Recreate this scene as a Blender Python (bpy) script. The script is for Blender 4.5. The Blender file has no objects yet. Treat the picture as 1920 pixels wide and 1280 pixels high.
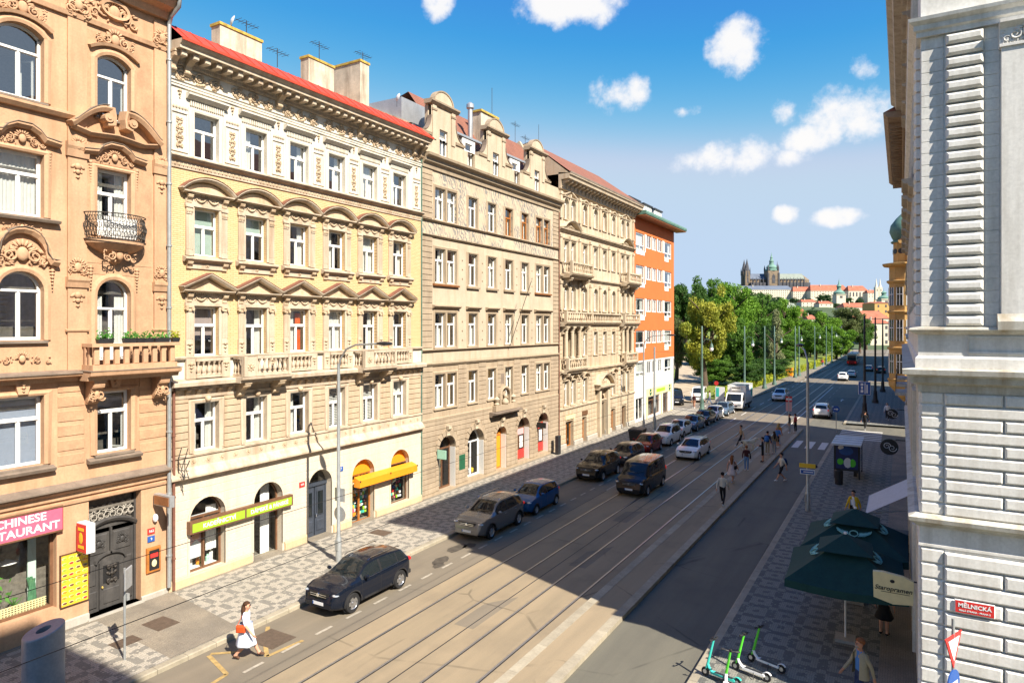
EXPOSURE = 1.13; SUN_E = 5.0; SKY_S = .0777; CLOUD = 6.0
import bpy, math, random
from mathutils import Vector, Matrix
R = math.radians
sc = bpy.context.scene
COL = sc.collection
# ---------------------------------------------------------------- camera
cam_d = bpy.data.cameras.new('camera'); cam = bpy.data.objects.new('camera', cam_d); COL.objects.link(cam)
cam.location = (0, 0, 10.5); cam.rotation_euler = (R(90), 0, R(30.285))
cam_d.sensor_width = 36; cam_d.lens = 23.44; cam_d.shift_y = -28/1920; cam_d.clip_start = .1; cam_d.clip_end = 6000
sc.camera = cam
# ---------------------------------------------------------------- exposure
vs = sc.view_settings; vs.view_transform = 'Standard'; vs.look = 'None'; vs.exposure = EXPOSURE; vs.gamma = 1; vs.use_curve_mapping = False
sc.cycles.max_bounces = 4; sc.cycles.diffuse_bounces = 3; sc.cycles.glossy_bounces = 3; sc.cycles.transparent_max_bounces = 8; sc.cycles.caustics_reflective = False; sc.cycles.caustics_refractive = False
# ---------------------------------------------------------------- sun and sky
SUN_EL = 44.0; SH = Vector((-.938, .345, 0)).normalized()          # horizontal direction in which shadows fall
sun_dir = Vector((-SH.x*math.cos(R(SUN_EL)), -SH.y*math.cos(R(SUN_EL)), math.sin(R(SUN_EL))))
sd = bpy.data.lights.new('sun', 'SUN'); sd.energy = SUN_E; sd.angle = R(.53); sd.color = (1, .915, .79)
sun = bpy.data.objects.new('sun', sd); COL.objects.link(sun); sun.location = (60, -60, 90)
sun.rotation_euler = sun_dir.to_track_quat('Z', 'Y').to_euler()
world = bpy.data.worlds.new('World'); sc.world = world; world.use_nodes = True
def build_world():
    nt = world.node_tree; N = nt.nodes; L = nt.links; N.clear()
    def mth(op, a, b=None, clamp=False):
        n = N.new('ShaderNodeMath'); n.operation = op; n.use_clamp = clamp
        for i, x in enumerate((a, b)):
            if x is None: continue
            if isinstance(x, (int, float)): n.inputs[i].default_value = x
            else: L.new(x, n.inputs[i])
        return n.outputs[0]
    out = N.new('ShaderNodeOutputWorld'); bg = N.new('ShaderNodeBackground')
    sky = N.new('ShaderNodeTexSky'); sky.sky_type = 'NISHITA'; sky.sun_disc = False
    sky.sun_elevation = R(SUN_EL); sky.sun_rotation = math.atan2(sun_dir.x, sun_dir.y)
    sky.air_density = 1.0; sky.dust_density = .05; sky.ozone_density = 10.0; sky.altitude = 200
    sc3 = N.new('ShaderNodeSeparateColor'); L.new(sky.outputs[0], sc3.inputs[0]); hsv = N.new('ShaderNodeCombineColor')      # film response of the sky light, channel by channel
    for i, (gain, ref, pw, lim, fl) in enumerate(((.235, .947, 5., .54, .08), (.535, 2.09, 1.6, .69, .42), (.93, 7., .28, .97, .3))): sm = mth('SMOOTH_MIN', mth('MULTIPLY', mth('POWER', mth('DIVIDE', sc3.outputs[i], ref), pw), gain/.17), lim/.17); sm.node.inputs[2].default_value = .3/.17; L.new(mth('MAXIMUM', sm, mth('MINIMUM', mth('MULTIPLY', sc3.outputs[i], fl/ref/.17), lim/.17)), hsv.inputs[i])
    tc = N.new('ShaderNodeTexCoord')
    nz = N.new('ShaderNodeTexNoise'); nz.inputs['Scale'].default_value = 9; nz.inputs['Detail'].default_value = 9; nz.inputs['Roughness'].default_value = .58
    L.new(tc.outputs['Generated'], nz.inputs['Vector'])
    nz2 = N.new('ShaderNodeTexNoise'); nz2.inputs['Scale'].default_value = 30; nz2.inputs['Detail'].default_value = 6; nz2.inputs['Roughness'].default_value = .6
    L.new(tc.outputs['Generated'], nz2.inputs['Vector'])
    sep = N.new('ShaderNodeSeparateXYZ'); L.new(tc.outputs['Generated'], sep.inputs[0])
    # fair-weather cumulus: soft ellipses in azimuth and elevation, frayed by noise
    psi = R(30.285); acc = None
    az = mth('ARCTAN2', sep.outputs[0], sep.outputs[1]); el = mth('ARCSINE', sep.outputs[2]); cv = N.new('ShaderNodeCombineXYZ'); L.new(az, cv.inputs[0]); L.new(el, cv.inputs[1])
    clouds = [(1378,88,50,40,1), (1165,176,50,30,1), (1135,192,36,13,.8), (1300,305,46,26,1), (1352,300,60,34,1.05), (1408,285,40,30,1), (1475,296,36,12,.6),
              (1470,205,28,26,.75), (1560,205,56,46,.95), (1620,220,56,50,.95), (1530,255,60,24,.9), (1620,130,26,22,.7), (1572,408,44,14,.85), (1475,404,18,13,.7),
              (1060,2,86,36,1), (826,2,26,24,.85), (1300,207,40,9,.42), (1760,240,80,60,.9), (700,-190,110,50,1), (1350,-150,140,50,1), (250,-300,170,60,1)]
    for c in clouds:
        u = (c[0]-960)/1250; d = Vector((-math.sin(psi)+u*math.cos(psi), math.cos(psi)+u*math.sin(psi), (612-c[1])/1250)).normalized()
        k2 = 1/(1+u*u); sx = c[2]/1250*k2*1.2; sz = c[3]/1250*math.sqrt(k2)*1.2; a0 = math.atan2(d.x, d.y); e0 = math.asin(d.z)
        ma = N.new('ShaderNodeVectorMath'); ma.operation = 'MULTIPLY_ADD'; L.new(cv.outputs[0], ma.inputs[0]); ma.inputs[1].default_value = (1/sx, 1/sz, 0); ma.inputs[2].default_value = (-a0/sx, -e0/sz, 0)
        dt = N.new('ShaderNodeVectorMath'); dt.operation = 'DOT_PRODUCT'; L.new(ma.outputs[0], dt.inputs[0]); L.new(ma.outputs[0], dt.inputs[1])
        g = N.new('ShaderNodeMath'); g.operation = 'MULTIPLY_ADD'; L.new(dt.outputs['Value'], g.inputs[0]); g.inputs[1].default_value = -c[4]; g.inputs[2].default_value = 1.55*c[4]
        acc = g.outputs[0] if acc is None else mth('MAXIMUM', acc, g.outputs[0])
    # elsewhere (behind the camera) the same kind of scattered cloud
    nz3 = N.new('ShaderNodeTexNoise'); nz3.inputs['Scale'].default_value = 4; nz3.inputs['Detail'].default_value = 2; L.new(tc.outputs['Generated'], nz3.inputs['Vector'])
    back = mth('MULTIPLY', mth('SUBTRACT', nz3.outputs[0], .62), 14); back = mth('SUBTRACT', back, mth('MULTIPLY', mth('LESS_THAN', mth('ABSOLUTE', mth('ADD', az, R(30))), R(52)), 9)); back = mth('SUBTRACT', back, mth('MULTIPLY', mth('LESS_THAN', el, .06), 9))
    acc = mth('MAXIMUM', mth('MAXIMUM', acc, back), -.6)
    dens = mth('ADD', acc, mth('MULTIPLY', mth('SUBTRACT', nz.outputs[0], .5), 4.2))
    dens = mth('ADD', dens, mth('MULTIPLY', mth('SUBTRACT', nz2.outputs[0], .5), 2.4))
    inside = mth('GREATER_THAN', acc, -.55)
    mr = N.new('ShaderNodeMapRange'); mr.interpolation_type = 'SMOOTHSTEP'; L.new(dens, mr.inputs[0]); mr.inputs[1].default_value = .35; mr.inputs[2].default_value = 1.45
    mask = mth('MULTIPLY', mth('MULTIPLY', mr.outputs[0], inside), .95)
    cr = N.new('ShaderNodeMix'); cr.data_type = 'RGBA'
    mr2 = N.new('ShaderNodeMapRange'); L.new(dens, mr2.inputs[0]); mr2.inputs[1].default_value = .3; mr2.inputs[2].default_value = 1.6
    L.new(mr2.outputs[0], cr.inputs['Factor']); cr.inputs['A'].default_value = (CLOUD*.78, CLOUD*.84, CLOUD*.98, 1); cr.inputs['B'].default_value = (CLOUD, CLOUD*.98, CLOUD*.96, 1)
    mx = N.new('ShaderNodeMix'); mx.data_type = 'RGBA'; L.new(mask, mx.inputs['Factor']); L.new(hsv.outputs[0], mx.inputs['A']); L.new(cr.outputs['Result'], mx.inputs['B'])
    L.new(mx.outputs['Result'], bg.inputs[0]); bg.inputs[1].default_value = SKY_S; L.new(bg.outputs[0], out.inputs[0])
build_world()
# ---------------------------------------------------------------- mesh builder
class MB:
    def __init__(s): s.v = []; s.f = []; s.m = []; s.mi = 0
    def add(s, vs, fs):
        o = len(s.v); s.v += [tuple(p) for p in vs]; s.f += [tuple(i+o for i in f) for f in fs]; s.m += [s.mi]*len(fs); return s
    def quad(s, *p): return s.add(p, [tuple(range(len(p)))])
    def box(s, x0, x1, y0, y1, z0, z1):
        return s.add([(x0,y0,z0),(x1,y0,z0),(x1,y1,z0),(x0,y1,z0),(x0,y0,z1),(x1,y0,z1),(x1,y1,z1),(x0,y1,z1)],
                     [(0,3,2,1),(4,5,6,7),(0,1,5,4),(1,2,6,5),(2,3,7,6),(3,0,4,7)])
    def cbox(s, x0, x1, y0, y1, z0, z1, c):           # block whose front (-y) edges are chamfered
        a = [(x0,y1,z0),(x1,y1,z0),(x1,y1,z1),(x0,y1,z1),(x0,y0+c,z0),(x1,y0+c,z0),(x1,y0+c,z1),(x0,y0+c,z1),(x0+c,y0,z0+c),(x1-c,y0,z0+c),(x1-c,y0,z1-c),(x0+c,y0,z1-c)]
        return s.add(a, [(4,0,1,5)[::-1],(5,1,2,6)[::-1],(6,2,3,7)[::-1],(7,3,0,4)[::-1],(4,5,9,8),(5,6,10,9),(6,7,11,10),(7,4,8,11),(8,9,10,11)])
    def cyl(s, p0, p1, r0, r1=None, n=10, caps=True):
        r1 = r0 if r1 is None else r1; p0 = Vector(p0); p1 = Vector(p1); d = (p1-p0).normalized()
        a = d.orthogonal().normalized(); b = d.cross(a); vs = []
        for p, r in ((p0, r0), (p1, r1)):
            for i in range(n): t = 2*math.pi*i/n; vs.append(p+a*(r*math.cos(t))+b*(r*math.sin(t)))
        fs = [(i, (i+1)%n, n+(i+1)%n, n+i) for i in range(n)]
        if caps: fs += [tuple(range(n-1, -1, -1)), tuple(range(n, 2*n))]
        return s.add(vs, fs)
    def tube(s, pts, r, n=6, caps=True, closed=False):
        pts = [Vector(p) for p in pts]; m = len(pts); rr = r if isinstance(r, (list, tuple)) else [r]*m; vs = []; up = None
        for i, p in enumerate(pts):
            if closed: d = pts[(i+1)%m]-pts[i-1]
            else: d = pts[min(i+1, m-1)]-pts[max(i-1, 0)]
            d = d.normalized() if d.length > 1e-9 else Vector((0,0,1))
            if up is None: up = d.orthogonal().normalized()
            a = up-d*up.dot(d)
            a = a.normalized() if a.length > 1e-6 else d.orthogonal().normalized()
            up = a; b = d.cross(a)
            for k in range(n): t = 2*math.pi*k/n; vs.append(p+a*(rr[i]*math.cos(t))+b*(rr[i]*math.sin(t)))
        fs = []
        for i in range(m if closed else m-1):
            j = (i+1)%m
            for k in range(n): fs.append((i*n+k, i*n+(k+1)%n, j*n+(k+1)%n, j*n+k))
        if caps and not closed: fs += [tuple(range(n-1, -1, -1)), tuple(range((m-1)*n, m*n))]
        return s.add(vs, fs)
    def lathe(s, prof, n=12, c=(0,0,0), a0=0, a1=2*math.pi, axis='z'):
        full = abs(a1-a0-2*math.pi) < 1e-6; k = n if full else n+1; vs = []
        for r, z in prof:
            for i in range(k):
                t = a0+(a1-a0)*i/n; x, y = r*math.cos(t), r*math.sin(t)
                vs.append((c[0]+x, c[1]+y, c[2]+z) if axis == 'z' else ((c[0]+x, c[1]+z, c[2]+y) if axis == 'y' else (c[0]+z, c[1]+x, c[2]+y)))
        fs = []
        for j in range(len(prof)-1):
            for i in range(n): a, b = j*k+i, j*k+(i+1)%k; fs.append((a, b, b+k, a+k) if axis == 'z' else (a+k, b+k, b, a))
        return s.add(vs, fs)
    def ell(s, c, r, n=8, m=5, rot=None):
        vs = []; fs = []
        for j in range(m+1):
            ph = math.pi*j/m
            for i in range(n):
                t = 2*math.pi*i/n; p = Vector((r[0]*math.sin(ph)*math.cos(t), r[1]*math.sin(ph)*math.sin(t), r[2]*math.cos(ph)))
                if rot is not None: p = rot@p
                vs.append(p+Vector(c))
        for j in range(m):
            for i in range(n): fs.append((j*n+i, (j+1)*n+i, (j+1)*n+(i+1)%n, j*n+(i+1)%n))
        return s.add(vs, fs)
    def prism(s, poly, y0, y1):            # polygon in xz (counter-clockwise seen from -y), extruded from y0 (front) to y1
        n = len(poly); vs = [(x, y0, z) for x, z in poly]+[(x, y1, z) for x, z in poly]
        return s.add(vs, [tuple(range(n)), tuple(range(2*n-1, n-1, -1))]+[(i, i+n, (i+1)%n+n, (i+1)%n) for i in range(n)])
    def prismz(s, poly, z0, z1):           # polygon in xy extruded up
        n = len(poly); vs = [(x, y, z0) for x, y in poly]+[(x, y, z1) for x, y in poly]
        return s.add(vs, [tuple(range(n-1, -1, -1)), tuple(range(n, 2*n))]+[(i, (i+1)%n, (i+1)%n+n, i+n) for i in range(n)])
    def prof(s, pr, x0, x1, ret=0):        # closed profile of (out, z), run along x; out is towards -y
        n = len(pr); vs = [(x0, -o, z) for o, z in pr]+[(x1, -o, z) for o, z in pr]
        return s.add(vs, [tuple(range(n)), tuple(range(2*n-1, n-1, -1))]+[(i, i+n, (i+1)%n+n, (i+1)%n) for i in range(n)])
    def sweep(s, path, pr, closed=False):  # path of (x, z); profile of (out, up)
        n = len(pr); m = len(path); vs = []
        for i, (x, z) in enumerate(path):
            if closed: a, b = path[i-1], path[(i+1)%m]
            else: a, b = path[max(i-1, 0)], path[min(i+1, m-1)]
            dx, dz = b[0]-a[0], b[1]-a[1]; l = math.hypot(dx, dz) or 1; nx, nz = -dz/l, dx/l
            k = 1.0
            if 0 < i < m-1 and not closed:
                d1 = Vector((x-a[0], z-a[1])).normalized(); d2 = Vector((b[0]-x, b[1]-z)).normalized(); c = max(.35, math.sqrt(max(.01, (1+d1.dot(d2))/2))); k = 1/c
            for o, u in pr: vs.append((x+nx*u*k, -o, z+nz*u*k))
        fs = []
        for i in range(m if closed else m-1):
            j = (i+1)%m
            for q in range(n): fs.append((i*n+q, i*n+(q+1)%n, j*n+(q+1)%n, j*n+q))
        if not closed: fs += [tuple(range(n-1, -1, -1)), tuple(range((m-1)*n, m*n))]
        return s.add(vs, fs)
    def xf(s, mat, i0=0):
        for i in range(i0, len(s.v)): s.v[i] = tuple(mat@Vector(s.v[i]))
        return s
    def mesh(s, name, mats, smooth=False):
        me = bpy.data.meshes.new(name); me.from_pydata(s.v, [], s.f)
        for m in (mats if isinstance(mats, (list, tuple)) else [mats]): me.materials.append(MAT(m))
        if any(s.m): me.polygons.foreach_set('material_index', s.m)
        if smooth:
            me.polygons.foreach_set('use_smooth', [True]*len(me.polygons))
            if smooth != 'all': me.set_sharp_from_angle(angle=R(smooth if smooth is not True else 40))
        me.update(); return me
    def build(s, name, mats, parent=None, loc=(0,0,0), rz=0, smooth=False):
        return obj(name, s.mesh(name, mats, smooth), parent, loc, rz)
def obj(name, data, parent=None, loc=(0,0,0), rz=0, scale=None, rot=None):
    o = bpy.data.objects.new(name, data); COL.objects.link(o); o.location = loc
    o.rotation_euler = rot if rot is not None else (0, 0, rz)
    if scale is not None: o.scale = scale
    if parent is not None: o.parent = parent
    return o
def tag(o, label, cat=None, group=None, kind=None):
    if label: o['label'] = label
    if cat: o['category'] = cat
    if group: o['group'] = group
    if kind: o['kind'] = kind
    return o
def thing(name, label, cat, loc=(0,0,0), rz=0, group=None):
    return tag(obj(name, None, None, loc, rz), label, cat, group)
def kids(o): return [c for c in bpy.data.objects if c.parent == o]
_kids = {}
def copy_tree(o, tree, parent=None):       # tree: nested list [(obj, [children...])]
    c = o.copy(); COL.objects.link(c); c.parent = parent
    for ch, sub in tree: copy_tree(ch, sub, c)
    return c
def text(name, body, size, mat, parent=None, loc=(0,0,0), rot=(R(90),0,0), ext=.004, align='CENTER', shear=0, sx=1, bold=0):
    c = bpy.data.curves.new(name, 'FONT'); c.body = body; c.size = size; c.extrude = ext; c.align_x = align; c.align_y = 'CENTER'; c.shear = shear; c.offset = bold
    c.materials.append(MAT(mat)); c.resolution_u = 3
    tmp = bpy.data.objects.new('tmp', c); me = bpy.data.meshes.new_from_object(tmp); bpy.data.objects.remove(tmp); bpy.data.curves.remove(c)
    return obj(name, me, parent, loc, 0, (sx, 1, 1), rot)
CACHE = {}
def cached(key, fn):
    if key not in CACHE: CACHE[key] = fn()
    return CACHE[key]
# ---------------------------------------------------------------- materials
MATS = {}
def MAT(m): return MATS[m] if isinstance(m, str) else m
def newmat(name):
    m = bpy.data.materials.new(name); m.use_nodes = True; MATS[name] = m; nt = m.node_tree
    b = nt.nodes['Principled BSDF']; return m, nt, nt.nodes, nt.links, b
def _noise(N, L, vec, scale, detail=4, rough=.55):
    n = N.new('ShaderNodeTexNoise'); n.inputs['Scale'].default_value = scale; n.inputs['Detail'].default_value = detail; n.inputs['Roughness'].default_value = rough
    if vec is not None: L.new(vec, n.inputs['Vector'])
    return n.outputs[0]
def _ramp(N, L, fac, lo, hi, a=0., b=1.):
    n = N.new('ShaderNodeMapRange'); L.new(fac, n.inputs[0]); n.inputs[1].default_value = lo; n.inputs[2].default_value = hi; n.inputs[3].default_value = a; n.inputs[4].default_value = b
    return n.outputs[0]
def _mix(N, L, fac, a, b, mode='MIX'):
    n = N.new('ShaderNodeMix'); n.data_type = 'RGBA'; n.blend_type = mode
    for k, x in (('Factor', fac), ('A', a), ('B', b)):
        if isinstance(x, (int, float)): n.inputs[k].default_value = x
        elif isinstance(x, tuple): n.inputs[k].default_value = (*x[:3], 1)
        else: L.new(x, n.inputs[k])
    return n.outputs['Result']
def _map(N, L, vec, sc_):
    n = N.new('ShaderNodeMapping'); L.new(vec, n.inputs[0]); n.inputs['Scale'].default_value = sc_; return n.outputs[0]
def _math(N, L, op, a, b=0.):
    n = N.new('ShaderNodeMath'); n.operation = op
    for i, x in enumerate((a, b)):
        if isinstance(x, (int, float)): n.inputs[i].default_value = x
        else: L.new(x, n.inputs[i])
    return n.outputs[0]
def _bump(N, L, b, h, strength, dist=.02):
    n = N.new('ShaderNodeBump'); n.inputs['Strength'].default_value = strength; n.inputs['Distance'].default_value = dist; L.new(h, n.inputs['Height']); L.new(n.outputs[0], b.inputs['Normal'])
def _sh(c, k): return tuple(min(1, x*k) for x in c)
def surf(name, col, rough=.8, var=.12, scale=1.3, dirt=0., dirtcol=None, bump=.25, bscale=40, metal=0., spec=.35, fine=.08, obj_var=0.):
    """weathered plain surface: broad and fine mottling, rain streaks, fine relief"""
    m, nt, N, L, b = newmat(name); g = N.new('ShaderNodeNewGeometry').outputs['Position']
    n1 = _noise(N, L, g, scale, 5); n2 = _noise(N, L, g, 14, 4)
    c = _mix(N, L, _ramp(N, L, n1, .3, .7), _sh(col, 1-var), _sh(col, 1+var))
    c = _mix(N, L, _ramp(N, L, n2, .3, .7, 0, 1), c, _mix(N, L, 1., c, (1-fine*2,)*3, 'MULTIPLY'))
    if dirt:
        st = _noise(N, L, _map(N, L, g, (2.6, 2.6, .22)), 1., 6, .62)
        c = _mix(N, L, _ramp(N, L, st, .47, .72, 0, dirt), c, dirtcol or _sh(col, .45))
    if obj_var:
        oi = N.new('ShaderNodeObjectInfo').outputs['Random']; c = _mix(N, L, _ramp(N, L, oi, 0, 1, 0, 1), _mix(N, L, 1., c, (1-obj_var,)*3, 'MULTIPLY'), c)
    L.new(c, b.inputs['Base Color']); b.inputs['Roughness'].default_value = rough; b.inputs['Metallic'].default_value = metal; b.inputs['Specular IOR Level'].default_value = spec
    if bump: _bump(N, L, b, _noise(N, L, g, bscale, 5, .6), bump, .012)
    return m
def plain(name, col, rough=.5, metal=0., spec=.5, emit=None, coat=0., var=.0):
    m, nt, N, L, b = newmat(name)
    if var:
        g = N.new('ShaderNodeNewGeometry').outputs['Position']; c = _mix(N, L, _ramp(N, L, _noise(N, L, g, 7, 4), .3, .7), _sh(col, 1-var), _sh(col, 1+var)); L.new(c, b.inputs['Base Color'])
    else: b.inputs['Base Color'].default_value = (*col, 1)
    b.inputs['Roughness'].default_value = rough; b.inputs['Metallic'].default_value = metal; b.inputs['Specular IOR Level'].default_value = spec
    if coat: b.inputs['Coat Weight'].default_value = coat; b.inputs['Coat Roughness'].default_value = .06
    if emit: b.inputs['Emission Color'].default_value = (*emit[:3], 1); b.inputs['Emission Strength'].default_value = emit[3]
    return m
def glass(name, tint=(1, 1, 1), refl=.1, rough=.02):
    m, nt, N, L, b = newmat(name); N.remove(b); out = N['Material Output']
    tr = N.new('ShaderNodeBsdfTransparent'); tr.inputs[0].default_value = (*tint, 1); gl = N.new('ShaderNodeBsdfGlossy'); gl.inputs['Roughness'].default_value = rough; gl.inputs[0].default_value = (.95, .97, 1, 1)
    g = N.new('ShaderNodeNewGeometry').outputs['Position']
    bp = N.new('ShaderNodeBump'); bp.inputs['Strength'].default_value = .05; bp.inputs['Distance'].default_value = .03; L.new(_noise(N, L, g, 1.7, 1), bp.inputs['Height']); L.new(bp.outputs[0], gl.inputs['Normal'])
    lw = N.new('ShaderNodeLayerWeight'); lw.inputs[0].default_value = .5; f = _math(N, L, 'ADD', _math(N, L, 'MULTIPLY', _math(N, L, 'POWER', lw.outputs['Facing'], 4), .85), refl)
    mx = N.new('ShaderNodeMixShader'); L.new(f, mx.inputs[0]); L.new(tr.outputs[0], mx.inputs[1]); L.new(gl.outputs[0], mx.inputs[2]); L.new(mx.outputs[0], out.inputs[0])
    return m
def paint(name, col, metal=.0, rough=.3): return plain(name, col, rough*.7, metal, .16, None, .38)
def leafmat(name, a, b_, sub=.35):
    m, nt, N, L, b = newmat(name); g = N.new('ShaderNodeNewGeometry').outputs['Position']
    n1 = _noise(N, L, g, .42, 4); n2 = N.new('ShaderNodeTexWhiteNoise'); L.new(_map(N, L, g, (3, 3, 3)), n2.inputs['Vector'])
    c = _mix(N, L, _ramp(N, L, n1, .3, .7), a, b_); c = _mix(N, L, _ramp(N, L, _noise(N, L, g, 6, 2), .35, .65, 0, .5), c, _sh(b_, 1.35))
    L.new(c, b.inputs['Base Color']); b.inputs['Roughness'].default_value = .6; b.inputs['Specular IOR Level'].default_value = .25
    td = N.new('ShaderNodeBsdfTranslucent'); L.new(c, td.inputs[0]); mx = N.new('ShaderNodeMixShader'); mx.inputs[0].default_value = sub
    L.new(b.outputs[0], mx.inputs[1]); L.new(td.outputs[0], mx.inputs[2]); L.new(mx.outputs[0], N['Material Output'].inputs[0]); return m
def materials():
    # facades
    surf('peach', (.53,.32,.19), .85, .13, .9, .6, (.36,.19,.10), .3, 60); surf('peach_rough', (.48,.29,.17), .95, .14, 2.5, .3, (.33,.18,.10), 1.0, 30)
    surf('peach_trim', (.54,.33,.195), .8, .09, 1.2, .6, (.30,.17,.09), .2, 60); surf('ledge_lead', (.22,.17,.13), .7, .2, 1.5, .4, (.08,.06,.05), .3, 40)
    surf('cream_trim', (.53,.435,.325), .85, .13, 1.1, .8, (.33,.225,.14), .3, 50); surf('cream_relief', (.56,.43,.29), .9, .18, 3, .6, (.29,.18,.10), .3, 60)
    surf('cream_ground', (.61,.53,.42), .85, .06, .8, .45, (.5,.38,.24), .2, 60); surf('cream_plinth', (.58,.44,.27), .85, .08, 1.2, .4, (.38,.27,.16), .3, 40)
    surf('sand_block', (.51,.39,.265), .9, .12, 1.4, .55, (.34,.22,.12), .4, 45, obj_var=.08); surf('white_stucco', (.63,.585,.50), .85, .07, 1.2, .6, (.5,.4,.26), .25, 60)
    surf('tan', (.39,.305,.21), .9, .12, .8, .6, (.25,.18,.115), .35, 50); surf('tan_block', (.40,.315,.22), .9, .13, 1.2, .6, (.26,.185,.12), .4, 45, obj_var=.10); surf('tan_pale', (.49,.405,.295), .9, .10, 1., .5, (.34,.24,.15), .3, 50)
    surf('ochre', (.50,.405,.285), .9, .13, .9, .65, (.33,.20,.10), .35, 45, obj_var=.06); surf('ochre_trim', (.53,.44,.32), .85, .14, 1.3, .7, (.33,.21,.11), .3, 50)
    surf('orange', (.62,.155,.04), .8, .05, .7, .12, (.45,.12,.04), .15, 70); surf('white_wall', (.72,.70,.66), .75, .04, .8, .2, (.5,.47,.42), .12, 70)
    surf('grey_white', (.74,.725,.68), .85, .06, 1.0, .4, (.27,.245,.19), .3, 50); surf('grey_block', (.80,.785,.73), .85, .05, 1.5, .4, (.36,.32,.25), .14, 50, obj_var=.07); surf('grey_trim', (.56,.54,.47), .85, .14, 1.8, .75, (.28,.21,.12), .4, 40)
    surf('brown_eaves', (.33,.235,.155), .8, .2, 1.5, .4, (.12,.075,.045), .3, 40); surf('warm_grey', (.46,.40,.32), .9, .14, 1.2, .5, (.18,.14,.10), .4, 40)
    surf('gold_plaster', (.56,.335,.115), .85, .10, 1., .35, (.35,.2,.08), .3, 50); surf('pale_house', (.62,.55,.43), .85, .07, .3, .2, (.4,.34,.26), .1, 30); surf('far_cream', (.64,.57,.45), .9, .05, .05, 0, None, 0); surf('far_grey', (.30,.27,.24), .9, .2, .12, 0, None, 0); surf('far_slate', (.12,.145,.19), .7, .15, .1, 0, None, 0); surf('far_red', (.40,.13,.075), .85, .22, .25, 0, None, 0)
    surf('far_dark', (.075,.075,.085), .8, .3, .2, 0, None, 0); surf('verdigris', (.11,.21,.165), .6, .22, 2., .4, (.07,.12,.10), .2, 30); surf('far_verdigris', (.15,.27,.22), .7, .2, .1, 0, None, 0); surf('far_nave', (.23,.26,.22), .8, .12, .2, 0, None, 0); surf('far_stone', (.21,.16,.11), .9, .3, .25, 0, None, 0)
    # roofs, stone, metal
    surf('red_metal', (.56,.06,.028), .55, .08, .8, .2, (.3,.04,.02), .06, 30); surf('chimney', (.56,.49,.38), .95, .22, 1.6, .8, (.20,.15,.10), .6, 30); surf('lichen', (.46,.33,.07), .95, .35, 5, 0, None, .5, 50)
    surf('zinc', (.48,.49,.50), .4, .1, 1.5, .2, (.28,.28,.28), .1, 20, .55); surf('dark_metal', (.045,.045,.048), .45, .2, 3, 0, None, .1, 40, .4); surf('galv', (.42,.44,.44), .42, .1, 4, .15, (.25,.25,.25), .08, 30, .5)
    surf('green_metal', (.10,.17,.14), .5, .15, 3, .2, (.05,.07,.06), .1, 30, .1); surf('bin_grey', (.27,.30,.34), .5, .08, 3, .1, (.07,.08,.1), .05, 60, .25); surf('iron', (.06,.052,.045), .6, .2, 6, 0, None, .3, 60, .3); surf('rust_pipe', (.20,.085,.055), .7, .2, 4, .3, (.1,.04,.03), .2, 40)
    surf('door_dark', (.055,.052,.050), .55, .2, 3, .4, (.12,.11,.10), .3, 30); surf('door_blue', (.045,.055,.075), .45, .15, 3, .2, (.09,.09,.1), .2, 30); surf('wood', (.40,.145,.03), .5, .2, 3, .2, (.2,.07,.02), .15, 30); surf('wood_dark', (.17,.085,.045), .5, .2, 4, .2, (.08,.04,.03), .15, 30); surf('mahogany', (.30,.12,.045), .5, .2, 4, 0, None, .15, 30)
    plain('white_paint', (.78,.77,.74), .45, 0, .4, var=.04); plain('interior', (.15,.135,.115), .95, 0, .1, var=.3); plain('interior_warm', (.30,.22,.13), .9, 0, .1, var=.2); plain('black', (.012,.012,.013), .5); plain('rubber', (.018,.018,.019), .8, 0, .3, var=.2)
    glass('glass', (.90,.93,.92), .25); glass('shop_glass', (.94,.96,.95), .05); plain('car_glass', (.012,.016,.018), .03, 0, .5); plain('lamp_glass', (.42,.45,.48), .06, .3, .8, coat=.6)
    plain('curtain', (.80,.79,.75), .9, 0, .1, var=.05); plain('blind_green', (.50,.62,.56), .8, 0, .2, var=.03); plain('blind_pink', (.46,.36,.33), .85, 0, .1, var=.04); plain('blind_blue', (.38,.43,.55), .85, 0, .1, var=.04); plain('orange_cloth', (.72,.13,.02), .9, 0, .1, var=.1); plain('red_cloth', (.6,.02,.02), .8, 0, .2)
    for n, c in dict(p_white=(.78,.78,.77), p_cyan=(.03,.26,.50), p_yellow=(.80,.50,.03), p_red=(.62,.035,.03), p_pink=(.62,.115,.19), p_green=(.30,.52,.03), p_blue=(.025,.09,.33), p_black=(.015,.015,.016), p_orange=(.80,.27,.015), p_teal=(.05,.50,.42), p_lime=(.10,.58,.04), p_brown=(.14,.07,.035), p_cream=(.70,.60,.33), p_gold=(.5,.34,.08), p_navy=(.02,.03,.12), p_rose=(.66,.36,.36), p_mint=(.35,.62,.48), p_pale=(.62,.64,.66), p_dgreen=(.02,.10,.05)).items(): plain(n, c, .5, 0, .4, var=.06)
    plain('retro', (.80,.80,.78), .4, 0, .4, var=.03); plain('chrome', (.75,.76,.78), .12, 1., .5); plain('alloy', (.55,.56,.58), .3, .9, .5); plain('tail', (.45,.012,.012), .2, 0, .6, (1,.05,.03,.15)); plain('amber', (.7,.25,.02), .25); plain('plate', (.72,.73,.74), .4); plain('trim_black', (.022,.022,.024), .55, 0, .4)
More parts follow.
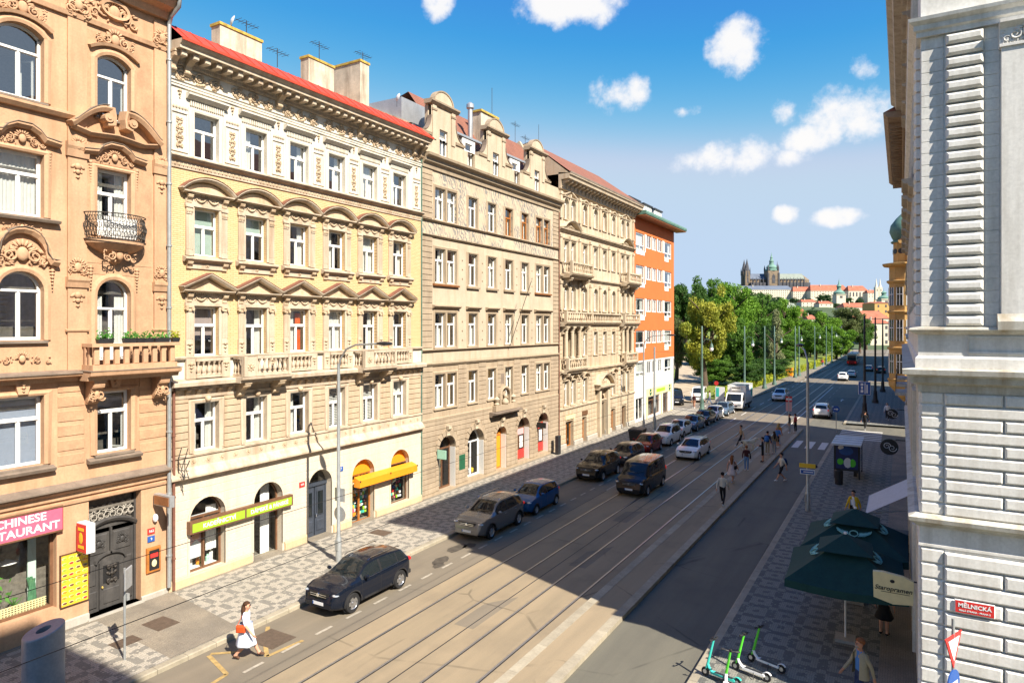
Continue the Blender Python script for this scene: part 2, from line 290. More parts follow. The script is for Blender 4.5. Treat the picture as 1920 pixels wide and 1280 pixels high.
    paint('c_black', (.006,.009,.017), 0., .22); paint('c_silver', (.20,.205,.215), .6, .3); paint('c_blue', (.008,.085,.24), .2, .3); paint('c_dark', (.012,.013,.016), .2, .25); paint('c_grey', (.035,.04,.05), .2, .3); paint('c_red', (.20,.010,.013), .2, .3); paint('c_white', (.74,.74,.72), 0., .3); paint('c_steel', (.09,.135,.19), .2, .3); paint('c_brown', (.022,.020,.020), .1, .25); paint('c_tram', (.42,.014,.012), 0., .35); paint('c_beige', (.62,.54,.40), 0., .4)
    for n, c in dict(skin=(.56,.29,.19), skin2=(.42,.20,.12), hair_brown=(.055,.025,.012), hair_black=(.012,.010,.009), hair_red=(.22,.075,.025), hair_grey=(.28,.24,.20), hair_blond=(.42,.27,.10), cl_white=(.74,.75,.78), cl_cream=(.62,.56,.46), cl_pink=(.66,.52,.48), cl_black=(.016,.016,.018), cl_jean=(.13,.23,.40), cl_navy=(.02,.035,.09), cl_maroon=(.055,.014,.016), cl_blue=(.05,.16,.42), cl_sky=(.33,.52,.72), cl_yellow=(.66,.42,.02), cl_khaki=(.30,.255,.165), cl_orange=(.62,.22,.05), cl_grey=(.30,.30,.31), cl_dress=(.66,.72,.84), cl_tan=(.40,.27,.16), cl_red=(.50,.06,.05), leather_red=(.56,.07,.015), shoe_brown=(.10,.05,.03), shoe_white=(.7,.7,.7), fur=(.74,.64,.48)).items(): plain(n, c, .8, 0, .25, var=.08)
    surf('parasol', (.010,.052,.047), .85, .1, 3, 0, None, .1, 80); plain('parasol_print', (.22,.50,.46), .8, 0, .2); surf('awning', (.56,.56,.57), .75, .04, 3, 0, None, .1, 60); surf('stone_kerb', (.375,.33,.245), .85, .14, 2., .2, (.2,.16,.11), .5, 40, obj_var=.16); surf('rail_steel', (.16,.14,.125), .35, .15, 3, 0, None, .1, 30, .8); surf('rail_worn', (.40,.39,.38), .36, .1, 3, 0, None, .05, 30, .8)
    surf('paint_white', (.62,.60,.55), .8, .12, 3, 0, None, .2, 60); surf('paint_worn', (.36,.32,.255), .85, .3, 4, 0, None, .2, 60); surf('stain', (.075,.064,.05), .7, .3, 4, 0, None, .2, 40); surf('paint_yellow', (.37,.255,.10), .85, .3, 4, 0, None, .2, 60); surf('manhole', (.13,.095,.07), .6, .2, 6, 0, None, .6, 30, .3); surf('trunk_bark', (.10,.07,.05), .95, .3, 5, 0, None, .8, 20)
    surf('park_path', (.40,.32,.22), .95, .15, 1., 0, None, .3, 20); surf('earth', (.15,.105,.06), .95, .25, 1.2, 0, None, .5, 10); surf('far_ground', (.075,.105,.045), .95, .3, .02, 0, None, 0); surf('concrete', (.40,.37,.32), .9, .12, 1.5, .3, (.22,.2,.17), .3, 40)
    leafmat('leaf_mid', (.06,.14,.02), (.115,.225,.03)); leafmat('leaf_dark', (.035,.09,.018), (.07,.145,.028)); leafmat('leaf_bright', (.10,.22,.022), (.17,.31,.032)); leafmat('leaf_yellow', (.12,.20,.022), (.40,.38,.05)); leafmat('leaf_olive', (.08,.115,.035), (.16,.19,.07)); leafmat('leaf_hedge', (.22,.28,.02), (.40,.42,.035)); leafmat('leaf_pale', (.16,.20,.08), (.28,.30,.15)); leafmat('leaf_far', (.035,.085,.03), (.065,.13,.045)); leafmat('leaf_pot', (.05,.2,.03), (.13,.36,.05)); leafmat('leaf_cactus', (.06,.2,.10), (.12,.3,.16))
    # brick, roof tiles, asphalt, mosaic
    m, nt, N, L, b = newmat('yellow_brick'); g = N.new('ShaderNodeNewGeometry').outputs['Position']; sp = N.new('ShaderNodeSeparateXYZ'); L.new(g, sp.inputs[0]); cb = N.new('ShaderNodeCombineXYZ'); L.new(sp.outputs[1], cb.inputs[0]); L.new(sp.outputs[2], cb.inputs[1])
    br = N.new('ShaderNodeTexBrick'); L.new(cb.outputs[0], br.inputs[0]); br.inputs['Color1'].default_value = (.59,.41,.205,1); br.inputs['Color2'].default_value = (.655,.475,.26,1); br.inputs['Mortar'].default_value = (.40,.265,.13,1); br.inputs['Scale'].default_value = 1; br.inputs['Brick Width'].default_value = .27; br.inputs['Row Height'].default_value = .082; br.inputs['Mortar Size'].default_value = .012; br.inputs['Bias'].default_value = 0.
    c = _mix(N, L, _ramp(N, L, _noise(N, L, g, .8, 5), .35, .7, 0, .5), br.outputs[0], (.58,.39,.19)); st = _noise(N, L, _map(N, L, g, (2.2,2.2,.2)), 1, 6, .6); c = _mix(N, L, _ramp(N, L, st, .55, .8, 0, .4), c, (.44,.24,.09)); L.new(c, b.inputs['Base Color']); b.inputs['Roughness'].default_value = .75; _bump(N, L, b, _math(N, L, 'SUBTRACT', 1, br.outputs['Fac']), .5, .01)
    for nm, base, dark in (('roof_tile', (.19,.075,.045), (.09,.035,.025)), ('roof_brown', (.27,.13,.065), (.12,.06,.035))):
        m, nt, N, L, b = newmat(nm); g = N.new('ShaderNodeNewGeometry').outputs['Position']; w = N.new('ShaderNodeTexWave'); w.bands_direction = 'Y'; w.inputs['Scale'].default_value = 1.6; w.inputs['Distortion'].default_value = .6; L.new(g, w.inputs[0]); w2 = N.new('ShaderNodeTexWave'); w2.bands_direction = 'Z'; w2.inputs['Scale'].default_value = 1.8; L.new(g, w2.inputs[0])
        c = _mix(N, L, _ramp(N, L, _noise(N, L, g, 1.2, 5), .3, .7), base, _sh(base, 1.35)); c = _mix(N, L, _ramp(N, L, w2.outputs['Fac'], 0, .35, .6, 0), c, dark); L.new(c, b.inputs['Base Color']); b.inputs['Roughness'].default_value = .85; _bump(N, L, b, w.outputs['Fac'], .4, .03)
    def asphalt(nm, base, warm, patch):
        m, nt, N, L, b = newmat(nm); g = N.new('ShaderNodeNewGeometry').outputs['Position']
        c = _mix(N, L, _ramp(N, L, _noise(N, L, _map(N, L, g, (1.4,.12,1)), 1, 6, .6), .3, .72), base, warm)
        c = _mix(N, L, _ramp(N, L, _noise(N, L, g, .5, 4), .5, .75, 0, .6), c, patch); c = _mix(N, L, _ramp(N, L, _noise(N, L, g, 45, 3), .35, .7, 0, .5), c, _mix(N, L, 1., c, (.72,.72,.72), 'MULTIPLY'))
        vo = N.new('ShaderNodeTexVoronoi'); vo.feature = 'DISTANCE_TO_EDGE'; vo.inputs['Scale'].default_value = .23; L.new(_mix(N, L, .12, g, N.new('ShaderNodeTexNoise').outputs[1]), vo.inputs['Vector'])
        ck = _math(N, L, 'MULTIPLY', _ramp(N, L, vo.outputs[0], .004, .012, 1, 0), _ramp(N, L, _noise(N, L, g, .3, 3), .5, .6)); c = _mix(N, L, _math(N, L, 'MULTIPLY', ck, .6), c, _sh(base, .4))
        L.new(c, b.inputs['Base Color']); b.inputs['Roughness'].default_value = .82; b.inputs['Specular IOR Level'].default_value = .4; _bump(N, L, b, _noise(N, L, g, 70, 3), .35, .01)
    asphalt('asphalt', (.162,.138,.102), (.215,.178,.128), (.135,.115,.088)); asphalt('asphalt_lane', (.112,.106,.084), (.15,.14,.106), (.09,.086,.07)); asphalt('asphalt_track', (.235,.188,.122), (.315,.245,.155), (.185,.148,.10))
    def mosaic(nm, light, dark, kind):
        m, nt, N, L, b = newmat(nm); g = N.new('ShaderNodeNewGeometry').outputs['Position']; sp = N.new('ShaderNodeSeparateXYZ'); L.new(g, sp.inputs[0])
        vo = N.new('ShaderNodeTexVoronoi'); vo.inputs['Scale'].default_value = 15; vo.inputs['Randomness'].default_value = .45; L.new(_map(N, L, g, (1,1,.01)), vo.inputs['Vector'])
        vq = N.new('ShaderNodeSeparateXYZ'); L.new(vo.outputs['Position'], vq.inputs[0]); sc_ = vo.outputs['Position']
        # cell centre of every little stone decides its colour, so that pattern edges run along stones
        px = vq.outputs[0]; py = vq.outputs[1]
        fx = _math(N, L, 'ABSOLUTE', _math(N, L, 'SUBTRACT', _math(N, L, 'FRACT', _math(N, L, 'ADD', px, 100.06)), .5)); fy = _math(N, L, 'ABSOLUTE', _math(N, L, 'SUBTRACT', _math(N, L, 'FRACT', _math(N, L, 'ADD', py, 100.0)), .5))
        bx = _math(N, L, 'GREATER_THAN', fx, .365); by = _math(N, L, 'GREATER_THAN', fy, .365)
        band = _math(N, L, 'ABSOLUTE', _math(N, L, 'SUBTRACT', bx, by)); cen = _math(N, L, 'LESS_THAN', _math(N, L, 'MAXIMUM', fx, fy), .11)
        f = _math(N, L, 'MAXIMUM', band, cen)
        wh = N.new('ShaderNodeTexWhiteNoise'); L.new(sc_, wh.inputs['Vector'])
        f = _math(N, L, 'MULTIPLY', f, _ramp(N, L, wh.outputs[0], .04, .10)) if kind == 1 else _ramp(N, L, _noise(N, L, g, .8, 4), .35, .65)
        c = _mix(N, L, f, light, dark); c = _mix(N, L, _ramp(N, L, wh.outputs[0], 0, 1, 0, .5), c, _mix(N, L, 1., c, (.72,.70,.68), 'MULTIPLY'))
        c = _mix(N, L, _ramp(N, L, _noise(N, L, g, .6, 5), .45, .75, 0, .45), c, _sh(dark, 1.25)); ve = N.new('ShaderNodeTexVoronoi'); ve.feature = 'DISTANCE_TO_EDGE'; ve.inputs['Scale'].default_value = 15; ve.inputs['Randomness'].default_value = .45; L.new(_map(N, L, g, (1,1,.01)), ve.inputs['Vector'])
        e = _ramp(N, L, ve.outputs[0], .02, .09); c = _mix(N, L, e, _sh(dark, .55), c); L.new(c, b.inputs['Base Color']); b.inputs['Roughness'].default_value = .8; _bump(N, L, b, e, .4, .012)
    mosaic('mosaic', (.42,.38,.31), (.215,.20,.17), 1); mosaic('mosaic_plain', (.30,.255,.19), (.19,.165,.13), 0); mosaic('mosaic_shade', (.25,.245,.205), (.115,.118,.105), 1)  # mosaic_shade: darker copy of mosaic, shade of the right pavement put into its colour
    m, nt, N, L, b = newmat('grass'); g = N.new('ShaderNodeNewGeometry').outputs['Position']; c = _mix(N, L, _ramp(N, L, _noise(N, L, g, .35, 6), .3, .7), (.10,.16,.02), (.26,.27,.035)); L.new(_mix(N, L, _ramp(N, L, _noise(N, L, g, 5, 4), .3, .7, 0, .5), c, (.05,.10,.012)), b.inputs['Base Color']); b.inputs['Roughness'].default_value = .9; _bump(N, L, b, _noise(N, L, g, 20, 4), 1., .08)
    m, nt, N, L, b = newmat('sgraffito'); g = N.new('ShaderNodeNewGeometry').outputs['Position']
    w = N.new('ShaderNodeTexWave'); w.wave_type = 'RINGS'; w.inputs['Scale'].default_value = 1.1; w.inputs['Distortion'].default_value = 9; w.inputs['Detail'].default_value = 3; w.inputs['Detail Scale'].default_value = 2.2; L.new(g, w.inputs[0])
    f = _math(N, L, 'MULTIPLY', _ramp(N, L, w.outputs['Fac'], .42, .58), _ramp(N, L, _noise(N, L, g, .7, 3), .38, .52)); c = _mix(N, L, _ramp(N, L, _noise(N, L, g, 1.2, 5), .3, .7), (.44,.35,.24), (.52,.43,.315)); c = _mix(N, L, _math(N, L, 'MULTIPLY', f, .95), c, (.20,.19,.175)); L.new(c, b.inputs['Base Color']); b.inputs['Roughness'].default_value = .9; _bump(N, L, b, _noise(N, L, g, 45, 4), .3, .01)
materials()
# ---------------------------------------------------------------- facade kit: local x along the front, -y towards the street, z up
def arcpts(a, b, spring, rise, n=12):
    return [((a+b)/2-(b-a)/2*math.cos(math.pi*i/n), spring+rise*math.sin(math.pi*i/n)) for i in range(n+1)]
def segpts(a, b, spring, rise, n=10):      # flat segmental arch
    w = (b-a)/2; r = (w*w+rise*rise)/(2*rise); th = math.asin(min(1, w/r)); return [((a+b)/2+r*math.sin(-th+2*th*i/n), spring+rise-r+r*math.cos(-th+2*th*i/n)) for i in range(n+1)]
def apath(a, b, d, arch): return (arcpts if arch >= (b-a)*.42 else segpts)(a, b, d-arch, arch)
def wall(x0, x1, z0, z1, ops=(), depth=.32, y=0):
    mb = MB(); ops = [o if len(o) == 5 else (*o, 0) for o in ops]
    xs = sorted({x0, x1, *[o[0] for o in ops], *[o[1] for o in ops]}); zs = sorted({z0, z1, *[o[2] for o in ops], *[o[3] for o in ops]})
    xs = [x for x in xs if x0-1e-6 <= x <= x1+1e-6]; zs = [z for z in zs if z0-1e-6 <= z <= z1+1e-6]
    for j in range(len(zs)-1):
        run = None
        for i in range(len(xs)-1):
            cx, cz = (xs[i]+xs[i+1])/2, (zs[j]+zs[j+1])/2
            free = not any(o[0] < cx < o[1] and o[2] < cz < o[3] for o in ops)
            if free and run is None: run = xs[i]
            if run is not None and (not free or i == len(xs)-2):
                e = xs[i+1] if free else xs[i]; mb.quad((run, y, zs[j]), (e, y, zs[j]), (e, y, zs[j+1]), (run, y, zs[j+1])); run = None
    for a, b, c, d, r in ops:
        sp = d-r; Y = y+depth
        mb.quad((a, y, c), (a, Y, c), (a, Y, sp), (a, y, sp)); mb.quad((b, y, c), (b, y, sp), (b, Y, sp), (b, Y, c)); mb.quad((a, y, c), (b, y, c), (b, Y, c), (a, Y, c))
        if r:
            p = apath(a, b, d, r)
            for (xa, za), (xb, zb) in zip(p, p[1:]):
                mb.quad((xa, y, za), (xb, y, zb), (xb, y, d), (xa, y, d)); mb.quad((xa, y, za), (xa, Y, za), (xb, Y, zb), (xb, y, zb))
        else: mb.quad((a, y, d), (a, Y, d), (b, Y, d), (b, y, d))
    return mb
def curtain_mesh(w, h, kind):
    def mk():
        mb = MB(); k, mat = (kind[0], kind[1])
        def strip(xa, xb, za, zb):
            n = max(4, int((xb-xa)/.035)); vs = []
            for i in range(n+1):
                x = xa+(xb-xa)*i/n; y = .025*math.sin(i*1.9)+.012*math.sin(i*.7+1)
                vs += [(x, y, za), (x, y*.6, zb)]
            mb.add(vs, [(2*i, 2*i+2, 2*i+3, 2*i+1) for i in range(n)])
        if k == 'full': strip(-w/2, w/2, .02, h)
        elif k == 'sides': strip(-w/2, -w*.2, .02, h); strip(w*.2, w/2, .02, h)
        elif k == 'left': strip(-w/2, -w*.02, .02, h)
        elif k == 'right': strip(w*.06, w/2, .02, h)
        elif k == 'low': strip(-w/2, w/2, .02, h*.55)
        elif k == 'top': mb.quad((-w/2, 0, h*kind[2]), (w/2, 0, h*kind[2]), (w/2, 0, h), (-w/2, 0, h))
        elif k == 'slats':
            z = h*kind[2]
            while z < h: mb.box(-w/2, w/2, -.01, .01, z, z+.05); z += .085
        return mb.mesh('curtain', mat)
    return cached(('cur', round(w, 2), round(h, 2), kind), mk)
def win(parent, a, b, c, d, arch=0, depth=.2, style='T', fm='white_paint', cur=None, th=.62, sill=None, sillmat=None, gm='glass', name='window', bar=.048, openl=None):
    w, h = b-a, d-c; cx = (a+b)/2
    def mk():
        mb = MB(); f = bar; panes = []; zt = (h-arch if style == 'fan' else h*th)
        mb.box(-w/2, -w/2+f, 0, .08, 0, h-arch); mb.box(w/2-f, w/2, 0, .08, 0, h-arch); mb.box(-w/2+f, w/2-f, 0, .08, 0, f)
        if arch: mb.sweep(apath(-w/2, w/2, h, arch), [(0, 0), (0, -f), (-.08, -f), (-.08, 0)])
        else: mb.box(-w/2+f, w/2-f, 0, .08, h-f, h)
        def sash(x0, x1, z0, z1, s=.027):
            mb.box(x0, x0+s, .012, .06, z0, z1); mb.box(x1-s, x1, .012, .06, z0, z1); mb.box(x0+s, x1-s, .012, .06, z0, z0+s); mb.box(x0+s, x1-s, .012, .06, z1-s, z1); panes.append([(x0+s, z0+s), (x1-s, z0+s), (x1-s, z1-s), (x0+s, z1-s)])
        x0, x1 = -w/2+f, w/2-f
        if style in ('T', 'fan', 'D'):
            mb.box(x0, x1, -.025, .08, zt-.04, zt+.035); mb.box(-.028, .028, -.015, .08, f, zt-.04)
            zb = f
            if style == 'D': mb.box(x0, x1, .01, .06, f, f+.5); zb = f+.5
            sash(x0, -.035, zb, zt-.04); sash(.035, x1, zb, zt-.04)
            if arch: p = apath(-w/2+f, w/2-f, h-f, max(.02, arch-.02)); panes.append([(x0, zt+.05), (x1, zt+.05)]+p[::-1][1:-1])
            else: sash(x0, x1, zt+.05, h-f)
        elif style == '2': mb.box(-.035, .035, -.01, .08, f, h-f); sash(x0, -.035, f, h-f); sash(.035, x1, f, h-f)
        elif style == '1': panes.append([(x0, f), (x1, f)]+(apath(-w/2+f, w/2-f, h-f, arch)[::-1] if arch else [(x1, h-f), (x0, h-f)]))
        elif style == 'N':            # narrow: transom only
            mb.box(x0, x1, -.015, .08, zt-.03, zt+.03); sash(x0, x1, f, zt-.03); sash(x0, x1, zt+.03, h-f) if not arch else panes.append([(x0, zt+.03), (x1, zt+.03)]+apath(-w/2+f, w/2-f, h-f, arch)[::-1][1:-1])
        pm = []
        for p in panes:
            q = MB(); q.quad(*[(x, .035, z) for x, z in p]); pm.append(q.mesh('pane', gm))
        return mb.mesh('window', fm), pm
    me, pm = cached(('win', round(w, 2), round(h, 2), round(arch, 2), style, fm, gm, th, bar), mk)
    o = obj(name, me, parent, (cx, depth, c))
    for i, p in enumerate(pm): obj('pane', p, o)
    if cur: obj('curtain', curtain_mesh(w-.1, h-arch-.05, cur), o, (0, .17, .02))
    if sill:
        s = cached(('sill', round(w, 2), sill, sillmat, depth), lambda: MB().prof([(sill, -.10), (sill, -.03), (-depth-.0, .012), (-depth-.0, -.10)], -w/2-.1, w/2+.1).mesh('sill', sillmat)); obj('sill', s, o, (0, -depth, 0))
    return o
def prof_obj(name, mat, parent, pr, x0, x1): return MB().prof(pr, x0, x1).build(name, mat, parent)
def courses(parent, x0, x1, z0, z1, h, ops, mat, out=.03, gap=.022, ch=.012, name='stone_block', maxw=99, stagger=True, ring=0.):
    """rows of raised blocks between the openings, every block its own piece"""
    n = max(1, round((z1-z0)/h)); h = (z1-z0)/n
    for j in range(n):
        za, zb = z0+j*h+gap/2, z0+(j+1)*h-gap/2; segs = [(x0, x1)]
        for o in ops:
            a, b, c, d = o[:4]; r = o[4] if len(o) > 4 else 0
            if zb > c and za < d+(ring if r else 0):
                if r and za > d-r-.01:
                    zz = min(1, max(0, (za-(d-r))/(r+ring))); k = math.sqrt(1-zz*zz) if zz < 1 else 0; hw = ((b-a)/2+ring)*k
                    if hw < .05: continue
                    a, b = (a+b)/2-hw, (a+b)/2+hw
                else: a, b = a-ring*(1 if r else 0), b+ring*(1 if r else 0)
                ns = []
                for s, e in segs:
                    if b <= s or a >= e: ns.append((s, e)); continue
                    if a > s: ns.append((s, a))
                    if b < e: ns.append((b, e))
                segs = ns
        for s, e in segs:
            w = e-s
            if w < .06: continue
            k = max(1, math.ceil(w/maxw)); cuts = [s+w*i/k for i in range(k+1)]
            if k > 1 and stagger and j%2: cuts = [s]+[(cuts[i]+cuts[i+1])/2 for i in range(k)]+[e]
            for p, q in zip(cuts, cuts[1:]):
                g = gap/2 if k > 1 else 0; ww = round(q-p-2*g, 2); hh = round(zb-za, 3)
                me = cached(('blk', ww, hh, mat, out, ch), lambda: MB().cbox(-ww/2, ww/2, -out, .01, -hh/2, hh/2, ch).mesh('stone_block', mat)); obj(name, me, parent, ((p+q)/2, 0, (za+zb)/2))
def leaf(mb, x, z, l, w, ang, t=.35, y=0):
    rot = Matrix.Rotation(ang, 3, 'Y'); mb.ell((x, y, z), (l, w*t, w), 6, 4, rot)
def spiral(mb, cx, cz, r, turns, d, th, y=-.02, start=0.):
    n = int(14*turns); pts = []; rr = []
    for i in range(n+1):
        k = i/n; a = start+d*k*turns*2*math.pi; q = r*(1-.82*k); pts.append((cx+q*math.cos(a), y, cz+q*math.sin(a))); rr.append(th*(1-.5*k))
    mb.tube(pts, rr, 5)
def relief(parent, x, z, w, h, seed, mat, kind='panel', y=0., name='stucco_relief', dens=1.):
    def mk():
        rng = random.Random(seed); mb = MB(); s = min(w, h)
        if kind == 'frieze':                         # running scrolls
            n = max(2, round(w/(h*1.25))); p = w/n
            for i in range(n):
                cx = -w/2+p*(i+.5); sg = 1 if i%2 else -1; spiral(mb, cx, sg*h*.04, h*.36, 1.6, sg, h*.075, -.03, math.pi*.5*sg); leaf(mb, cx, sg*h*.04, h*.13, h*.13, 0, .5, -.03)
                for k in range(int(7*dens)): a = rng.uniform(0, 6.28); leaf(mb, cx+p*.42*math.cos(a)*rng.uniform(.5, 1), h*.42*math.sin(a), h*.15, h*.075, a+1, .8, -.02)
                if i < n-1: leaf(mb, cx+p/2, 0, h*.32, h*.09, rng.uniform(-.7, .7), .6, -.02)
        elif kind == 'leafband':
            n = max(3, round(w/(h*.8))); p = w/n
            for i in range(n): cx = -w/2+p*(i+.5); leaf(mb, cx, 0, h*.42, p*.26, math.pi/2, .5); leaf(mb, cx+p*.5, -h*.05, h*.3, p*.12, math.pi/2, .5)
        elif kind == 'swag':
            for sg in (-1, 1):
                pts = [(sg*w*(.03+.4*i/8), -.02, h*.3-h*.55*math.sin(math.pi*i/8)) for i in range(9)]; mb.tube(pts, [h*.06+h*.10*math.sin(math.pi*i/8) for i in range(9)], 6)
                leaf(mb, sg*w*.43, h*.02, h*.3, h*.09, math.pi/2, .6)
                for k in range(4): leaf(mb, sg*w*(.12+.08*k), h*.05-h*.12*(k%2), h*.1, h*.1, 0, .6, -.03)
            leaf(mb, 0, h*.3, h*.13, h*.13, 0, .6); leaf(mb, 0, 0, h*.25, h*.08, math.pi/2, .6)
        elif kind == 'rosette':
            for k in range(8): a = k*math.pi/4; leaf(mb, .3*s*math.cos(a), .3*s*math.sin(a), s*.2, s*.11, -a, .5)
            leaf(mb, 0, 0, s*.16, s*.16, 0, .8, -.02)
        elif kind == 'drop':                         # tapering pendant of leaves
            n = max(3, int(h/(w*.5)))
            for i in range(n): k = 1-i/n; z_ = h/2-h*(i+.5)/n; leaf(mb, 0, z_, w*.22*k+.02, w*.22*k+.02, 0, .6, -.02); [leaf(mb, sg*w*.3*k, z_, w*.26*k, w*.12*k, sg*.7, .6) for sg in (-1, 1)]
        elif kind == 'cartouche':                    # shell between scrolls and leaves
            mb.ell((0, -.03, 0), (s*.22, s*.10, s*.28), 10, 6)
            for k in range(9): a = math.pi*k/8; leaf(mb, s*.34*math.cos(a), s*.1+s*.34*math.sin(a), s*.16, s*.055, -a, .7, -.03)
            for sg in (-1, 1):
                spiral(mb, sg*w*.24, -h*.06, h*.26, 1.5, sg, h*.05, -.03, math.pi/2); spiral(mb, sg*w*.40, -h*.22, h*.16, 1.4, -sg, h*.04, -.02, 0)
                for k in range(int(10*dens)): leaf(mb, sg*rng.uniform(.12, .5)*w, rng.uniform(-.42, .25)*h, rng.uniform(.06, .13)*s, rng.uniform(.03, .05)*s, rng.uniform(0, 3.1), .7, -.015)
        else:                                        # candelabra panel
            mb.tube([(0, -.015, -h*.46), (0, -.02, h*.44)], [w*.06, w*.03], 5); n = max(3, int(h/w*2.4))
            for i in range(n):
                z_ = -h*.42+h*.84*i/(n-1); q = w*(.36-.1*abs(i/(n-1)-.4))
                for sg in (-1, 1):
                    if i%2 == 0: spiral(mb, sg*q*.55, z_, q*.46, 1.3, sg, w*.07, -.02, -math.pi/2)
                    leaf(mb, sg*q*.7, z_+h*.04, q*.42, w*.09, -sg*.7, .6); leaf(mb, sg*q*.35, z_-h*.03, q*.35, w*.08, sg*.9, .6)
                leaf(mb, 0, z_, w*.12, w*.12, 0, .7, -.02)
        return mb.mesh('stucco_relief', mat, 'all')
    me = cached(('rel', kind, round(w, 2), round(h, 2), seed, mat), mk); return obj(name, me, parent, (x, y, z))
def bracket(parent, x, z, w, h, out, mat, y=0., name='bracket'):      # S shaped console, top at z
    def mk():
        mb = MB(); pr = [(0, 0), (out, 0), (out, -h*.18), (out*.95, -h*.30), (out*.72, -h*.40), (out*.5, -h*.52), (out*.42, -h*.7), (out*.42, -h*.85), (out*.25, -h), (0, -h)]
        mb.prof(pr[::-1], -w/2, w/2); mb.prof([(-.0, 0.012), (out*1.06, .012), (out*1.06, -h*.1), (0, -h*.1)][::-1], -w*.58, w*.58); mb.cyl((-w*.54, -out*.78, -h*.22), (w*.54, -out*.78, -h*.22), h*.13, n=8); mb.cyl((-w*.54, -out*.32, -h*.84), (w*.54, -out*.32, -h*.84), h*.09, n=8)
        return mb.mesh('bracket', mat)
    return obj(name, cached(('brk', round(w, 2), round(h, 2), round(out, 2), mat), mk), parent, (x, y, z))
def baluster_mesh(h, r, mat): return cached(('bal', h, r, mat), lambda: MB().lathe([(0,0),(r,0),(r,h*.08),(r*.5,h*.12),(r*.75,h*.2),(r,h*.32),(r*.85,h*.45),(r*.4,h*.62),(r*.38,h*.78),(r*.6,h*.84),(r*.9,h*.9),(r*.9,h),(0,h)], 8).mesh('baluster', mat, 35))
def balustrade(parent, x0, x1, z, h, y, mat, n, t=.12, ped=.0):
    MB().box(x0, x1, y-t, y+t, z, z+h*.14).build('plinth', mat, parent); MB().prof([(-y+t*1.25, z+h*.86), (-y+t*1.25, z+h), (-y-t*1.2, z+h), (-y-t*1.2, z+h*.86)][::-1], x0-.02, x1+.02).build('handrail', mat, parent)
    for k in range(n): obj('baluster', baluster_mesh(round(h*.72, 3), round(min(.085, (x1-x0)/n*.36), 3), mat), parent, (x0+ped+(x1-x0-2*ped)*(k+.5)/n, y, z+h*.14))
CORN = lambda out, h: [(0, 0), (out*.25, 0), (out*.3, h*.22), (out*.55, h*.35), (out*.6, h*.55), (out*.92, h*.62), (out*.92, h*.8), (out, h*.86), (out, h*.96), (0, h)][::-1]
CYMA = lambda o0, o1, h: [(0, 0), (o0, 0), (o0+(o1-o0)*.3, h*.3), (o0+(o1-o0)*.8, h*.45), (o1, h*.7), (o1, h*.95), (o0*.3, h), (0, h)][::-1]
def backing(parent, x0, x1, z0, z1, y=1.3, mat='interior'):
    mb = MB(); mb.box(x0+.05, x1-.05, y, y+.1, z0, z1); z = z0
    while z < z1: mb.box(x0+.05, x1-.05, .35, y, z-.12, z); z += 3.9
    return mb.build('interior_wall', mat, parent)
def shell(parent, W, D, z1, mat, roofz=None):        # the sides and back of the house
    mb = MB(); mb.quad((0, 0, 0), (0, 0, z1), (0, D, z1), (0, D, 0)); mb.quad((W, 0, 0), (W, D, 0), (W, D, z1), (W, 0, z1)); mb.quad((0, D, 0), (0, D, z1), (W, D, z1), (W, D, 0))
    return mb.build('side_wall', mat, parent)
def pipe(name, label, pts, r, mat, cat='drainpipe'):
    o = MB().tube(pts, r, 8).build(name, mat, None, (0, 0, 0), 0, 60); return tag(o, label, cat)
def downpipe(parent, x, z0, z1, mat, r=.06, y=-.12, name='drainpipe'):
    o = MB().cyl((x, y, z0), (x, y, z1), r, n=8).build(name, mat, parent, smooth=60); z = z0+1.2
    while z < z1: MB().cyl((x, y, z), (x, y, z+.06), r*1.35, n=8).build('pipe_clip', mat, o); z += 2.4
    return o
